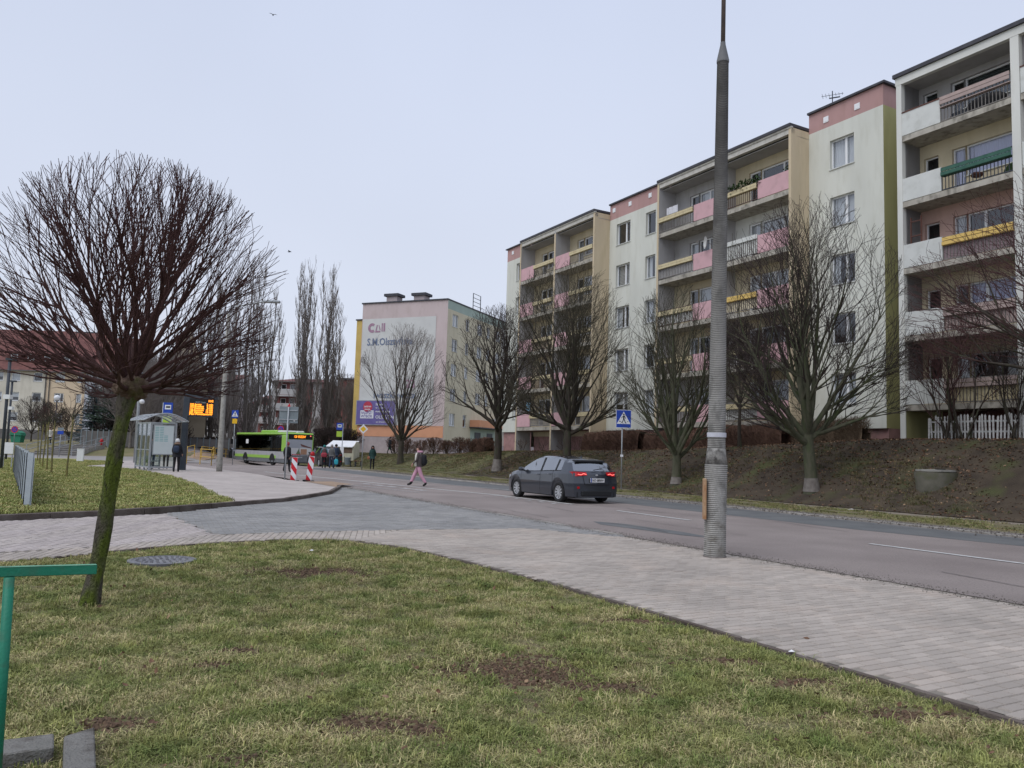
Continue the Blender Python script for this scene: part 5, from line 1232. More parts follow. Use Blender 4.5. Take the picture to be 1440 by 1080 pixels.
# --- hedges and bushes
def hedge(name, pts, w, h, n, label, m='hedge_brown', group=None, cat='hedge', seed=4, rough=.12):
    """clipped twiggy hedge along points (s, t)"""
    r = random.Random(seed); P2 = [W(*p) for p in pts]; c = P2[0]; z0 = zt(*c); root = empty(name, (c[0], c[1], z0), 0, label, cat, group); vs = []; mb = MB()
    L_ = [0]
    for a, b in zip(P2, P2[1:]): L_.append(L_[-1] + math.hypot(b[0] - a[0], b[1] - a[1]))
    def at(d): return np.interp(d, L_, [p[0] for p in P2]), np.interp(d, L_, [p[1] for p in P2])
    m1 = max(4, int(L_[-1] / .35)); k = 8
    for i in range(m1 + 1):
        d = L_[-1] * i / m1; x, y = at(d); x2, y2 = at(min(d + .1, L_[-1])); x1, y1 = at(max(d - .1, 0)); q = math.hypot(x2 - x1, y2 - y1); nx_, ny_ = -(y2 - y1) / q, (x2 - x1) / q; zb = zt(x, y) - z0
        for j in range(k):
            a = math.pi * j / (k - 1); o_ = math.cos(a) * w / 2; zz = min(1, math.sin(a) * 1.5) * h * .86; e = 1 + rough * 2.2 * mn.noise(Vector((d * 1.7, j * .7, seed)))
            vs.append((x + nx_ * o_ * e * .85 - c[0], y + ny_ * o_ * e * .85 - c[1], zb + zz * e - (.1 if j in (0, k - 1) else 0)))
    fs = [(i * k + j, i * k + j + 1, (i + 1) * k + j + 1, (i + 1) * k + j) for i in range(m1) for j in range(k - 1)]; mb.add(vs, fs); co = mb.build('core', M[m], root)
    if m == 'hedge_tan': co.scale = (1, 1, .55)
    tw = []
    for _ in range(n):
        d = r.uniform(0, L_[-1]); x, y = at(d); x2, y2 = at(min(d + .1, L_[-1])); x1, y1 = at(max(d - .1, 0)); q = math.hypot(x2 - x1, y2 - y1); nx_, ny_ = -(y2 - y1) / q, (x2 - x1) / q
        a = math.pi * r.random(); o_ = math.cos(a) * w / 2 * .9; zz = min(1, math.sin(a) * 1.4) * h * .85 * r.uniform(.5, 1); px, py, pz = x + nx_ * o_ - c[0], y + ny_ * o_ - c[1], zt(x, y) - z0 + zz
        dv = Vector((nx_ * math.cos(a) + r.gauss(0, .5), ny_ * math.cos(a) + r.gauss(0, .5), .7 + r.gauss(0, .4))).normalized() * r.uniform(.12, .32)
        tw.append(([(px, py, pz), (px + dv.x * .5 + r.gauss(0, .02), py + dv.y * .5, pz + dv.z * .5), (px + dv.x, py + dv.y, pz + dv.z)], [.008, .006, .003]))
    tubes(tw, 'twigs', M[m], root, 3, 'stuff'); return root
hg = 'brown leafless hedges in front of the flats'
hedge('hedge', [(25.5, 28.7), (30, 28.75), (35.5, 28.8)], 1.0, 1.15, 9000, 'long clipped brown hedge below the pink balconies beside the concrete pole', group=hg)
hedge('hedge', [(35.8, 28.6), (41.5, 28.7)], 1.0, 1.25, 7000, 'clipped brown hedge below the pale windows left of the blue crossing sign', group=hg, seed=8)
hedge('hedge', [(21.8, 29.2), (25.2, 29.1)], .8, 1.15, 5200, 'short tan hedge under the lowest window at the near corner of the pink-banded block', 'hedge_tan', hg, seed=6, rough=.2)
hedge('hedge', [(57.5, 30.0), (62, 31.5), (66, 33)], 1.1, 1.5, 5000, 'brown hedge at the entrance of the block with the lettered gable', group=hg, seed=16)
for i, (px, py, h, sp) in enumerate([(592, 636, 1.3, 1.2), (610, 634, 1.5, 1.2), (628, 636, 1.2, 1.1), (572, 634, 1.4, 1.1), (646, 640, 1.3, 1.1), (661, 640, 1.1, .9), (512, 632, 1.8, 1.2), (530, 630, 1.9, 1.3), (556, 632, 1.8, 1.2), (497, 634, 2.2, 1.0), (682, 642, 1.0, .9)]):
    lb = ['leafless bush under the orange band, just right of the street tree', 'leafless bush below the gable corner', 'leafless bush in front of the cream side wall', 'leafless bush directly behind the street-tree trunk before the gable',
          'leafless bush left of the brown entrance hedge', 'leafless low bush in front of the brown entrance hedge', 'leafless bush behind the priority sign', 'leafless bush at the grey gable plinth left of the climbing person',
          'leafless bush beside the climbing person in dark clothes', 'yellowish leafless bush at the yellow wall end', 'leafless low bush left of the dark street-tree trunk'][i]
    shrub(tloc(px, [31.5, 31.5, 31.5, 30.5, 30, 28.5, 32, 31.5, 31, 33, 28.5][i]), h * 1.15, sp, 16, 200 + i, lb, 'hedge_tan' if i == 9 else 'hedge_brown', 'leafless bushes on the bank by the gable', 'bush', .012, 3, (8, 8, 4), (.5, 1.4))
# weeds at the foot of the balconies
for i, s_ in enumerate([49.5, 46.8, 44.0, 42.3]):
    x, y = W(s_, 28.6); shrub((x, y, zt(x, y)), .9, .7, 9, 300 + i, ['dry weeds below the far-left balcony', 'dry weeds before the pink garage panel', 'dry weeds in front of the beige undercroft pier', 'dry weeds at the right end of the far balcony stack'][i], 'hedge_brown', 'dry weeds under the balconies', 'weeds', .007, 2, (7, 6), (.6, 1.4))

# --- poplars
def poplar(loc, H_, w, seed, label, stems=6, group='tall leafless poplars behind the bus', thick=.3, n1=26):
    root = empty('poplar', loc, 0, label, 'tree', group); r = random.Random(seed); trunks = []; br = []; tw = []
    for s_ in range(stems):
        az = r.uniform(0, 6.28); off = w * (.25 + .75 * r.random()) if s_ else 0; hh = H_ * (1 - .25 * r.random() if s_ else 1); P = []; R = []
        for i in range(10):
            f = i / 9; q = off * min(1, f * 3.5); P.append((q * math.cos(az) + .12 * math.sin(f * 9 + s_), q * math.sin(az) + .1 * math.cos(f * 7 + s_), hh * f - .3 * (i == 0))); R.append((thick if s_ == 0 else thick * .5) * (1 - f) ** .9 + .015)
        trunks.append((P, R))
        for b in range(int(n1 * hh / 9.5)):
            f = r.uniform(.1, .97); i = min(8, int(f * 9)); g = f * 9 - i; p = [P[i][k] * (1 - g) + P[i + 1][k] * g for k in range(3)]
            a = r.uniform(0, 6.28); L_ = H_ * r.uniform(.07, .2) * (1.1 - f * .6); sp = r.uniform(.12, .42) * (1.25 - f * .5); pts = []; rr = []
            for j in range(5):
                u = j / 4; e = sp * L_ * (1 - (1 - u) ** 2); pts.append((p[0] + e * math.cos(a) + r.gauss(0, .04), p[1] + e * math.sin(a) + r.gauss(0, .04), p[2] + L_ * u)); rr.append(.032 * (1 - u) * (1.2 - f) + .010)
            br.append((pts, rr))
            for c in range(5):
                u = r.uniform(.15, .95); j = min(3, int(u * 4)); q = pts[j]; a2 = r.uniform(0, 6.28); l2 = L_ * r.uniform(.25, .5)
                tw.append(([q, (q[0] + .16 * l2 * math.cos(a2), q[1] + .16 * l2 * math.sin(a2), q[2] + l2 * .5), (q[0] + .2 * l2 * math.cos(a2), q[1] + .2 * l2 * math.sin(a2), q[2] + l2)], [.014, .011, .007]))
    for q in trunks: tubes([q], 'trunk', M['bark_grey'], root, 6)
    tubes(br, 'branch', M['bark_grey'], root, 4, 'stuff'); tubes(tw, 'twigs', M['twig_grey'], root, 3, 'stuff'); return root
def far_loc(px, Y, z=None):
    x = atY(px, 640, Y)[0]; return (x, Y, zt(x, Y) if z is None else z)
def ph(px, py, Y): return atY(px, py, Y)[2]
POP = [(436, 378, 97, 2.0, 7, 'tall poplar directly above the rear of the bus, tallest of the pair'), (467, 381, 99, 1.7, 6, 'tall poplar right of the pair, nearest the gable block'), (386, 400, 95, 1.1, 3, 'slim single poplar left of the brick-red loggias'),
       (352, 372, 93, 2.1, 7, 'broad poplar above the middle of the bus'), (330, 400, 90, 1.6, 5, 'poplar right of the concrete lamp post'), (303, 385, 96, 1.5, 5, 'poplar behind the orange timetable display'),
       (285, 420, 94, 1.2, 4, 'poplar right of the tan gabled building'), (262, 440, 84, 1.1, 5, 'shorter poplar in front of the tan gabled building')]
for i, (px, py, Y, w, ns, lb) in enumerate(POP):
    lo = far_loc(px - (640 - py) * .045, Y); lo = (lo[0] + 0, lo[1], lo[2]); poplar(lo, ph(px, py, Y) - lo[2], w, 400 + i, lb, ns, thick=.24 if ns > 3 else .18, n1=30)
# --- bare background trees
_bt = broad_tree((0, 0, 0), 11, 2.0, 4.4, .2, 501, 'x', 9, (.4, 1.4), 1.6, 'bark_grey', 'twig_grey', 'bare trees behind the bus stop', lv=4, nch=(8, 8, 6, 3), minr=.016, ang=(.3, .7))
BT = [(150, 88, .8, 'bare tree behind the spruces'), (182, 80, .75, 'bare tree behind the left half of the bus shelter'), (205, 76, .85, 'bare tree above the bus shelter roof'), (222, 84, .95, 'bare tree left of the orange display'),
      (240, 90, 1.0, 'bare tree in front of the tan gable, right of the shelter'), (312, 100, .8, 'bare tree behind the parked car by the yellow rails'), (484, 104, .95, 'bare tree before the dark red brick block'), (497, 98, .8, 'bare tree touching the yellow edge of the gable block'),
      (452, 124, .5, 'bare tree behind the pair of tall poplars'), (412, 112, .5, 'bare tree in front of the flats with red hipped roof')]
for i, (px, Y, k, lb) in enumerate(BT):
    o = _bt if i == 0 else copy_tree(_bt); lo = far_loc(px, Y); o.location = lo; o.scale = (k, k, k); o.rotation_euler = (0, 0, i * 1.3); o['label'] = lb
_b2 = broad_tree((0, 0, 0), 5.2, .9, 2.7, .09, 511, 'x', 9, (.35, 1.35), .6, 'bark', 'twig', 'small bare trees on the far lawns', lv=4, nch=(7, 7, 5, 3), minr=.009, ang=(.3, .8))
for i, (px, Y, k, lb) in enumerate([(42, 96, 1.05, 'small bare tree in front of the cream house'), (62, 92, .9, 'small bare tree above the stairs in front of the peach house'), (95, 94, .8, 'small bare tree in front of the peach house right windows')]):
    o = _b2 if i == 0 else copy_tree(_b2); o.location = far_loc(px, Y); o.scale = (k, k, k); o.rotation_euler = (0, 0, i * 2); o['label'] = lb
# dark undergrowth behind the stop and behind the bus
for i, (px, Y, h, sp, lb) in enumerate([(165, 84, 3.6, 3.0, 'dark thicket between the spruces and the bus shelter'), (200, 84, 3.6, 3.0, 'dark thicket behind the bus shelter'), (232, 86, 3.4, 3.0, 'thicket behind the white shelter poster'),
                                        (300, 92, 1.8, 2.6, 'low thicket behind the yellow railings'), (350, 96, 2.1, 3.0, 'thicket behind the front of the bus'), (390, 96, 2.0, 3.0, 'thicket behind the middle of the bus'), (428, 96, 2.2, 3.0, 'thicket behind the rear of the bus'),
                                        (462, 92, 3.0, 3.0, 'thicket behind the white clothing container'), (486, 90, 2.6, 2.4, 'thicket between the container and the yellow wall')]):
    shrub(far_loc(px, Y), h, sp, 22, 600 + i, lb, 'twig', 'dark leafless thickets at the far side', 'thicket', .022, 3, (9, 8, 4), (.4, 1.4))

# --- spruces
def spruce(loc, H_, w, seed, label, m='needle'):
    root = empty('spruce', loc, 0, label, 'tree', 'spruces beside the terraced houses'); r = random.Random(seed); mb = MB(); mb.tube([(0, 0, -.2), (0, 0, H_ * .97)], [.16, .02], 6); mb.build('trunk', M['bark'], root)
    mb = MB(); n = int(H_ / .28)
    for i in range(n):
        f = i / n; z = H_ * (.05 + .95 * f); L0 = w * (1 - f) ** .85 * (.75 + .4 * r.random())
        for b in range(11):
            a = r.uniform(0, 6.28); L_ = L0 * r.uniform(.65, 1.08); ca, sa = math.cos(a), math.sin(a); dr = r.uniform(.1, .35)
            m_ = max(3, int(L_ / .16))
            for j in range(m_):
                u = (j + .7) / m_; x, y, zz = ca * L_ * u, sa * L_ * u, z - dr * L_ * u + .25 * L_ * u * u; q = (.34 * (1 - u) + .12) * min(1, L_)
                for sd in (-1, 1):
                    mb.add([(x, y, zz), (x + ca * .22 - sa * q * sd, y + sa * .22 + ca * q * sd, zz - .10 * r.random()), (x + ca * .3, y + sa * .3, zz + .04)], [(0, 1, 2)])
                mb.add([(x - sa * .1, y + ca * .1, zz), (x + sa * .1, y - ca * .1, zz), (x + ca * .15, y + sa * .15, zz - .28 * r.random() - .08)], [(0, 1, 2)])
    mb.build('crown', M[m], root); return root
spruce(far_loc(166, 84), 12.5, 3.2, 71, 'tall dark green spruce right of the blue-white house'); spruce(far_loc(127, 86), 6.8, 2.2, 72, 'bluish grey spruce in front of the peach house corner', 'needle_blue'); spruce(far_loc(196, 88), 9.5, 2.7, 73, 'dark spruce showing through the branches above the shelter')

# --- young lollipop trees with yellow-green trunks on the lawn
mat('bark_yellow', (.21, .18, .06), (.13, .12, .06), 6, .9, .5, 60, c3=(.1, .09, .06), s3=8, f3=.5)
_yt = broad_tree((0, 0, 0), 3.2, 2.3, .66, .035, 701, 'x', 8, (.1, 1.3), 2.0, 'bark_yellow', 'twig_red', 'young globe trees in a row on the far lawn', lv=4, nch=(5, 5, 4, 2), minr=.005, ang=(.3, .8), zc=2.7, name='young_tree', limbm='bark')
YT = [((94, 671.5), 'nearest young globe tree of the lawn row, its trunk bright yellow-green', 1.0), ((71.5, 667), 'second young globe tree of the lawn row', .98), ((65, 662.5), 'third young globe tree of the lawn row', .98), ((60, 658), 'fourth young globe tree of the lawn row', 1.0),
      ((55.5, 653.5), 'fifth young globe tree of the lawn row', 1.02), ((52, 649), 'farthest young globe tree of the lawn row', 1.02)]
for i, ((px, py), lb, k) in enumerate(YT):
    o = _yt if i == 0 else copy_tree(_yt); o.location = gnd(px, py, .06); o.scale = (k, k, k * (1 if i == 0 else .98)); o.rotation_euler = (0, math.radians(1.0), i * 1.9); o['label'] = lb
# ------------------------------------------------------------------ vehicles
mat('car_grey', (.030, .036, .048), (.034, .040, .053), 2, .28, metal=.3, spec=.5, coat=1)
mat('car_black', (.015, .016, .018), None, rough=.3, spec=.5, coat=.7); mat('car_dark', (.05, .055, .06), None, rough=.35, spec=.5, coat=.6); mat('car_silver', (.45, .46, .47), None, rough=.35, spec=.5, metal=.4, coat=.4)
mat('plastic_dark', (.018, .019, .021), None, rough=.55); mat('tyre', (.015, .015, .016), (.03, .03, .03), 8, .85); mat('rim', (.55, .56, .58), None, rough=.35, metal=.5)
mat('lamp_red', (.32, .01, .015), None, rough=.2, emit=(1, .02, .03, .05)); mat('lamp_glow', (.9, .25, .2), None, rough=.2, emit=(1, .15, .13, 1.1)); mat('lamp_clear', (.6, .62, .65), None, rough=.15)
glass_mat('glass_car', (.30, .35, .36), .22, .33); glass_mat('glass_bus', (.02, .024, .024), .22, .05)
mat('plate_white', (.75, .75, .75), None, rough=.5); mat('plate_blue', (.03, .08, .35), None, rough=.5); mat('seat_cloth', (.03, .03, .035), None, rough=.9)
def smooth_interp(x, tab):
    X = [a for a, _ in tab]; Y = [b for _, b in tab]
    if x <= X[0]: return Y[0]
    if x >= X[-1]: return Y[-1]
    i = max(j for j in range(len(X)) if X[j] <= x); i = min(i, len(X) - 2); h = X[i + 1] - X[i]; u = (x - X[i]) / h
    m = lambda k: (Y[min(k + 1, len(X) - 1)] - Y[max(k - 1, 0)]) / (X[min(k + 1, len(X) - 1)] - X[max(k - 1, 0)])
    a, b = m(i) * h, m(i + 1) * h; u2, u3 = u * u, u * u * u
    return (2 * u3 - 3 * u2 + 1) * Y[i] + (u3 - 2 * u2 + u) * a + (-2 * u3 + 3 * u2) * Y[i + 1] + (u3 - u2) * b
def wheel(parent, x, y, R=.315, w=.21, spokes=10):
    sgn = 1 if y > 0 else -1; t = MB(); n = 28; prof = [(R * .66, -w * .42), (R * .86, -w / 2), (R * .97, -w * .42), (R, -w * .2), (R, w * .2), (R * .97, w * .42), (R * .86, w / 2), (R * .66, w * .42)]
    vs = [(x + r * math.cos(6.2832 * j / n), y + zz * sgn, R + r * math.sin(6.2832 * j / n)) for r, zz in prof for j in range(n)]
    fs = [(i * n + j, i * n + (j + 1) % n, (i + 1) * n + (j + 1) % n, (i + 1) * n + j) for i in range(len(prof) - 1) for j in range(n)]
    t.add(vs, fs); wh = t.build('wheel', M['tyre'], parent, auto=40)
    d = MB(); o = y + sgn * w * .30; d.add([(x + R * .62 * math.cos(6.2832 * j / n), o - sgn * .05, R + R * .62 * math.sin(6.2832 * j / n)) for j in range(n)], [tuple(range(n))]); d.build('hub_backing', M['plastic_dark'], wh)
    r_ = MB(); o2 = y + sgn * w * .40
    for (ra, rb) in ((R * .60, R * .70), (0.001, R * .17)):
        v2 = []
        for j in range(n):
            a = 6.2832 * j / n; v2 += [(x + ra * math.cos(a), o2 - sgn * .008, R + ra * math.sin(a)), (x + rb * math.cos(a), o2 + (0 if ra > .1 else sgn * -.004), R + rb * math.sin(a))]
        r_.add(v2, [(2 * j, 2 * j + 1, (2 * j + 3) % (2 * n), (2 * j + 2) % (2 * n)) for j in range(n)])
    for k in range(spokes):
        a = 6.2832 * k / spokes; ca, sa = math.cos(a), math.sin(a); q0, q1 = R * .045, R * .085
        pt = lambda r, q, dd: (x + r * ca - q * sa, o2 + dd * sgn, R + r * sa + q * ca)
        r_.add([pt(R * .14, -q0, -.012), pt(R * .14, q0, -.012), pt(R * .62, q1, -.004), pt(R * .62, -q1, -.004), pt(R * .14, -q0, -.035), pt(R * .14, q0, -.035), pt(R * .62, q1, -.035), pt(R * .62, -q1, -.035)], [(0, 1, 2, 3), (0, 1, 5, 4), (1, 2, 6, 5), (3, 0, 4, 7)])
    r_.build('rim', M['rim'], wh); return wh
def car(name, loc, rz, label, cat, paint, L_=4.31, Wd=1.80, Hh=1.43, kind='hatch', lights=False, plate=None, group=None):
    root = empty(name, loc, rz, label, cat, group); hl = L_ / 2; w = Wd / 2; k_ = Hh / 1.43
    ax = (-hl + .79, hl - .88); RW = .315 * (1 if Hh < 1.55 else 1.1)
    if kind == 'hatch': roof = [(-1.75, 1.305), (-1.2, 1.395), (-.5, 1.44), (.05, 1.415), (.4, 1.32), (1.02, 1.0), (1.3, .955), (1.75, .87), (2.0, .76), (2.15, .62)]; rear = {6: -.10, 7: -.36, 8: -.40, 9: -.40, 5: -.05}; sw = (-1.52, .86)
    else: roof = [(-1.95, 1.36), (-1.2, 1.42), (-.5, 1.43), (.1, 1.40), (.45, 1.3), (1.0, 1.02), (1.3, .98), (1.8, .9), (2.0, .82), (2.15, .66)]; rear = {6: -.05, 7: -.17, 8: -.2, 9: -.2, 5: -.02}; sw = (-1.85, .84)
    sc = L_ / 4.31; zr = lambda x: smooth_interp(x / sc, roof) * k_
    belt = lambda x: min(smooth_interp(x / sc, [(-2.15, 1.0), (-1.2, .985), (0, .93), (.9, .905), (1.3, .87), (2.0, .70), (2.15, .58)]) * k_, zr(x) - .05)
    wid = lambda x: w * smooth_interp(x / sc, [(-2.15, .90), (-1.9, .955), (-1.3, 1.0), (.9, 1.0), (1.6, .975), (1.95, .88), (2.15, .74)])
    xs_ = set(np.linspace(-hl, hl, 37).round(3))
    for a in ax:
        for d in (-.375, -.36, -.31, -.22, -.11, 0, .11, .22, .31, .36, .375): xs_.add(round(a + d * RW / .315, 3))
    xs_ = sorted(xs_); RA = RW + .055
    def arch(x):
        for a in ax:
            d = abs(x - a)
            if d < RA: return max(.21, RW + math.sqrt(RA * RA - d * d))
        return .21
    def rowpt(j, x):
        ww = wid(x); cab = zr(x) - belt(x) > .16; z9 = zr(x); b = belt(x); ar = arch(x); xe = x
        dr = x + hl
        if dr < .7 and j in rear: xe = x - rear[j] * (1 - dr / .7)
        tp = min(1, max(0, (z9 - b - .06) / .38)); yr_ = ww * (.93 - .19 * tp)
        return {0: (x, 0, .2), 1: (x, ww * .82, .19), 2: (x, ww * .965, ar), 3: (x, ww * .995, max(.42, ar + .05)), 4: (x, ww * 1.0, max(.62, ar + .09)), 5: (xe, ww * .985, max(b - .10, ar + .12)), 6: (xe, ww * .945, b),
                7: (xe, yr_, z9 - .045 - .02 * tp), 8: (xe, yr_ - .10, z9 - .012), 9: (xe, 0, z9 + .012)}[j]
    NX = len(xs_); body = MB(); parts = {'side_window': [], 'windscreen': [], 'under': []}
    P = [[rowpt(j, x) for j in range(10)] for x in xs_]; fl = lambda p: (p[0], -p[1], p[2])
    B0, B1 = -.32 * sc, -1.18 * sc
    def is_side(x0, x1, j):
        return j == 6 and x0 >= sw[0] * sc - .01 and x1 <= sw[1] * sc + .02 and zr(x1) - belt(x1) > .1 and zr(x0) - belt(x0) > .12
    for i in range(NX - 1):
        for j in range(9):
            q = (P[i][j], P[i + 1][j], P[i + 1][j + 1], P[i][j + 1])
            xm = (q[0][0] + q[1][0]) / 2
            if is_side(xs_[i], xs_[i + 1], j): parts['side_window'].append((xm, q))
            elif j in (7, 8) and .36 * sc < xs_[i] and xs_[i + 1] < 1.0 * sc: parts['windscreen'].append((xm, q))
            elif j == 0: parts['under'].append((xm, q))
            else:
                body.quad(*q); body.quad(*[fl(p) for p in q])
    # closing caps
    def cap(i, bulge, outx):
        K = 9; G = []
        for j in range(1, 9):
            a = P[i][j]; row = []
            for k in range(K):
                f = 1 - 2 * k / (K - 1); row.append((a[0] + outx * bulge * (1 - f * f) * (1 if j < 6 else .6), a[1] * f, a[2] + (.024 * (1 - f * f) if j == 8 else 0)))
            G.append(row)
        return G
    G = cap(0, .07, -1); Fc = cap(NX - 1, .16, 1); rw = []
    for jj in range(7):
        for k in range(8):
            q = (G[jj][k], G[jj][k + 1], G[jj + 1][k + 1], G[jj + 1][k])
            if jj == 5: rw.append(q)
            else: body.quad(*q)
            body.quad(Fc[jj][k], Fc[jj][k + 1], Fc[jj + 1][k + 1], Fc[jj + 1][k])
    body.build('body', M[paint], root, auto=32)
    mb = MB(); [mb.quad(*q) for q in rw]; mb.build('rear_window', M['glass_car'], root, smooth=True)
    mb = MB(); [(mb.quad(*q), mb.quad(*[fl(p) for p in q])) for _, q in parts['windscreen']]; mb.build('windscreen', M['glass_car'], root, smooth=True)
    for sd in (1, -1):
        for lo, hi in ((B0, 9), (B1, B0), (-9, B1)):
            fsq = [q for xm, q in parts['side_window'] if lo < xm < hi]
            if fsq:
                mb = MB(); [mb.quad(*[(p if sd > 0 else fl(p)) for p in q]) for q in fsq]; mb.build('side_window', M['glass_car'], root, smooth=True)
        # pillars and window trim
        mb = MB()
        for xc, e in ((B0, .05), (B1, .045)):
            j6, j7 = rowpt(6, xc), rowpt(7, xc)
            mb.add([(j6[0] - e, (j6[1] + .006) * sd, j6[2]), (j6[0] + e, (j6[1] + .006) * sd, j6[2]), (j7[0] + e, (j7[1] + .008) * sd, j7[2]), (j7[0] - e, (j7[1] + .008) * sd, j7[2])], [(0, 1, 2, 3)])
        mb.build('door_pillar', M['plastic_dark'], root)
        pts = [rowpt(6, x) for x in xs_ if sw[0] * sc <= x <= sw[1] * sc]; mb = MB(); mb.tube([(p[0], (p[1] + .004) * sd, p[2]) for p in pts], .011, 5); mb.build('window_trim', M['plastic_dark'], root)
        # door gaps and handles
        for xa in (B0, B1 + .12, .92 * sc):
            mb = MB(); ps = [rowpt(j, xa) for j in (2, 3, 4, 5, 6)]; mb.tube([(p[0], (p[1] + .001) * sd, p[2] + (.03 if i == 0 else 0)) for i, p in enumerate(ps)], .005, 4); mb.build('door_gap', M['black'], root)
        for xa in (B0 + .14, B1 + .30):
            p = rowpt(5, xa); mb = MB(); mb.tube([(xa - .09, (p[1] + .012) * sd, p[2] - .01), (xa, (p[1] + .035) * sd, p[2] - .005), (xa + .09, (p[1] + .012) * sd, p[2] - .01)], .014, 6); mb.build('door_handle', M[paint], root)
        mb = MB(); p = rowpt(6, .74 * sc); mb.lathe([(.02, -.07), (.075, -.06), (.09, 0), (.075, .06), (.02, .07)], 8, (p[0] + .02, (p[1] + .13) * sd, p[2] + .06), sx_=.75, sy_=1.25); mb.box(p[0] - .02, p[0] + .03, min(p[1] * sd, (p[1] + .1) * sd), max(p[1] * sd, (p[1] + .1) * sd), p[2], p[2] + .04); mb.build('mirror', M[paint], root)
        # lights
        p5, p6 = rowpt(5, -hl), rowpt(6, -hl); yo = p6[1]; z0, z1 = p6[2] - .16, p6[2] - .02
        mb = MB(); a = [(-hl + .34, yo + .06, z0 + .05), (-hl + .34, yo + .055, z1 - .02), (-hl + .08, yo + .045, z0), (-hl + .08, yo + .035, z1), (-hl - .015, yo - .06, z0 + .0), (-hl + .05, yo - .06, z1), (-hl - .07, yo - .40, z0 + .035), (-hl - .0, yo - .40, z1 - .015)]
        mb.add([(q[0], q[1] * sd, q[2]) for q in a], [(0, 1, 3, 2), (2, 3, 5, 4), (4, 5, 7, 6)]); mb.build('tail_light', M['lamp_red'], root)
        if lights:
            mb = MB(); mb.tube([(-hl - .025, (yo - .08) * sd, z0 + .06), (-hl - .05, (yo - .18) * sd, z0 + .045), (-hl - .06, (yo - .26) * sd, z0 + .08), (-hl - .075, (yo - .36) * sd, z0 + .06)], .012, 5); mb.build('light_strip', M['lamp_glow'], root)
        mb = MB(); mb.box(-hl - .035, -hl - .02, min((yo - .15) * sd, (yo - .07) * sd), max((yo - .15) * sd, (yo - .07) * sd), .46, .53); mb.build('reflector', M['lamp_red'], root)
        pf = rowpt(5, hl - .25); mb = MB(); a = [(hl - .62, pf[1] + .02, .76), (hl - .3, pf[1] + .015, .74), (hl - .08, pf[1] - .22, .70), (hl - .08, pf[1] - .22, .60), (hl - .3, pf[1] + .02, .62)]; mb.add([(q[0], q[1] * sd, q[2] * k_) for q in a], [(0, 1, 4), (1, 2, 3, 4)]); mb.build('headlight', M['lamp_clear'], root)
        for xa in ax: wheel(root, xa, (w - .13) * sd, RW)
        # arch liners
        for xa in ax:
            mb = MB(); n = 12; pts = [(xa + (RA - .005) * math.cos(math.pi * q / n), RW + (RA - .005) * math.sin(math.pi * q / n)) for q in range(n + 1)]
            for q in range(n): mb.quad((pts[q][0], (w * .97) * sd, pts[q][1]), (pts[q + 1][0], (w * .97) * sd, pts[q + 1][1]), (pts[q + 1][0], (w - .35) * sd, pts[q + 1][1]), (pts[q][0], (w - .35) * sd, pts[q][1]))
            mb.build('wheel_arch', M['plastic_dark'], root)
    mb = MB(); mb.box(-hl + .25, hl - .3, -w * .8, w * .8, .17, .24); mb.box(-hl - .02, -hl + .3, -w * .78, w * .78, .2, .36); mb.build('underbody', M['plastic_dark'], root)
    # bumper lower strip, hatch recess, interior
    mb = MB(); mb.box(-hl - .085, -hl + .05, -w * .62, w * .62, .24, .40); mb.build('rear_diffuser', M['plastic_dark'], root, bevel=.02)
    mb = MB(); mb.tube([(-hl - .06, -w * .5, .6), (-hl - .02, -w * .55, .86)], .006, 4); mb.tube([(-hl - .06, w * .5, .6), (-hl - .02, w * .55, .86)], .006, 4); mb.tube([(-hl - .065, -w * .5, .59), (-hl - .085, 0, .575), (-hl - .065, w * .5, .59)], .008, 4); mb.build('hatch_gap', M['black'], root)
    mb = MB()
    for x_ in (-.95 * sc, .05 * sc):
        for y_ in (-.36, .36): mb.box(x_ - .12, x_ + .02, y_ - .24, y_ + .24, .5, 1.05 * k_); mb.box(x_ - .12, x_ - .04, y_ - .13, y_ + .13, 1.07 * k_, 1.25 * k_)
    mb.box(.55 * sc, .9 * sc, -w * .8, w * .8, .6, .92 * k_); mb.box(-hl + .3, hl - 1.1, -w * .8, w * .8, .3, .5); mb.build('interior', M['seat_cloth'], root, kind=None)
    if kind == 'hatch':
        zz = zr(-1.75 * sc); mb = MB(); mb.prism([(-hl + .30, -w * .60, zz + .012), (-hl + .30, w * .60, zz + .012), (-hl + .52, w * .60, zz + .035), (-hl + .52, -w * .60, zz + .035)], (0, 0, -.05)); mb.build('spoiler', M['plastic_dark'], root, bevel=.01)
        mb = MB(); mb.prism([(-hl + .78, -.012, zz + .06), (-hl + .95, -.012, zz + .065), (-hl + .80, -.012, zz + .15)], (0, .024, 0)); mb.build('aerial_fin', M[paint], root)
        mb = MB(); mb.tube([(-hl + .0, .1, 1.03), (-hl + .05, -.25, 1.08)], .012, 5); mb.build('wiper', M['black'], root)
    if plate:
        mb = MB(); mb.box(-hl - .10, -hl - .075, -.26, .26, .66, .78); pl_ = mb.build('number_plate', M['plate_white'], root)
        mb = MB(); mb.box(-hl - .104, -hl - .1, .22, .26, .66, .78); mb.build('blue_strip', M['plate_blue'], pl_)
        v, f = text_mesh(plate, .105, bold=.002); w_ = max(p[0] for p in v); mb = MB(); mb.add([(-hl - .106, .20 - p[0] * .43 / w_, .685 + p[1]) for p in v], f); mb.build('plate_letters', M['black'], pl_)
    return root
fwd_rz = TH + math.pi / 2
HC = (*W(22.35, 14.3), 0)
hc = car('parked_car', HC, fwd_rz, 'dark grey hatchback driving away in the far lane with its brake lights lit', 'car', 'car_grey', lights=True, plate='NO 0890W'); hc.name = 'hatchback_car'
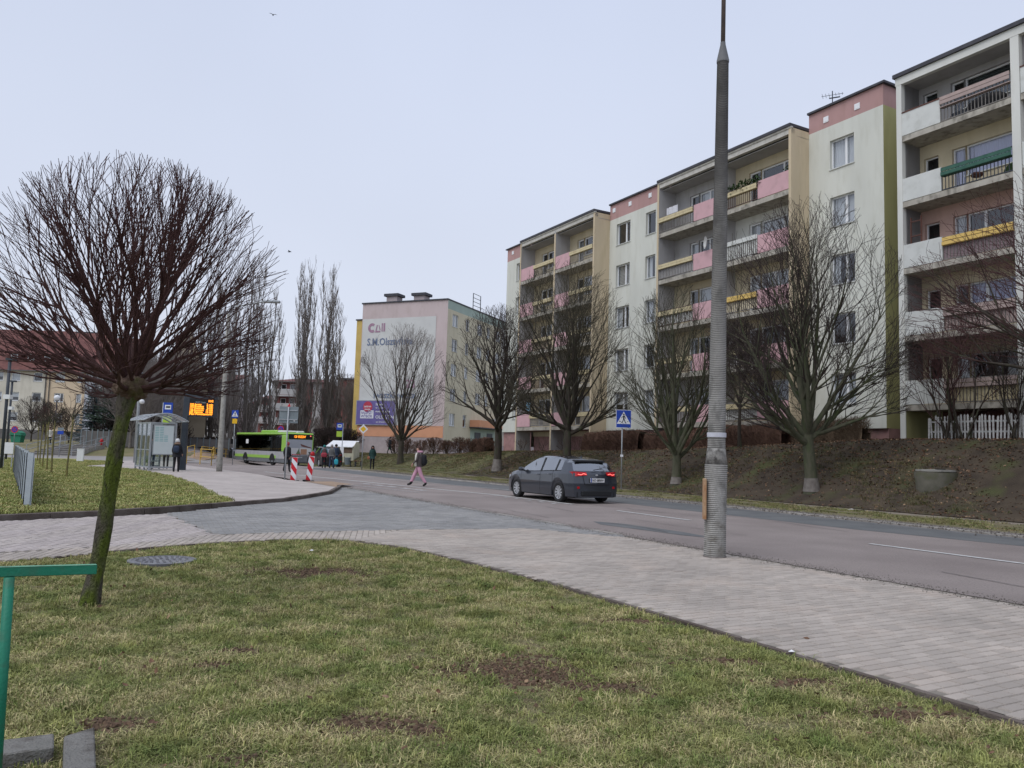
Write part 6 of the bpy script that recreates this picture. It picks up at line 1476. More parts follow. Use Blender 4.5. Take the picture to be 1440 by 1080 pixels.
mb = MB(); mb.lathe([(.001, 0), (.05, 0), (.05, .004)], 14, (0, 0, 0)); bdg = mb.build('badge', M['rim'], hc); bdg.location = (-2.2, 0, .88); bdg.rotation_euler = (0, -math.pi / 2, 0); bdg.scale = (.5, 1, 1)
def carpos(px, py, Y=None): return gnd(px, py) if Y is None else far_loc(px, Y)
car('parked_car', far_loc(456, 66), fwd_rz + .02, 'black estate car waiting beside the bus, seen from behind', 'car', 'car_black', 4.5, 1.85, 1.65, 'suv', plate='NO 4127K', group='cars beyond the crossing')
car('parked_car', far_loc(326, 91), 2.65 + math.pi, 'dark car parked behind the yellow railings at the front of the bus', 'car', 'car_dark', 4.4, 1.8, 1.45, 'hatch', group='cars beyond the crossing')
car('parked_car', far_loc(178, 88), 2.9, 'silver car behind the slope left of the shelter', 'car', 'car_silver', 4.3, 1.75, 1.42, 'hatch', group='cars beyond the crossing')

# --- bus
mat('bus_green', (.30, .54, .08), (.27, .50, .07), 2, .35, spec=.5, coat=.4); mat('bus_silver', (.38, .38, .39), (.33, .33, .34), 2, .4, spec=.5); mat('bus_grey', (.16, .17, .18), (.13, .135, .145), 3, .6)
mat('led_orange', (.9, .3, .02), None, rough=.5, emit=(1, .30, .02, 1.5)); mat('ad_grey', (.33, .35, .39), (.4, .42, .46), .8, .5); mat('ad_white', (.55, .55, .55), (.6, .6, .58), 1, .5); mat('ad_brown', (.16, .08, .07), None, rough=.5)
mat('ad_brick', (.36, .19, .12), (.42, .26, .17), 12, .6); mat('ad_green', (.13, .18, .1), None, rough=.6); mat('ad_red', (.5, .04, .06), None, rough=.5)
def bus():
    A = np.array(far_loc(402.5, 69.0)); root = empty('city_bus', tuple(A), math.radians(129.6), 'green and silver city bus at the stop with an orange lit destination on its rear', 'bus')
    L_, Wd, H_ = 12.0, 2.5, 2.93   # local x forward, left side at y = 0, body towards -y
    y0, y1 = 0, -Wd
    def rbox(name, m, x0, x1, z0, z1, parent=root, in_=0.0, bev=.0): mb = MB(); mb.box(x0, x1, y1 + in_, y0 - in_, z0, z1); return mb.build(name, m, parent, bevel=bev)
    rbox('skirt', M['bus_grey'], .05, L_ - .1, .28, .62, in_=.02); rbox('lower_body', M['bus_silver'], 0, L_, .62, 1.25); 
    for yy, sg in ((y0, 1), (y1, -1)):
        mb = MB(); mb.box(2.2, L_ - .05, min(yy, yy + sg * .006), max(yy, yy + sg * .006), .62, .88); mb.build('green_stripe', M['bus_green'], root)
        mb = MB(); mb.quad((1.15, yy + sg * .004, 1.25), (L_ - .15, yy + sg * .004, 1.25), (L_ - .15, yy + sg * .004, 2.68), (1.15, yy + sg * .004, 2.68)); mb.build('side_glazing', M['glass_bus'], root)
        mb = MB()
        for k in range(7): mb.box(1.12 + k * 1.72, 1.16 + k * 1.72, min(yy - sg * .01, yy - sg * .05), max(yy - sg * .01, yy - sg * .05), 1.25, 2.7)
        mb.build('window_posts', M['black'], root)
    rbox('rear_corner', M['bus_green'], -.0, 1.15, 1.25, 2.72, bev=.05); rbox('roof', M['bus_green'], 0, L_ - .05, 2.7, 2.93, bev=.09)
    mb = MB(); mb.box(.3, L_ - .3, -Wd + .1, -.1, .5, .62); mb.box(.4, L_ - .4, -Wd * .5 - .02, -Wd * .5 + .02, .62, 1.2); mb.build('floor', M['bus_grey'], root)
    mb = MB()
    for k in range(6):
        for yy in (-.45, -Wd + .45): mb.box(2 + k * 1.5, 2.12 + k * 1.5, yy - .4, yy + .4, .9, 1.75)
    mb.build('seats', M['seat_cloth'], root, kind='stuff')
    mb = MB(); mb.box(3.2, 6.6, -Wd + .35, -.3, 2.9, 3.16); mb.build('roof_unit', M['bus_green'], root, bevel=.1)
    mb = MB(); mb.box(1.0, 3.0, -Wd + .4, -.35, 2.9, 3.12); mb.build('roof_unit', M['rail_white'], root, bevel=.1); mb = MB(); mb.box(.3, .7, -1.6, -1.1, 2.9, 3.05); mb.build('roof_vent', M['rail_white'], root, bevel=.03)
    # side poster, front screen
    mb = MB(); mb.quad((8.7, .01, 1.9), (9.3, .01, 1.9), (9.3, .01, 2.3), (8.7, .01, 2.3)); mb.build('window_notice', M['plate_white'], root)
    mb = MB(); mb.box(L_ - .12, L_, y1 + .05, y0 - .05, 1.2, 2.72); mb.build('windscreen', M['glass_bus'], root)
    mb = MB(); mb.tube([(L_, 0, 2.6), (L_ + .35, .25, 2.5), (L_ + .35, .25, 2.3)], .03, 5); mb.cbox(L_ + .35, .25, 2.05, .12, .22, .5); mb.build('mirror', M['black'], root)
    # rear face
    def rq(n, m, ya, yb, z0, z1, x=-.012, parent=root): mb = MB(); mb.quad((x, ya, z0), (x, yb, z0), (x, yb, z1), (x, ya, z1)); return mb.build(n, M[m], parent)
    mb = MB(); mb.box(-.01, 0, -Wd + .12, -.12, 2.36, 2.80); ds = mb.build('rear_display', M['black'], root)
    for txt, ya, yb in (('128', -.62, -.92), ('BRZEZINY', -1.0, -1.75)):
        v, f = text_mesh(txt, .26, bold=.006); w_ = max(p[0] for p in v); mb = MB(); mb.add([(-.016, ya + (yb - ya) * p[0] / w_, 2.5 + p[1] * 1.1) for p in v], f); mb.build('led_letters', M['led_orange'], ds)
    ad = rq('rear_poster', 'ad_grey', -.12, -Wd + .12, 1.28, 2.34)
    rq('poster_field', 'ad_white', -.12, -1.1, 1.0, 1.6, -.016, ad)
    mb = MB(); mb.poly([(-.018, -1.25, 1.98), (-.018, -1.35, 1.75), (-.018, -2.3, 1.58), (-.018, -2.3, 1.66)]); mb.build('poster_roof', M['ad_brown'], ad)
    rq('poster_house', 'ad_white', -1.2, -2.3, 1.05, 1.62, -.017, ad); rq('poster_brick', 'ad_brick', -1.3, -1.88, 1.05, 1.52, -.019, ad)
    mb = MB(); mb.poly([(-.02, -.85, 1.02), (-.02, -1.12, 1.55), (-.02, -1.3, 1.02)]); mb.build('poster_tree', M['ad_green'], ad)
    rd = rq('red_strip', 'ad_red', -.5, -1.3, .88, 1.06, -.022, ad)
    v, f = text_mesh('784 236 126', .13, bold=.004); w_ = max(p[0] for p in v); mb = MB(); mb.add([(-.026, -.62 - .6 * p[0] / w_, .92 + p[1]) for p in v], f); mb.build('strip_letters', M['plate_white'], ad)
    mb = MB(); mb.box(-.06, 0, -Wd + .05, -.05, .34, .98); mb.build('rear_bumper', M['bus_grey'], root, bevel=.03)
    v, f = text_mesh('OLSZTYN', .12, bold=.003); w_ = max(p[0] for p in v); mb = MB(); mb.add([(-.064, -.9 - .55 * p[0] / w_, .74 + p[1]) for p in v], f); mb.build('bumper_letters', M['plate_white'], root)
    for ya in (-.05, -Wd + .2):
        mb = MB(); mb.box(-.03, 0, ya - .15, ya, 1.0, 1.22); mb.build('tail_light', M['lamp_red'], root)
        mb = MB(); mb.cbox(-.03, ya - .075, 1.1, .03, .1, .1); mb.build('brake_lamp', M['lamp_glow'], root)
    mb = MB(); mb.cbox(-.02, -Wd + .32, 2.68, .03, .1, .08); mb.build('marker_lamp', M['lamp_glow'], root)
    for xx in (3.0, 9.3):
        for yy in (-.16, -Wd + .16): wheel(root, xx, yy, .48, .29, 8)
        for yy, sg in ((0, 1), (-Wd, -1)):
            n = 14; mb = MB(); pts = [(xx + .6 * math.cos(math.pi * q / n), .46 + .6 * math.sin(math.pi * q / n)) for q in range(n + 1)]
            mb.poly([(p[0], yy + sg * .008, max(p[1], .28)) for p in pts]); mb.build('wheel_arch', M['plastic_dark'], root)
    for o in root.children:
        if o.name.startswith('wheel') and not o.name.startswith('wheel_arch'): o.location.y += .03 * (1 if o.bound_box[0][1] > -1 else -1)
bus()

# ------------------------------------------------------------------ street furniture
mat('pole_concrete', (.43, .42, .395), (.31, .30, .28), 2.5, .95, .6, 60, c3=(.12, .12, .11), s3=6, f3=.9, stretch=(1, 1, .5))
mat('pole_dark', (.07, .068, .066), (.11, .105, .10), 3, .95, .6, 60, c3=(.2, .19, .18), s3=7, f3=.4, stretch=(1, 1, .5))
mat('pole_base', (.42, .41, .38), (.32, .305, .28), 3, .95, .6, 60, c3=(.14, .12, .09), s3=7, f3=.9); mat('rust_wood', (.34, .17, .08), (.45, .31, .19), 8, .9, .5, 60)
mat('tape', (.55, .56, .62), (.5, .5, .55), 10, .5); mat('sign_blue', (.012, .055, .36), (.02, .065, .4), 4, .4); mat('sign_white', (.72, .73, .75), None, rough=.4); mat('sign_black', (.015, .015, .02), None, rough=.5)
mat('sign_yellow', (.75, .45, .02), None, rough=.4); mat('sign_red', (.55, .02, .03), None, rough=.4); mat('sign_back', (.20, .235, .25), (.17, .2, .215), 3, .5); mat('lime', (.38, .55, .06), None, rough=.5); mat('rail_yellow', (.62, .40, .06), (.5, .32, .06), 6, .6, c3=(.25, .15, .08), s3=12, f3=.6)
mat('concrete_old', (.33, .32, .29), (.25, .24, .215), 3, .95, .5, 60, c3=(.14, .13, .12), s3=8, f3=.6)
def pole_shaft_mat():
    m = M['pole_concrete'].copy(); n = m.node_tree; b = n.nodes['Principled BSDF']; src = b.inputs['Base Color'].links[0].from_socket
    tcn = n.nodes.new('ShaderNodeTexCoord'); sp = n.nodes.new('ShaderNodeSeparateXYZ'); n.links.new(tcn.outputs['Object'], sp.inputs[0])
    nz_ = n.nodes.new('ShaderNodeTexNoise'); nz_.inputs['Scale'].default_value = 2.5; n.links.new(tcn.outputs['Object'], nz_.inputs['Vector'])
    a = n.nodes.new('ShaderNodeMath'); a.operation = 'MULTIPLY_ADD'; a.inputs[1].default_value = 3.0; n.links.new(nz_.outputs[0], a.inputs[0]); n.links.new(sp.outputs[2], a.inputs[2])
    r_ = n.nodes.new('ShaderNodeMapRange'); r_.inputs[1].default_value = 4.2; r_.inputs[2].default_value = 8.2; n.links.new(a.outputs[0], r_.inputs[0])
    q = n.nodes.new('ShaderNodeMix'); q.data_type = 'RGBA'; n.links.new(r_.outputs[0], q.inputs[0]); n.links.new(src, q.inputs[6]); q.inputs[7].default_value = (.075, .072, .07, 1); n.links.new(q.outputs[2], b.inputs['Base Color']); return m
mat('groove', (.13, .125, .118), (.24, .23, .22), 5, .95, c3=(.06, .055, .05), s3=3, f3=.8)  # ring recesses: dirt, with the grooves' shade painted into the colour
mat('pole_cap', (.13, .13, .135), (.17, .17, .175), 5, .7)
mat('shoulder_concrete', (.30, .29, .27), (.17, .165, .155), 9, .95, 1.0, 40, c3=(.07, .065, .06), s3=12, f3=.9)
def big_pole():
    b = gnd(1005, 783); root = empty('lamp_pole', b, 0, 'tall ribbed concrete lamp pole standing on the pavement in the right foreground', 'lamp pole')
    tp = np.array(atY(1016.5, 88, b[1])); dx_, hz_ = tp[0] - b[0], tp[2] - b[2]
    # ribbed shaft: fine horizontal rings; the lower third was recast wider
    def ringed(z0, z1, r0, r1, m, name, step=.028, amp=.0055, k=20, sq=0, off=(0, 0)):
        n = int((z1 - z0) / step); vs = []; fs = []; rows = []
        for i in range(n):
            za = z0 + (z1 - z0) * i / n; zb = z0 + (z1 - z0) * (i + .55) / n; zc = z0 + (z1 - z0) * (i + .62) / n; zd = z0 + (z1 - z0) * (i + .93) / n
            rows += [(za, 0), (zb, 0), (zc, -amp), (zd, -amp)]
        rows.append((z1, 0))
        for z, o_ in rows:
            f = (z - z0) / (z1 - z0); r_ = r0 + (r1 - r0) * f; cx = dx_ * z / hz_ + off[0] * (1 - f)
            for j in range(k):
                w = 6.2832 * j / k; q = r_ * (1 + .02 * mn.noise(Vector((math.cos(w) * 2, math.sin(w) * 2, z * 1.3)))) + o_
                vs.append((cx + q * math.cos(w), q * math.sin(w), z))
        for i in range(len(rows) - 1):
            for j in range(k): fs.append((i * k + j, i * k + (j + 1) % k, (i + 1) * k + (j + 1) % k, (i + 1) * k + j))
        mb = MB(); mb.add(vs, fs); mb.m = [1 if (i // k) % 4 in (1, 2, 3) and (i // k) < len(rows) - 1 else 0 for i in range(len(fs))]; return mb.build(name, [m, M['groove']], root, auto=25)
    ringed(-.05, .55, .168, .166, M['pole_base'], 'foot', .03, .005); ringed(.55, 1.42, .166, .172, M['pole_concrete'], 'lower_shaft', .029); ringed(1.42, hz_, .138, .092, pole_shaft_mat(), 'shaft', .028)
    mb = MB(); c = lambda z: dx_ * z / hz_
    mb.lathe([(.168, 0), (.150, .16), (.138, .26)], 20, (c(1.45), 0, 1.40)); mb.build('shoulder', M['shoulder_concrete'], root, smooth=True)
    mb = MB(); mb.lathe([(.094, -.01), (.10, 0), (.10, .03), (.042, .30), (.04, .34)], 16, (c(hz_), 0, hz_)); mb.build('cap_cone', M['pole_cap'], root, auto=30)
    # steel mast with arm and lantern high above the street
    mb = MB(); t0 = c(hz_); mb.tube([(t0, 0, hz_ + .3), (t0 + .02, 0, hz_ + 2.6), (t0 + .3, .25, hz_ + 3.1), (t0 + 1.4, 1.1, hz_ + 3.35)], [.036, .032, .03, .028], 10); mb.build('mast', M['steel_rusty'], root, smooth=True)
    mb = MB(); mb.lathe([(.02, -.3), (.1, -.25), (.12, 0), (.08, .28), (.02, .3)], 10, (0, 0, 0)); ln = mb.build('lantern', M['galv'], root, smooth=True); ln.location = (t0 + 1.6, 1.25, hz_ + 3.36); ln.rotation_euler = (0, math.radians(90), math.radians(38)); ln.scale = (.5, 1, 1)
    # cover board on the left, band of tape
    mb = MB(); mb.cbox(-.178, -.06, .88, .035, .13, .62); mb.build('cover_board', M['rust_wood'], root, bevel=.006)
    mb = MB(); mb.lathe([(.146, 0), (.147, .07)], 20, (c(1.8), 0, 1.83), cap=False); mb.build('tape_band', M['tape'], root)
    mb = MB(); mb.lathe([(.18, .0), (.176, .02)], 20, (0, 0, 0)); mb.build('collar', M['gravel_edge'], root)
big_pole()
def lamp_post2():
    b = gnd(308, 665); root = empty('lamp_pole', b, 0, 'round grey concrete lamp post between the shelter and the bus', 'lamp pole'); h = th(0, 665, 440, b) * 1.0
    mb = MB(); mb.tube([(0, 0, -.1), (0, 0, .6), (0, 0, h)], [.155, .148, .085], 12); mb.build('shaft', M['concrete_old'], root, smooth=True)
    mb = MB(); mb.tube([(0, 0, h - .1), (.2, 0, h + .35), (1.9, .1, h + .75)], .045, 8); mb.build('arm', M['galv'], root)
    mb = MB(); mb.box(1.75, 2.65, -.0, .24, h + .66, h + .80); mb.build('lantern', M['galv'], root, bevel=.04)
lamp_post2()
def post(name, loc, h, r, m, label, cat, lean=0, group=None):
    root = empty(name, loc, 0, label, cat, group); mb = MB(); mb.tube([(0, 0, -.1), (lean * h, 0, h)], r, 10); mb.build('post', M[m], root, smooth=True); return root
def plate(root, name, pts, m, thick=.02, y=-.05, back='sign_back'):
    mb = MB(); mb.prism([(x, y, z) for x, z in pts], (0, thick, 0)); o = mb.build(name, [M[m]], root); return o
def face(root, name, pts, m, y):
    mb = MB(); mb.poly([(x, y, z) for x, z in pts]); return mb.build(name, M[m], root)
rect = lambda cx, cz, w, h: [(cx - w / 2, cz - h / 2), (cx + w / 2, cz - h / 2), (cx + w / 2, cz + h / 2), (cx - w / 2, cz + h / 2)]
def walker(root, cx, cz, s, y):
    face(root, 'triangle', [(cx - .40 * s, cz - .32 * s), (cx + .40 * s, cz - .32 * s), (cx, cz + .40 * s)], 'sign_white', y)
    face(root, 'figure_head', [(cx + .045 * s * math.cos(a), cz + .235 * s + .045 * s * math.sin(a)) for a in [6.283 * i / 10 for i in range(10)]], 'sign_black', y - .002)
    mb = MB()
    for P_ in ([(-.05, .17), (.05, .17), (.05, -.04), (-.03, -.04)], [(-.04, .15), (-.05, .10), (-.12, .0), (-.14, .03)], [(.05, .16), (.05, .1), (.115, -.03), (.135, .01)], [(-.03, -.04), (.02, -.04), (-.06, -.25), (-.15, -.25), (-.15, -.22), (-.09, -.21)],
               [(.0, -.04), (.05, -.04), (.13, -.25), (.17, -.25), (.17, -.28), (.09, -.28)]): mb.poly([(cx + a * s, y - .002, cz + b * s) for a, b in P_])
    for a0, a1 in ((-.27, -.17), (.19, .28)): mb.poly([(cx + a * s, y - .0015, cz + b * s) for a, b in ((a0, -.2), (a1, -.2), (a1, -.17), (a0, -.17))])
    mb.build('figure', M['sign_black'], root)
# crossing sign beside the grey car
b = gnd(873.5, 688); b = (b[0], b[1], b[2]); hs = th(0, 688, 577, b); r_ = post('crossing_sign', b, hs, .03, 'galv', 'blue square pedestrian crossing sign on a grey post right behind the grey car', 'road sign')
ss = th(0, 603, 577.5, b); cz = hs - ss / 2; plate(r_, 'sign_plate', rect(.05, cz, ss * .84, ss), 'sign_white', .02, -.06); face(r_, 'blue_field', rect(.05, cz, ss * .80, ss * .95), 'sign_blue', -.063); walker(r_, .05, cz + .02, ss * .95, -.066)
mb = MB(); mb.cbox(0, 0, hs * .42, .12, .08, .1); mb.build('clamp', M['sign_white'], r_)
# small crossing sign left of the bus
b = far_loc(327.5, 60); r_ = post('crossing_sign', b, zl(328, 577, 60) - b[2], .03, 'galv', 'small blue crossing sign with an orange plate below, left of the bus front', 'road sign'); hh = zl(328, 577, 60) - b[2]
plate(r_, 'sign_plate', rect(0, hh - .28, .5, .58), 'sign_blue'); walker(r_, 0, hh - .28, .6, -.055); plate(r_, 'orange_plate', rect(0, hh - .82, .36, .36), 'sign_yellow')
# sign seen from behind
b = gnd(400, 677); hh = th(0, 677, 573, b); r_ = post('road_sign', b, hh, .032, 'galv', 'road sign turned away, plain grey back on a tall grey post before the bus', 'road sign', .004)
sb = plate(r_, 'sign_plate', rect(0.02, hh - .33, .80, .70), 'sign_back', .02, .04); mb = MB(); mb.box(-.36, .4, .0, .04, hh - .55, hh - .51); mb.box(-.36, .4, .0, .04, hh - .16, hh - .12); mb.build('brackets', M['galv'], r_); face(r_, 'sticker', rect(.27, hh - .56, .07, .09), 'sign_white', .035)
plate(r_, 'red_tip', [(-.06, hh + .02), (.08, hh + .02), (.02, hh + .16)], 'sign_red', .02, .04)
# red and white marker boards
for i, (px, lb, ln_) in enumerate([(412, 'left red and white striped marker board before the bus', .03), (433.5, 'right red and white striped marker board before the bus, leaning more', .10)]):
    b = gnd(px, 677.5); root = empty('marker_board', b, 0, lb, 'marker board', 'red and white marker boards'); h = th(0, 677, 643 if i == 0 else 641, b); w = .24; root.rotation_euler = (0, ln_, 0)
    mb = MB(); mb.box(-w / 2, w / 2, -.02, .02, .04, h); bd = mb.build('board', M['sign_white'], root)
    z = -.25
    while z < h:
        pts = [(-w / 2, z + w * 1.25), (w / 2, z), (w / 2, z + .26), (-w / 2, z + .26 + w * 1.25)]; pts = [(x, min(max(q, .05), h - .005)) for x, q in pts]
        if pts[3][1] - pts[0][1] > .005 or pts[2][1] - pts[1][1] > .005: face(root, 'red_stripe', pts, 'sign_red', -.023)
        z += .52
    mb = MB(); mb.box(-.2, .2, -.2, .2, 0, .07); mb.build('rubber_foot', M['black'], root)
    if i == 1: mb = MB(); mb.lathe([(.01, 0), (.09, .03), (.1, .1), (.06, .18), (.01, .2)], 10, (0, 0, h)); mb.build('warning_lamp', M['lamp_red'], root, smooth=True)
# priority road sign
b = gnd(508.5, 661); hh = th(0, 661, 597, b); r_ = post('priority_sign', b, hh, .032, 'galv', 'yellow diamond priority-road sign on a grey post before the violet billboard', 'road sign'); dd = .33
plate(r_, 'sign_plate', [(0, hh - dd * 2), (dd, hh - dd), (0, hh), (-dd, hh - dd)], 'sign_white'); q = dd * .62; face(r_, 'yellow_field', [(0, hh - dd - q), (q, hh - dd), (0, hh - dd + q), (-q, hh - dd)], 'sign_yellow', -.056)
# bus stop signs
def stop_sign(loc, hh, lb, side=1, lower=True):
    r_ = post('bus_stop_sign', loc, hh, .035, 'galv', lb, 'bus stop sign'); o = .3 * side
    plate(r_, 'sign_plate', rect(o, hh - .3, .55, .62), 'sign_blue'); face(r_, 'white_field', rect(o, hh - .26, .36, .26), 'sign_white', -.055)
    mb = MB(); mb.poly([(o - .13, -.058, hh - .30), (o + .13, -.058, hh - .30), (o + .13, -.058, hh - .2), (o - .11, -.058, hh - .2)]); mb.build('bus_symbol', M['sign_black'], r_)
    if lower: plate(r_, 'dark_band', rect(o, hh - .68, .52, .12), 'sign_black'); plate(r_, 'green_plate', rect(o, hh - 1.0, .5, .5), 'lime')
    return r_
b = gnd(232, 652); b = (*b[:2], b[2]); stop_sign(atY(224, 655, 46)[:2] + (0.08,), zl(224, 566, 46) - .08, 'blue bus-stop sign with a lime plate rising behind the glass shelter')
b = far_loc(480.5, 72); r_ = stop_sign(b, zl(481, 595, 72) - b[2], 'blue and lime bus-stop sign on the far side of the road beside the white container', -1)
mb = MB(); mb.box(-.17, .17, -.1, .0, .95, 1.85); mb.build('timetable', M['sign_white'], r_)
# no-stopping sign, second round sign
for px, py, lb, h_, Y in ((18, 604, 'round blue no-stopping sign at the left edge before the cream house', .62, 77), (393, 603, 'round no-stopping sign above the bus roof', .6, 84)):
    b = far_loc(px, Y); hh = zl(px, py, Y) - b[2] + .33; r_ = post('no_stopping_sign', b, hh, .03, 'galv', lb, 'road sign'); cc = lambda r, n=20: [(r * math.cos(6.283 * i / n), hh - .33 + r * math.sin(6.283 * i / n)) for i in range(n)]
    plate(r_, 'sign_plate', cc(.34), 'sign_red'); face(r_, 'blue_field', cc(.27), 'sign_blue', -.055)
    for sg in (1, -1): face(r_, 'cross_bar', [(-.2 * sg - .03, hh - .53 ), (-.2 * sg + .03, hh - .53), (.2 * sg + .03, hh - .13), (.2 * sg - .03, hh - .13)], 'sign_red', -.058)
b = far_loc(83, 67); hh = zl(83, 604, 67) - b[2]; r_ = post('road_sign', b, hh, .03, 'galv', 'small blue sign in front of the stairs', 'road sign'); plate(r_, 'sign_plate', rect(0, hh - .25, .5, .3), 'sign_blue'); plate(r_, 'dark_plate', rect(0, hh + .05, .5, .22), 'sign_back')
# dark lamp columns, globe lamp, camera pole
for px, pyt, Y, lb in ((2, 505, 36, 'dark lamp column at the left frame edge with a small white box'), (9, 536, 38, 'second dark lamp column just right of the one at the left edge')):
    b = gnd(px - 1, 648 if px > 5 else 662); hh = zl(px + 6, pyt, b[1]) - b[2]; r_ = post('lamp_column', b, hh, .07, 'dark_metal', lb, 'lamp column'); mb = MB(); mb.box(-.1, .2, -.12, .12, hh * .64, hh * .68); mb.build('box', M['sign_white'], r_)
    mb = MB(); mb.box(-.15, .25, -.1, .1, hh - .05, hh + .05); mb.build('lantern', M['dark_metal'], r_)
b = far_loc(74, 67); hh = zl(77, 561, 67) - b[2]; r_ = post('globe_lamp', b, hh, .05, 'dark_metal', 'street lamp with a white globe before the peach house', 'street lamp'); mb = MB(); mb.lathe([(.02, -.25), (.2, -.16), (.26, 0), (.2, .17), (.02, .25)], 14, (0, 0, hh + .1)); mb.build('globe', M['sign_white'], r_, smooth=True)
b = far_loc(190, 54); hh = zl(196, 500, 54) - b[2]; r_ = post('camera_pole', b, hh, .1, 'galv', 'tall grey pole with a white camera above the left end of the shelter', 'camera pole'); zc_ = zl(198, 565, 54) - b[2]; mb = MB(); mb.lathe([(.02, -.16), (.15, -.1), (.17, .05), (.1, .14), (.02, .16)], 12, (.28, -.15, zc_)); mb.box(0, .3, -.2, -.1, zc_ + .1, zc_ + .16); mb.build('camera', M['sign_white'], r_, smooth=True)

# --- bus shelter
def shelter():
    A = np.array(gnd(190, 659, .08)); Bq = np.array(gnd(209, 661.5, .08)); Cq = np.array(gnd(241, 661, .08)); root = empty('bus_shelter', tuple(A), 0, 'glass bus shelter with a curved roof and a pale poster panel', 'bus shelter')
    dv_ = (A - Bq)[:2]; D = max(2.4, float(np.linalg.norm(dv_))); ang = math.atan2(dv_[1], dv_[0]) - math.pi / 2; W_ = 1.18; root.location = (Bq[0], Bq[1], .08); root.rotation_euler = (0, 0, ang)
    # local x along the end panel facing the viewer, y away
    H_ = 2.42
    e = 1.9
    for x_, y_ in ((0, 0), (W_, 0), (0, D), (W_, D), (0, D / 3), (0, 2 * D / 3)):
        mb = MB(); mb.box(x_ - .04, x_ + .04, y_ - .04, y_ + .04, 0, H_); mb.build('post', M['galv'], root)
    for y_ in (0, D):
        mb = MB(); mb.box(0.04, W_ - .04, y_ - .03, y_ + .03, H_ - .08, H_); mb.box(.04, W_ - .04, y_ - .03, y_ + .03, .12, .2); mb.build('crossbar', M['galv'], root)
    mb = MB(); mb.box(-.03, .03, .04, D - .04, H_ - .08, H_); mb.box(-.03, .03, .04, D - .04, .12, .2); mb.box(-.02, .02, .04, D - .04, 1.0, 1.04); mb.build('side_rail', M['galv'], root)
    for k in range(3):
        mb = MB(); mb.box(-.005, .005, .05 + k * D / 3, (k + 1) * D / 3 - .05, .2, H_ - .08); mb.build('glass_pane', M['glass_shelter'], root)
    mb = MB(); mb.box(.05, W_ - .05, D - .005, D + .005, .2, H_ - .08); mb.build('glass_pane', M['glass_shelter'], root)
    mb = MB(); mb.box(.05, W_ - .05, -.005, .005, .2, .78); mb.build('glass_pane', M['glass_shelter'], root)
    mb = MB(); mb.box(.1, W_ - .08, -.05, .03, .78, H_ - .12); pp = mb.build('poster_case', M['galv'], root)
    mat('poster_pale', (.62, .68, .68), (.58, .64, .64), 2, .5); mat('poster_print', (.3, .5, .5), None, rough=.6)
    mb = MB(); mb.quad((.14, -.056, .83), (W_ - .12, -.056, .83), (W_ - .12, -.056, H_ - .17), (.14, -.056, H_ - .17)); mb.build('poster', M['poster_pale'], pp)
    mb = MB()
    for q in range(9):
        z = H_ - .28 - q * .085
        for c_ in range(2 if q < 5 else 3): mb.quad((.18 + c_ * .22, -.058, z), (.36 + c_ * .22, -.058, z), (.36 + c_ * .22, -.058, z + .045), (.18 + c_ * .22, -.058, z + .045))
    mb.build('timetable_print', M['poster_print'], pp, kind='stuff')
    # arched roof
    n = 10; mb = MB(); pr = []
    for i in range(n + 1):
        f = i / n; pr.append((-.45 + (W_ + .95) * f, H_ + .08 + .42 * math.sin(math.pi * (f * .92 + .04)) - .05))
    mb2 = MB()
    for i in range(n):
        (x0, z0), (x1, z1) = pr[i], pr[i + 1]; mb2.add([(x0, -.3, z0), (x1, -.3, z1), (x1, D + .2, z1), (x0, D + .2, z0)], [(0, 1, 2, 3)])
    mb2.build('roof_panel', M['glass_shelter'], root)
    for y_ in (-.3, D * .33, D * .66, D + .2):
        mb = MB(); mb.tube([(x, y_, z) for x, z in pr], .035, 6); mb.build('roof_rib', M['galv'], root)
    for i in (0, 3, 7, n):
        mb = MB(); mb.tube([(pr[i][0], -.3, pr[i][1]), (pr[i][0], D + .2, pr[i][1])], .025, 6); mb.build('roof_bar', M['galv'], root)
    mb = MB(); mb.box(.3, .7, .9, D - .7, .42, .47); mb.box(.35, .4, 1.0, 1.05, 0, .42); mb.box(.35, .4, D - .9, D - .85, 0, .42); mb.build('seat', M['galv'], root)
    return root, (Bq, ang, W_, D)
sh, SHI = shelter()
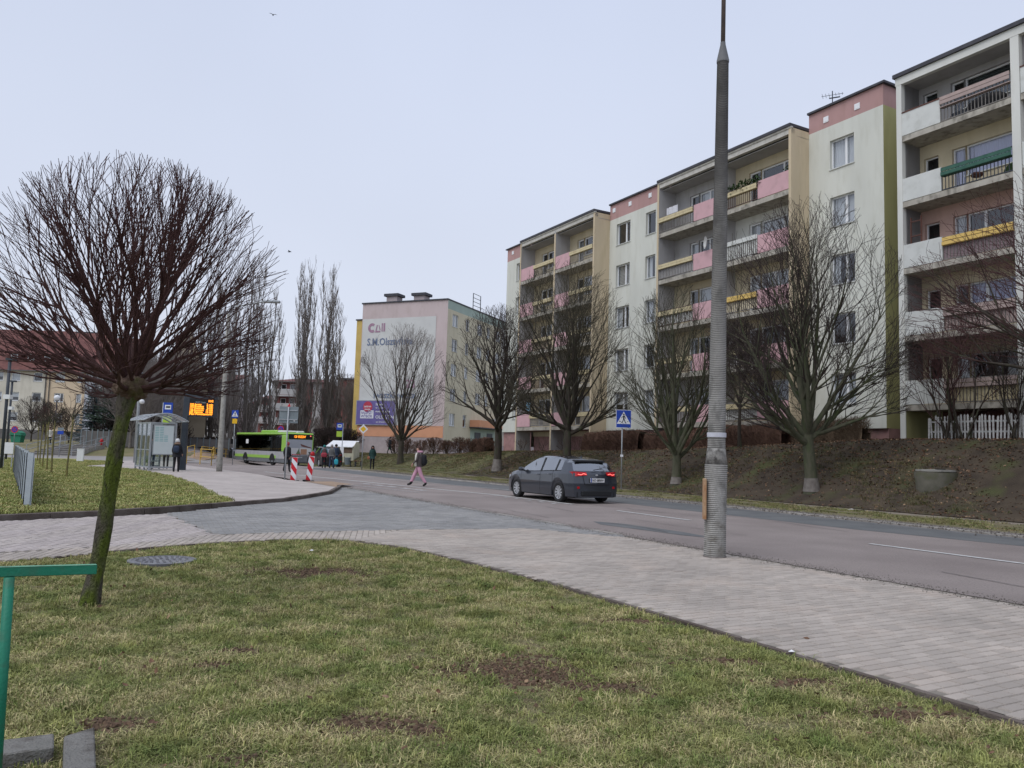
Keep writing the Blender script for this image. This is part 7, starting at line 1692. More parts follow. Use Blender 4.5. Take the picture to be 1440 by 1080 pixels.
# --- timetable display
def display():
    b = gnd(256, 663); root = empty('timetable_display', b, 0, 'dark steel post carrying an orange LED departure board beside the shelter', 'departure board'); H_ = zl(262, 549, b[1]) - b[2]; w = th(0, 303, 262, b)
    mb = MB(); mb.prism([(-.16, -.1, 0), (.16, -.1, 0), (.13, -.07, H_), (-.13, -.07, H_)], (0, .2, 0)); mb.build('post', M['dark_metal'], root, bevel=.02)
    mb = MB(); mb.box(-.25, .25, -.2, .2, 0, .06); mb.build('base', M['dark_metal'], root)
    z1 = zl(280, 559, b[1]) - b[2]; z0 = zl(280, 586, b[1]) - b[2]; x0, x1 = .14, .14 + w * .95
    mb = MB(); mb.prism([(.1, -.06, z1), (.1, -.06, H_ - .05), (.5, -.06, H_ - .25), (x1, -.06, z1 + .14), (x1, -.06, z1)], (0, .12, 0)); mb.build('bracket', M['dark_metal'], root)
    mb = MB(); mb.box(x0, x1, -.16, .16, z0, z1 + .02); mb.build('housing', M['dark_metal'], root, bevel=.02)
    mb = MB(); mb.quad((x0 + .08, -.165, z0 + .05), (x1 - .06, -.165, z0 + .05), (x1 - .06, -.165, z1 - .06), (x0 + .08, -.165, z1 - .06)); sc = mb.build('screen', M['black'], root)
    rows = ['103 Jaroty       2 min', '109 Brzeziny    5 min', '117 Dworzec    8 min', '128 Kortowo   12 min', '203 Zatorze    15 min', 'Plac Powstancow']; ya = z1 - .34; hgt = (ya - z0 - .07) / 6
    for i, t in enumerate(rows):
        v, f = text_mesh(t, hgt * 1.35, bold=.018 * hgt * 4); wv = max(p[0] for p in v); mb = MB(); mb.add([(x0 + .11 + p[0] * (x1 - x0 - .24) / wv, -.17, ya - (i + 1) * hgt + .02 + p[1]) for p in v], f); mb.build('led_letters', M['led_orange'], sc)
    v, f = text_mesh('10:42', .16, bold=.006); wv = max(p[0] for p in v); mb = MB(); mb.add([(x1 - .4 + p[0] * .28 / wv, -.17, z1 - .24 + p[1]) for p in v], f); mb.build('led_letters', M['led_orange'], sc)
    v, f = text_mesh('ZDZiT Olsztyn', .11, bold=.001); wv = max(p[0] for p in v); mb = MB(); mb.add([(x0 + .4 + p[0] * .55 / wv, -.17, z1 - .30 + p[1]) for p in v], f); mb.build('letters', M['galv'], sc)
display()

# --- yellow railings
def yrail(p0, p1, n, lb):
    A = np.array(gnd(*p0)); B_ = np.array(gnd(*p1)); root = empty('railing', tuple(A), 0, lb, 'railing', 'yellow pedestrian railings'); d = B_ - A; mb = MB(); h = 1.1
    for i in range(n + 1):
        mb = MB(); q = d * i / n; mb.tube([(q[0], q[1], q[2] - .05), (q[0], q[1], q[2] + h)], .035, 8); mb.build('post', M['rail_yellow'], root)
    for z in (h, h * .52):
        mb = MB(); mb.tube([(0, 0, z), (d[0], d[1], d[2] + z)], .03, 8); mb.build('rail', M['rail_yellow'], root)
yrail((259, 647), (273, 643), 1, 'yellow railing section right beside the departure board post'); yrail((262, 652), (262.5, 645), 1, 'short yellow railing return running back from the display')
yrail((281, 653), (297, 655), 1, 'yellow railing section left of the concrete lamp post'); yrail((283, 645), (330, 646), 3, 'long yellow railing running behind the concrete lamp post to the bus'); yrail((297, 655), (300, 645), 1, 'short yellow railing return left of the concrete lamp post')
# --- white clothing container, litter bin, benches
def container():
    b = far_loc(476, 80); root = empty('kiosk_stall', b, -.25, 'white and cream market container with two tilted roof flaps beyond the black car', 'container')
    mat('cream_panel', (.58, .56, .43), (.5, .48, .37), 2, .7); mat('shade_brown', (.2, .14, .10), (.14, .10, .08), 3, .9)
    mb = MB(); mb.prism([(-1.6, 0, .25), (1.9, 0, .25), (1.9, 0, 1.9), (-1.6, 0, 1.9)], (0, 1.5, 0)); mb.build('body', M['cream_panel'], root)
    for x0 in (-1.6, .15):
        mb = MB(); mb.box(x0 + .05, x0 + 1.6, -.02, .0, 1.25, 1.8); mb.build('opening', M['shade_brown'], root)
        mb = MB(); mb.prism([(x0, -.25, 1.85), (x0 + 1.72, -.25, 1.85), (x0 + 1.72, 1.6, 2.5), (x0, 1.6, 2.5)], (0, 0, .06)); mb.build('roof_flap', M['sign_white'], root)
    mb = MB(); mb.prism([(1.92, 0, .25), (1.92, 1.6, .25), (1.92, 1.6, 2.35), (1.92, .7, 2.5), (1.92, 0, 2.0)], (.04, 0, 0)); mb.build('end_panel', M['cream_panel'], root); root.scale = (.84, .84, .95)
container_ = container()
b = far_loc(489, 73); r_ = empty('litter_bin', b, 0, 'grey litter bin on legs beside the white container', 'litter bin'); mb = MB(); mb.lathe([(.22, .25), (.27, .9), (.25, .92)], 12); mb.build('bin', M['sign_back'], r_); mb = MB(); mb.box(-.32, -.28, -.03, .03, 0, 1.0); mb.box(.28, .32, -.03, .03, 0, 1.0); mb.build('frame', M['dark_metal'], r_)
for px, lb in ((496.5, 'left small dark bench beyond the priority sign'), (503, 'right small dark bench beyond the priority sign')):
    b = gnd(px, 656.5); r_ = empty('bench', b, .1, lb, 'bench', 'small benches beyond the priority sign'); mb = MB(); mb.box(-.33, .33, -.2, .2, .50, .56); mb.build('seat', M['brown_wood'], r_)
    for x_ in (-.25, .25): mb = MB(); mb.box(x_ - .03, x_ + .03, -.18, .18, 0, .5); mb.build('leg', M['dark_metal'], r_)
# --- steps with handrails on the left
def stairs():
    A = np.array(gnd(70, 641)); root = empty('stairs', (A[0], A[1], 0), 0, 'wide concrete steps with pale metal handrails climbing the left slope', 'stairs'); n = 6; w = 3.9; y0 = 70.4 - A[1]
    for i in range(n):
        mb = MB(); z = (i + 1) * .155; ya, yb = y0 + i * .93, y0 + (i + 1) * .93; mb.box(-w / 2, w / 2, ya, yb, z - .35, z + .12); mb.box(-w / 2, w / 2, ya - .012, ya, z - .03, z + .10, 1); mb.build('step', [M['concrete'], M['stone_plinth']], root)  # dark riser faces: grime plus step shading put into the colour
    for x_ in (-w / 2 - .05, w / 2 + .05, -.2):
        mb = MB(); a, b_ = (x_, y0 - .2, .0), (x_, y0 + n * .93 + .2, .95)
        for zz in (.5, .95): mb.tube([(a[0], a[1], a[2] + zz), (b_[0], b_[1], b_[2] + zz)], .03, 6)
        for f in (0, .33, .66, 1): q = [a[k] * (1 - f) + b_[k] * f for k in range(3)]; mb.tube([tuple(q), (q[0], q[1], q[2] + .95)], .03, 6)
        mb.build('handrail', M['galv'], root)
stairs()
# --- grey sheet-metal fence section at the left (short panel seen end-on)
def metal_fence():
    A = np.array(gnd(37, 713, .08)); B_ = np.array(gnd(20.5, 665, .08)); n = 10; root = empty('metal_fence', tuple(A), 0, 'short row of galvanised sheet fence posts running away at the left', 'fence')
    h = th(0, 713, 638, A); 
    for i in range(n + 1):
        f = i / n; q = (B_ - A) * f; mb = MB(); hh = h * (1 + .0 * f) - .02 * (i % 2); mb.box(q[0] - .07, q[0] + .07, q[1] - .02, q[1] + .02, q[2] - .05, q[2] + hh); mb.box(q[0] - .07, q[0] - .05, q[1] - .02, q[1] + .08, q[2] - .05, q[2] + hh); mb.build('slat', M['sheet_blue'], root)
        if i: mb = MB(); q0 = (B_ - A) * (i - 1) / n; mb.prism([(q0[0] + .075, q0[1], q0[2]), (q[0] + .075, q[1], q[2]), (q[0] + .075, q[1], q[2] + h - .1), (q0[0] + .075, q0[1], q0[2] + h - .1)], (.02, 0, 0)); mb.build('panel', M['sheet_blue'], root)
mat('sheet_blue', (.42, .46, .50), (.36, .40, .44), 6, .95, .1, 60, spec=.05)
metal_fence()
# utility cabinet, white board, hydrant, green container, low wall
b = gnd(112.5, 649.5, .05); r_ = empty('utility_cabinet', b, .2, 'small white utility cabinet on the far lawn', 'cabinet'); h = th(0, 649.5, 631, b); mb = MB(); mb.box(-.2, .2, -.1, .1, -.05, h); mb.build('box', M['sign_white'], r_, bevel=.01); mb = MB(); mb.box(-.18, .18, -.12, .12, h, h + .03); mb.build('cap', M['wall_grey'], r_)
b = gnd(9, 639.0); b = atY(11, 636, 38); r_ = empty('white_board', (b[0], b[1], zt(b[0], b[1])), 0, 'blank white board at the left frame edge', 'board'); mb = MB(); hb = zl(11, 622, 38); mb.box(-.24, .25, -.02, .02, zl(11, 638, 38), hb); mb.build('panel', M['sign_white'], r_); mb = MB(); mb.box(-.22, -.18, 0.02, .05, 0, hb); mb.box(.18, .22, .02, .05, 0, hb); mb.build('legs', M['galv'], r_)
b = far_loc(141.5, 78); r_ = empty('hydrant', b, 0, 'red hydrant on top of the left slope', 'hydrant'); mb = MB(); mb.lathe([(.1, 0), (.09, .5), (.13, .55), (.12, .68), (.04, .75)], 10); mb.build('barrel', M['sign_red'], r_, smooth=True); mb = MB(); mb.tube([(-.18, 0, .5), (.18, 0, .5)], .05, 8); mb.build('outlets', M['sign_red'], r_)
b = far_loc(22.5, 80); r_ = empty('grit_container', b, 0, 'green plastic grit container with a domed lid before the cream house', 'container'); mb = MB(); mb.prism([(-.45, -.3, .1), (.45, -.3, .1), (.55, -.3, .8), (-.55, -.3, .8)], (0, .7, 0)); mat('grit_green', (.03, .2, .12), None, rough=.6); mb.build('bin', M['grit_green'], r_, bevel=.03)
mb = MB(); mb.prism([(-.62, -.4, .8), (.62, -.4, .8), (.5, -.4, 1.1), (.1, -.4, 1.3), (-.1, -.4, 1.2), (-.5, -.4, 1.15)], (0, .85, 0)); mb.build('lid', M['grit_green'], r_, bevel=.03)
# long grey fence at the foot of the trees left of the tan building
def low_wall(px0, px1, Y, h, lb, n=14):
    a = far_loc(px0, Y); b_ = far_loc(px1, Y); root = empty('fence', a, 0, lb, 'fence', 'grey fences in front of the spruces'); L2 = b_[0] - a[0]
    for i in range(n + 1):
        mb = MB(); x = L2 * i / n; mb.box(x - .05, x + .05, -.05, .05, -.2, h + .15); mb.build('post', M['sign_back'], root)
        if i < n: mb = MB(); mb.box(x + .05, x + L2 / n - .05, -.02, .02, 0, h); mb.build('panel', M['stone_plinth'], root)
low_wall(112, 190, 80, 1.5, 'dark grey panel fence between the spruces and the shelter', 10); low_wall(258, 330, 88, .9, 'dark low fence behind the yellow railings', 8)
# --- white picket fence on the bank
def picket():
    n = 40; P0 = W(18.35, 28.2); P1 = W(13.3, 28.15); root = empty('picket_fence', (*P0, zt(*P0)), 0, 'weathered white picket fence on top of the bank at the right', 'picket fence'); r = random.Random(5)
    mat('picket_white', (.55, .55, .54), (.42, .41, .4), 8, .85, .4, 60, c3=(.2, .18, .16), s3=20, f3=.7, rand=.12)
    d = (P1[0] - P0[0], P1[1] - P0[1]); L2 = math.hypot(*d); a = math.atan2(d[1], d[0])
    for i in range(n + 1):
        f = i / n; mb = MB(); h = .86 + r.gauss(0, .03); mb.prism([(-.032, 0, -.02), (.032, 0, -.02), (.032, 0, h - .04), (0, 0, h), (-.032, 0, h - .04)], (0, .02, 0)); o = mb.build('picket', M['picket_white'], root)
        o.location = (d[0] * f, d[1] * f, zt(P0[0] + d[0] * f, P0[1] + d[1] * f) - zt(*P0) + r.gauss(0, .015)); o.rotation_euler = (0, r.gauss(0, .03), a)
    for z in (.25, .62):
        mb = MB(); mb.box(0, L2, .025, .05, z, z + .06); o = mb.build('rail', M['picket_white'], root); o.rotation_euler = (0, 0, a)
picket()
# --- concrete well ring in the bank
b = gnd(1316, 678); b = (b[0], b[1], b[2] - .1); r_ = empty('well_ring', b, 0, 'old round concrete well ring half buried in the bank', 'well ring'); mat('mossy_concrete', (.17, .16, .125), (.11, .105, .085), 3, .95, .8, 40, c3=(.12, .13, .05), s3=3, f3=.8)
mb = MB(); mb.lathe([(.56, -.3), (.62, 0), (.66, .3), (.66, .42), (.55, .42), (.55, .1)], 26, cap=False, sy_=.8); mb.build('ring', M['mossy_concrete'], r_, auto=40); mb = MB(); mb.lathe([(.001, .44), (.62, .44), (.62, .50), (.001, .52)], 26, sy_=.8); mb.build('lid', M['concrete_old'], r_); mb = MB(); mb.box(-.12, .16, -.3, -.18, .505, .54); mb.build('lid_slot', M['black'], r_)
# --- manhole cover in the lawn
b = gnd(228, 787); r_ = empty('manhole_cover', (b[0], b[1], -.03), 0, 'round grey manhole cover in the foreground lawn', 'manhole cover'); mat('cast_iron', (.13, .13, .145), (.19, .19, .2), 5, .6, .3, 60, c3=(.3, .29, .28), s3=6, f3=.4)
mb = MB(); mb.lathe([(.40, -.05), (.41, .03), (.36, .038), (.355, .03), (.001, .03)], 40); mb.build('frame', M['cast_iron'], r_, auto=30); 
mb = MB()
for k in range(4):
    for j in range(6 + k * 6):
        a = 6.283 * j / (6 + k * 6); q = .07 + k * .075; mb.cbox(q * math.cos(a), q * math.sin(a), .034, .026, .026, .008)
mb.build('studs', M['cast_iron'], r_, kind='stuff')
# --- green handrail at the left edge
mat('paint_green', (.012, .17, .10), (.02, .2, .125), 3, .5, .15, 60, c3=(.09, .06, .04), s3=9, f3=.55); mat('paint_green_top', (.16, .36, .24), (.10, .28, .18), 8, .6, .2, 60, c3=(.12, .08, .06), s3=14, f3=.6)
def green_rail():
    Yr = 3.35; e = np.array(atY(136, 798, Yr + .25)); l = np.array(atY(-160, 806, Yr - .15)); root = empty('handrail', (float(e[0]) - .45, float(e[1]), -.04), 0, 'green painted metal handrail entering at the left edge', 'handrail'); O = np.array(root.location)
    d = (l - e); d[2] = l[2] - e[2]; ln = float(np.linalg.norm(d[:2])); a = math.atan2(d[1], d[0]); hgt = float(e[2]) - O[2]
    mb = MB(); s_ = .021
    ux, uy = d[0] / ln, d[1] / ln; px_, py_ = -uy, ux; sl = d[2] / ln
    def pt(t, c, z): return (float(e[0] - O[0] + ux * t + px_ * c), float(e[1] - O[1] + uy * t + py_ * c), hgt + sl * t + z)
    mb.add([pt(0, -.02, -s_ * 1.3), pt(ln, -.02, -s_ * 1.3), pt(ln, .02, -s_ * 1.3), pt(0, .02, -s_ * 1.3), pt(0, -.02, s_ * .6), pt(ln, -.02, s_ * .6), pt(ln, .02, s_ * .6), pt(0, .02, s_ * .6)], [(0, 3, 2, 1), (0, 1, 5, 4), (1, 2, 6, 5), (2, 3, 7, 6), (3, 0, 4, 7)]); mb.build('top_rail', M['paint_green'], root, bevel=.003)
    mb = MB(); mb.quad(pt(0.002, -.019, s_ * .6 + .0012), pt(ln, -.019, s_ * .6 + .0012), pt(ln, .019, s_ * .6 + .0012), pt(0.002, .019, s_ * .6 + .0012)); mb.build('pale_top', M['paint_green_top'], root)  # paler green sheet on the top face of the rail
    tpx = np.array(atY(13, 812, Yr + .05)) - O; bt = np.array(atY(1, 990, Yr + .05)) - O; dd = (bt - tpx); q = tpx + dd * (tpx[2] / -dd[2]) * 1.02
    mb = MB(); mb.tube([tuple(tpx), tuple(q)], .021, 10); mb.build('post', M['paint_green'], root, smooth=True)
green_rail()
# --- concrete blocks in the bottom left corner
mat('block_concrete', (.17, .165, .15), (.23, .22, .205), 4, .95, .9, 70, c3=(.07, .06, .05), s3=7, f3=.9)
def block(name, corners, z0, z1, lb):
    g_ = [gnd(*c, z1) for c in corners]; c = np.mean([[p[0], p[1]] for p in g_], axis=0); root = empty(name, (float(c[0]), float(c[1]), -.04), 0, lb, 'concrete block', 'concrete edging blocks in the bottom left corner'); mb = MB(); mb.prism([(p[0] - c[0], p[1] - c[1], z0 + .04) for p in g_], (0, 0, z1 - z0)); mb.build('slab', M['block_concrete'], root, bevel=.006)
block('concrete_block', [(90, 1035), (133, 1022), (136, 1110), (88, 1125)], -.12, .05, 'right concrete edging block, running towards the viewer'); block('concrete_block', [(-60, 1048), (76, 1031), (76, 1050), (-60, 1070)], -.2, .05, 'left concrete edging block, lying across the corner')
# --- litter
def scrap(px, py, w, m, lb, cat='litter', z=.02, seed=1, name='litter'):
    b = gnd(px, py); r = random.Random(seed); mb = MB(); n = 5; vs = [(w * math.cos(6.283 * i / n) * r.uniform(.5, 1), w * .6 * math.sin(6.283 * i / n) * r.uniform(.5, 1), w * .35 * r.random()) for i in range(n)] + [(0, 0, w * .45)]
    mb.add(vs, [(i, (i + 1) % n, n) for i in range(n)]); o = mb.build(name, m); o.location = (b[0], b[1], b[2] + z); return tag(o, lb, cat)
scrap(438, 777, .055, M['cloth_white'], 'crumpled white paper scrap in the grass below the driveway'); scrap(1113, 918, .05, M['plate_white'], 'thin white scrap on the pavement near its lawn edge', z=.003, seed=3)
scrap(1135, 899, .04, M['leaf_brown'], 'dark brown leaf on the pavement', 'leaf', .003, 4, 'leaf'); scrap(48, 688, .10, M['cloth_blue'], 'pale blue scrap at the foot of the sheet fence', z=.08, seed=6); scrap(543, 984, .035, M['leaf_tan'], 'pale leaf on the lawn left of the bare patch', 'leaf', .015, 8, 'leaf'); scrap(1198, 719, .16, M['concrete'], 'pale stone on the verge across the road', 'stone', .02, 9, 'stone')
# --- birds
for i, (px, py, Y, lb) in enumerate([(384, 21, 60, 'small dark bird high in the sky'), (407, 354, 60, 'small dark bird beside the globe tree crown')]):
    b = atY(px, py, Y); r_ = empty('bird', b, .4 + i, lb, 'bird', 'birds in flight'); mb = MB(); mb.lathe([(.005, -.16), (.045, -.06), (.05, .03), (.03, .1), (.005, .14)], 8); o = mb.build('body', M['dark_metal'], r_, smooth=True); o.rotation_euler = (math.pi / 2, 0, 0)
    for sg in (1, -1): mb = MB(); mb.add([(0, .04, .02), (0, -.05, .02), (.16 * sg, -.03, .09), (.16 * sg, .05, .09), (.34 * sg, -.04, .05)], [(0, 1, 2, 3), (2, 4, 3)]); mb.build('wing', M['dark_metal'], r_)
# ------------------------------------------------------------------ people
mat('skin', (.48, .28, .21), (.44, .25, .19), 6, .6); mat('hair_brown', (.06, .03, .025), (.08, .045, .035), 20, .8); mat('hair_dark', (.02, .016, .015), None, rough=.7); mat('hair_grey', (.33, .31, .3), None, rough=.9)
for n_, c_ in dict(cl_pink=(.62, .34, .44), cl_cream=(.58, .56, .50), cl_brown=(.085, .07, .068), cl_black=(.018, .018, .022), cl_navy=(.035, .05, .085), cl_green=(.02, .055, .05), cl_greyj=(.14, .14, .14), cl_red=(.35, .05, .07), cl_teal=(.02, .16, .16),
                   cl_jeans=(.06, .085, .14), cl_fur=(.25, .17, .12), cl_white=(.65, .65, .65), cl_bluebag=(.05, .45, .55), cl_greenbag=(.02, .25, .08), cl_shoe=(.02, .02, .02), cl_rust=(.35, .12, .06)).items(): mat(n_, c_, tuple(x * .8 for x in c_), 5, .85, .3, 60)
def person(loc, rz, label, h=1.68, stride=.0, top='cl_black', legs='cl_black', shoe='cl_shoe', hair='hair_brown', coat=None, coat_len=.55, hood=None, arms=(.0, .0), longhair=False, lean=0.0, coatw=1.0, hat=None, elbows=(.1, .1)):
    """figure facing local +y; stride = half the step length"""
    k = h / 1.68; root = empty('person', loc, rz, label, 'person')
    V = []; E = []; R = []; T = []     # T: 0 skin 1 top 2 legs 3 shoe
    def add(p, r, par, t):
        V.append((p[0] * k, p[1] * k, p[2] * k)); R.append(r * k); T.append(t)
        if par is not None: E.append((par, len(V) - 1))
        return len(V) - 1
    L_ = lean
    pel = add((0, 0, .93), .125, None, 2); sp = add((0, .02 * L_ * 10 * .3, 1.10), .115, pel, 1); ch = add((0, .05 * L_ * 6, 1.30), .135, sp, 1); nk = add((0, .08 * L_ * 6 + .0, 1.45), .055, ch, 1)
    hd0 = add((0, .10 * L_ * 6 + .01, 1.51), .055, nk, 0); hd = add((0, .11 * L_ * 6 + .015, 1.59), .092, hd0, 0); hd2 = add((0, .11 * L_ * 6 + .01, 1.635), .078, hd, 0); nose = add((0, .11 * L_ * 6 + .115, 1.575), .016, hd, 0)
    HY = .11 * L_ * 6
    for sd, st_, ar, el in ((1, stride, arms[0], elbows[0]), (-1, -stride, arms[1], elbows[1])):
        hp = add((sd * .09, 0, .90), .098, pel, 2); kn_y = st_ * .5 + (.06 if st_ < 0 else .02); kn = add((sd * .095, kn_y, .49), .066 if legs != 'cl_pink' else .088, hp, 2); zf = .10 if st_ >= 0 else .13
        an = add((sd * .095, st_, zf), .048 if legs != 'cl_pink' else .062, kn, 2); to = add((sd * .1, st_ + .15, .045 + (0.03 if st_ > .15 else 0)), .04, an, 3)
        shd = add((sd * .165, .05 * L_ * 6, 1.375), .062, ch, 1); ey = ar * .5; elb = add((sd * .215, ey - .02, 1.12), .05, shd, 1); wr = add((sd * .22, ar + el * .6, .90 + abs(ar) * .25 + el * .25), .034, elb, 1)
        hand = add((sd * .215, ar * 1.15 + el * .75, .83 + abs(ar) * .3 + el * .3), .028, wr, 0)
        for fi, (fx, fy, fl_) in enumerate(((.0, .03, .07), (.0, .01, .08), (.0, -.01, .075), (.0, -.03, .06))):
            f1 = add((V[hand][0] / k + fx, V[hand][1] / k + fy, V[hand][2] / k - fl_ * .6), .0095, hand, 0); add((V[hand][0] / k + fx - sd * .012, V[hand][1] / k + fy * 1.1, V[hand][2] / k - fl_), .008, f1, 0)
        add((V[hand][0] / k - sd * .02, V[hand][1] / k + .045, V[hand][2] / k - .03), .010, hand, 0)
    me = bpy.data.meshes.new('body'); me.from_pydata(V, E, []); o = bpy.data.objects.new('body', me); col.objects.link(o)
    o.modifiers.new('s', 'SKIN'); sv = me.skin_vertices[0].data
    for i, r_ in enumerate(R): sv[i].radius = (r_, r_ * (.78 if i in (sp, ch, pel) else 1)); sv[i].use_root = (i == 0)
    ss_ = o.modifiers.new('u', 'SUBSURF'); ss_.levels = 1
    dg = bpy.context.evaluated_depsgraph_get(); m2 = bpy.data.meshes.new_from_object(o.evaluated_get(dg)); bpy.data.objects.remove(o)
    shm = 'cl_shoe' if shoe == 'boot' else shoe
    m2.materials.clear(); [m2.materials.append(M[x]) for x in ('skin', top, legs, shm)]
    A = np.array(V); segs = [(A[a], A[b], T[b]) for a, b in E]
    for p in m2.polygons:
        c = np.array(p.center); best = 9; bt = 0
        for a, b, t in segs:
            ab = b - a; u = min(1, max(0, (c - a) @ ab / (ab @ ab + 1e-9))); d = np.linalg.norm(c - a - ab * u)
            if d < best: best = d; bt = t
        if c[2] > 1.49 * k: bt = 0
        if c[2] < (.075 if shoe != 'boot' else .19) * k: bt = 3
        p.material_index = bt; p.use_smooth = True
    m2.name = 'body'; o = bpy.data.objects.new('body', m2); col.objects.link(o); o.parent = root
    # hair
    bm = bmesh.new(); bmesh.ops.create_uvsphere(bm, u_segments=16, v_segments=12, radius=.112 * k)
    for v in bm.verts:
        v.co.z *= 1.06; v.co += v.co.normalized() * .008 * mn.noise(v.co * 25)
        if longhair and v.co.z < 0 and v.co.y < .03: v.co.z *= 1.9; v.co.x *= 1.12
    bmesh.ops.delete(bm, geom=[v for v in bm.verts if (v.co.y > .03 * k and v.co.z < .055 * k) or (v.co.z < -.07 * k and not longhair)], context='VERTS')
    bmesh.ops.translate(bm, vec=(0, (HY - .008) * k, 1.612 * k), verts=bm.verts)
    mh = bpy.data.meshes.new('hair'); bm.to_mesh(mh); bm.free(); mh.materials.append(M[hat or hair]); mh.polygons.foreach_set('use_smooth', [True] * len(mh.polygons)); oh = bpy.data.objects.new('hat' if hat else 'hair', mh); col.objects.link(oh); oh.parent = root
    for sd in (1, -1): mb = MB(); mb.lathe([(.001, -.008), (.009, 0), (.001, .008)], 6, (sd * .034 * k, (HY + .098) * k, 1.60 * k)); mb.build('eye', M['sign_black'], root)
    mb = MB(); mb.box(-.024 * k, .024 * k, (HY + .094) * k, (HY + .103) * k, 1.538 * k, 1.545 * k); mb.build('mouth', M['cl_red'], root)
    if coat:
        n = 18; hem = 1.42 - coat_len - .12; prof = [(.075, 1.47), (.15, 1.42), (.185, 1.32), (.175, 1.15), (.185, 1.0), (.20, max(hem, .6)), (.21, hem)]; mb = MB(); vs = []
        for q, (r_, z) in enumerate(prof):
            for j in range(n):
                a = 6.2832 * j / n; e = 1 + .07 * math.sin(a * 3 + z * 9) * (1.5 - z); ly = L_ * 6 * .05 * max(0, (z - .93) / .4); vs.append((r_ * coatw * e * math.cos(a) * k, (r_ * .80 * coatw * e * math.sin(a) + ly) * k, z * k))
        mb.add(vs, [(i * n + j, i * n + (j + 1) % n, (i + 1) * n + (j + 1) % n, (i + 1) * n + j) for i in range(len(prof) - 1) for j in range(n)]); mb.build('coat', M[coat], root, smooth=True)
    if hood:
        mb = MB(); n = 14; mb.add([((.115 + .035 * math.cos(b)) * math.cos(a) * k, (-.03 + (.10 + .035 * math.cos(b)) * math.sin(a)) * k, (1.47 + .045 * math.sin(b)) * k) for a in [6.2832 * i / n for i in range(n)] for b in [6.2832 * j / 8 for j in range(8)]],
                             [(i * 8 + j, i * 8 + (j + 1) % 8, ((i + 1) % n) * 8 + (j + 1) % 8, ((i + 1) % n) * 8 + j) for i in range(n) for j in range(8)]); mb.build('hood', M[hood], root, smooth=True)
    return root
def bag(loc, rz, label, m, w=.30, h=.42, d=.16, name='backpack', cat='backpack', handles=False):
    root = empty(name, loc, rz, label, cat); bm = bmesh.new(); bmesh.ops.create_icosphere(bm, subdivisions=3, radius=1)
    for v in bm.verts:
        for a, s_ in ((0, w / 2), (1, d / 2), (2, h / 2)): c = v.co[a]; v.co[a] = math.copysign(abs(c) ** .6, c) * s_
    me = bpy.data.meshes.new('bag_body'); bm.to_mesh(me); bm.free(); me.materials.append(M[m]); me.polygons.foreach_set('use_smooth', [True] * len(me.polygons)); o = bpy.data.objects.new('bag_body', me); col.objects.link(o); o.parent = root
    mb = MB()
    if handles: mb.tube([(-w * .25, 0, h * .45), (-w * .1, 0, h * .45 + .14), (w * .1, 0, h * .45 + .14), (w * .25, 0, h * .45)], .008, 5)
    else:
        for sd in (1, -1): mb.tube([(sd * w * .3, d * .4, h * .42), (sd * w * .32, d * .4 + .08, h * .46), (sd * w * .36, d * .4 + .25, h * .2), (sd * w * .32, d * .4 + .12, -h * .3)], .016, 5)
        mb.box(-w * .3, w * .3, -d * .62, -d * .4, -h * .3, h * .05)
    mb.build('straps', M[m], root, smooth=False); return root
def rel(root, v):
    a = root.rotation_euler[2]; return (root.location[0] + v[0] * math.cos(a) - v[1] * math.sin(a), root.location[1] + v[0] * math.sin(a) + v[1] * math.cos(a), root.location[2] + v[2])
# the one in pink crossing the road (walks to the left of the picture)
rz = math.radians(84); b = gnd(588, 684.5)
p = person((b[0], b[1], b[2] + .004), rz, 'young pedestrian in pink trousers and a dark jacket over a cream hoodie crossing the road', 1.62, .36, 'cl_brown', 'cl_pink', 'boot', 'hair_brown', None, arms=(-.06, .14), lean=.04, hood='cl_pink', elbows=(.10, .12))
mb = MB(); n = 16; prof = [(.09, 1.40), (.165, 1.34), (.185, 1.2), (.185, 1.0), (.19, .84)]
vs = [(r_ * math.cos(a) * .98, (r_ * .9 * math.sin(a)), z * .965) for r_, z in prof for a in [math.radians(148 + 244 * j / (n - 1)) for j in range(n)]]
mb.add(vs, [(i * n + j, i * n + j + 1, (i + 1) * n + j + 1, (i + 1) * n + j) for i in range(len(prof) - 1) for j in range(n - 1)]); mb.build('jacket', M['cl_brown'], p, smooth=True)
mb = MB(); prof = [(.07, 1.45), (.14, 1.38), (.165, 1.28), (.165, 1.05), (.17, .86)]; vs = [(r_ * math.cos(a) * 1.04, r_ * .9 * math.sin(a) + .03, z * .965) for r_, z in prof for a in [6.2832 * j / n for j in range(n)]]
mb.add(vs, [(i * n + j, i * n + (j + 1) % n, (i + 1) * n + (j + 1) % n, (i + 1) * n + j) for i in range(len(prof) - 1) for j in range(n)]); mb.build('hoodie', M['cl_cream'], p, smooth=True)
bag(rel(p, (0, -.20, 1.08)), rz, 'dark backpack on the pedestrian in pink trousers', 'cl_black', .3, .46, .2)
# green coat, walking towards the viewer on the far path
b = gnd(523, 660.5); p = person(b, math.radians(185), 'walker in a dark green knee-length coat on the far footpath', 1.66, .12, 'cl_green', 'cl_black', 'boot', 'hair_dark', 'cl_green', .52, longhair=True, arms=(.05, -.08), hood='cl_black'); bag(rel(p, (.26, .02, .82)), math.radians(185), 'tan handbag carried by the walker in the green coat', 'cl_rust', .2, .22, .1, 'handbag', 'handbag', True)
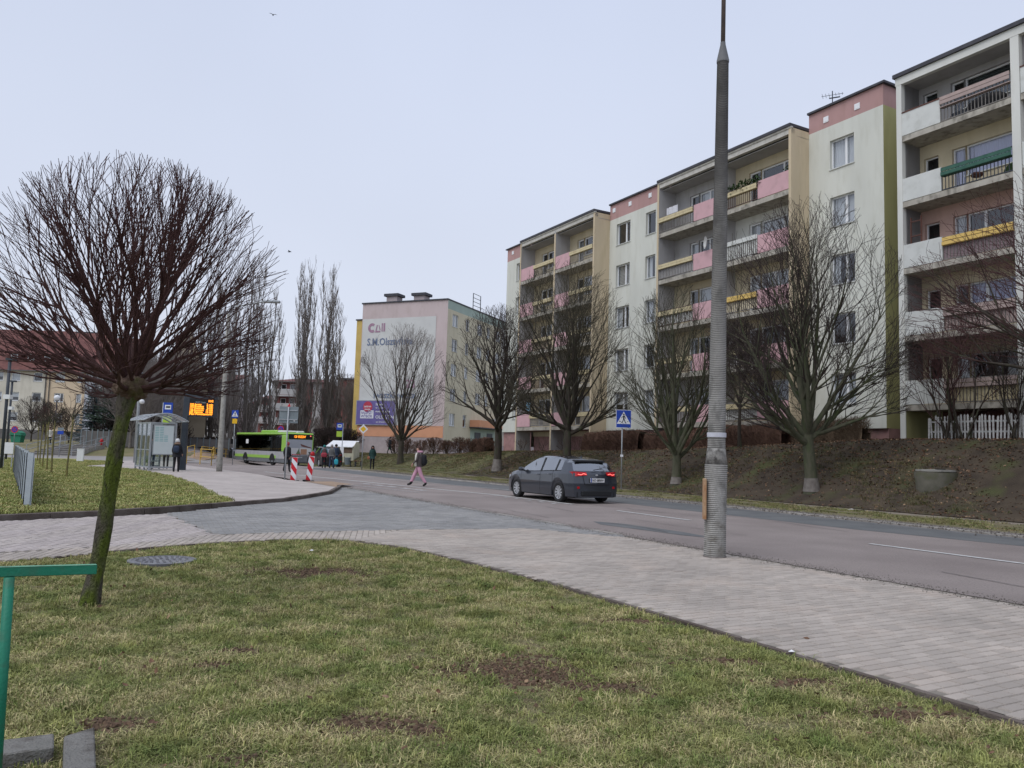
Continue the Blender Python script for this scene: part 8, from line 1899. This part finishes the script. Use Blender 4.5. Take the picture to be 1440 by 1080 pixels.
# climbing the bank steps
b = tloc(547.5, 29.0); p = person(b, math.radians(-60), 'person in dark clothes climbing the bank in front of the orange band', 1.7, .2, 'cl_black', 'cl_black', 'cl_shoe', 'hair_dark', 'cl_black', .35, arms=(.1, .1), lean=.12, hat='cl_black'); bag(rel(p, (-.28, .1, .6)), 0, 'green shopping bag carried by the person climbing the bank', 'cl_greenbag', .26, .32, .14, 'shopping_bag', 'bag', True)
# waiting at the stop
b = gnd(247, 665.5); p = person(b, math.radians(12), 'person in a black coat and white hat with a fur collar beside the departure board', 1.66, .06, 'cl_black', 'cl_black', 'cl_shoe', 'hair_dark', 'cl_black', .5, hood='cl_fur', arms=(.1, .1), hat='cl_white', coatw=1.15, elbows=(.2, .2)); bag(rel(p, (0, -.24, 1.18)), math.radians(12), 'dark backpack with red piping on the person in the fur-collared coat', 'cl_navy', .28, .34, .16)
mb = MB(); 
Bq, ang, W_, D = SHI
def in_sh(x, y): return (float(Bq[0] + x * math.cos(ang) - y * math.sin(ang)), float(Bq[1] + x * math.sin(ang) + y * math.cos(ang)), .08)
person(in_sh(.52, 1.5), ang + .2, 'person in a grey jacket and jeans standing behind the poster inside the shelter', 1.7, .04, 'cl_greyj', 'cl_jeans', 'cl_shoe', 'hair_dark', 'cl_greyj', .38, coatw=1.1)
p = person(in_sh(1.35, 2.0), ang - .1, 'person with a dark red bag standing at the right end inside the shelter', 1.62, .04, 'cl_black', 'cl_brown', 'cl_shoe', 'hair_dark', 'cl_black', .35); bag(rel(p, (0.05, -.26, .95)), ang, 'dark red shoulder bag on the person inside the shelter', 'cl_red', .42, .30, .18, 'shoulder_bag', 'bag', True)
o = bag(in_sh(.12, .9)[:2] + (.62,), ang, 'pink and teal bag behind the shelter glass left of the grey jacket', 'cl_teal', .24, .36, .14, 'shopping_bag', 'bag', True)
b = gnd(169.5, 652, .03); person(b, math.radians(-80), 'person in dark clothes half hidden behind the mossy tree trunk', 1.7, .08, 'cl_black', 'cl_navy', 'cl_shoe', 'hair_dark', 'cl_black', .4)
b = gnd(402.5, 664.5); person(b, math.radians(-20), 'person in a black jacket walking behind the tall grey sign post', 1.68, .14, 'cl_black', 'cl_black', 'cl_shoe', 'hair_dark', 'cl_black', .4, hat='cl_red', lean=.05)
# group on the far pavement
b = gnd(455, 659); p = person(b, math.radians(10), 'person in a teal coat with a red bag walking past the black car', 1.6, .1, 'cl_teal', 'cl_black', 'cl_shoe', 'hair_dark', 'cl_brown', .45, hat='cl_teal'); bag(rel(p, (0, -.25, .95)), .1, 'dark red satchel on the person in the teal coat', 'cl_red', .42, .32, .16, 'satchel', 'bag', True)
b = gnd(465.5, 659); p = person(b, math.radians(-15), 'grey-haired person in a grey jacket carrying a turquoise bag', 1.66, .1, 'cl_greyj', 'cl_jeans', 'cl_shoe', 'hair_grey', 'cl_greyj', .42, coatw=1.1); bag(rel(p, (.36, .02, .48)), 0, 'turquoise carrier bag hanging beside the grey-haired person', 'cl_bluebag', .28, .38, .14, 'carrier_bag', 'bag', True)
b = gnd(471.5, 657.5); person(b, math.radians(15), 'person in a navy jacket just right of the grey-haired person', 1.72, .08, 'cl_navy', 'cl_navy', 'cl_shoe', 'hair_dark', 'cl_navy', .4)
b = gnd(477.5, 655.5); person(b, math.radians(-160), 'person in dark blue standing behind the bus-stop post near the white container', 1.78, .05, 'cl_navy', 'cl_navy', 'cl_shoe', 'hair_dark', 'cl_navy', .45)
b = far_loc(67.5, 77); person(b, math.radians(190), 'person in a pale coat at the top of the concrete steps', 1.7, .1, 'cl_cream', 'cl_black', 'cl_shoe', 'hair_dark', 'cl_cream', .5)
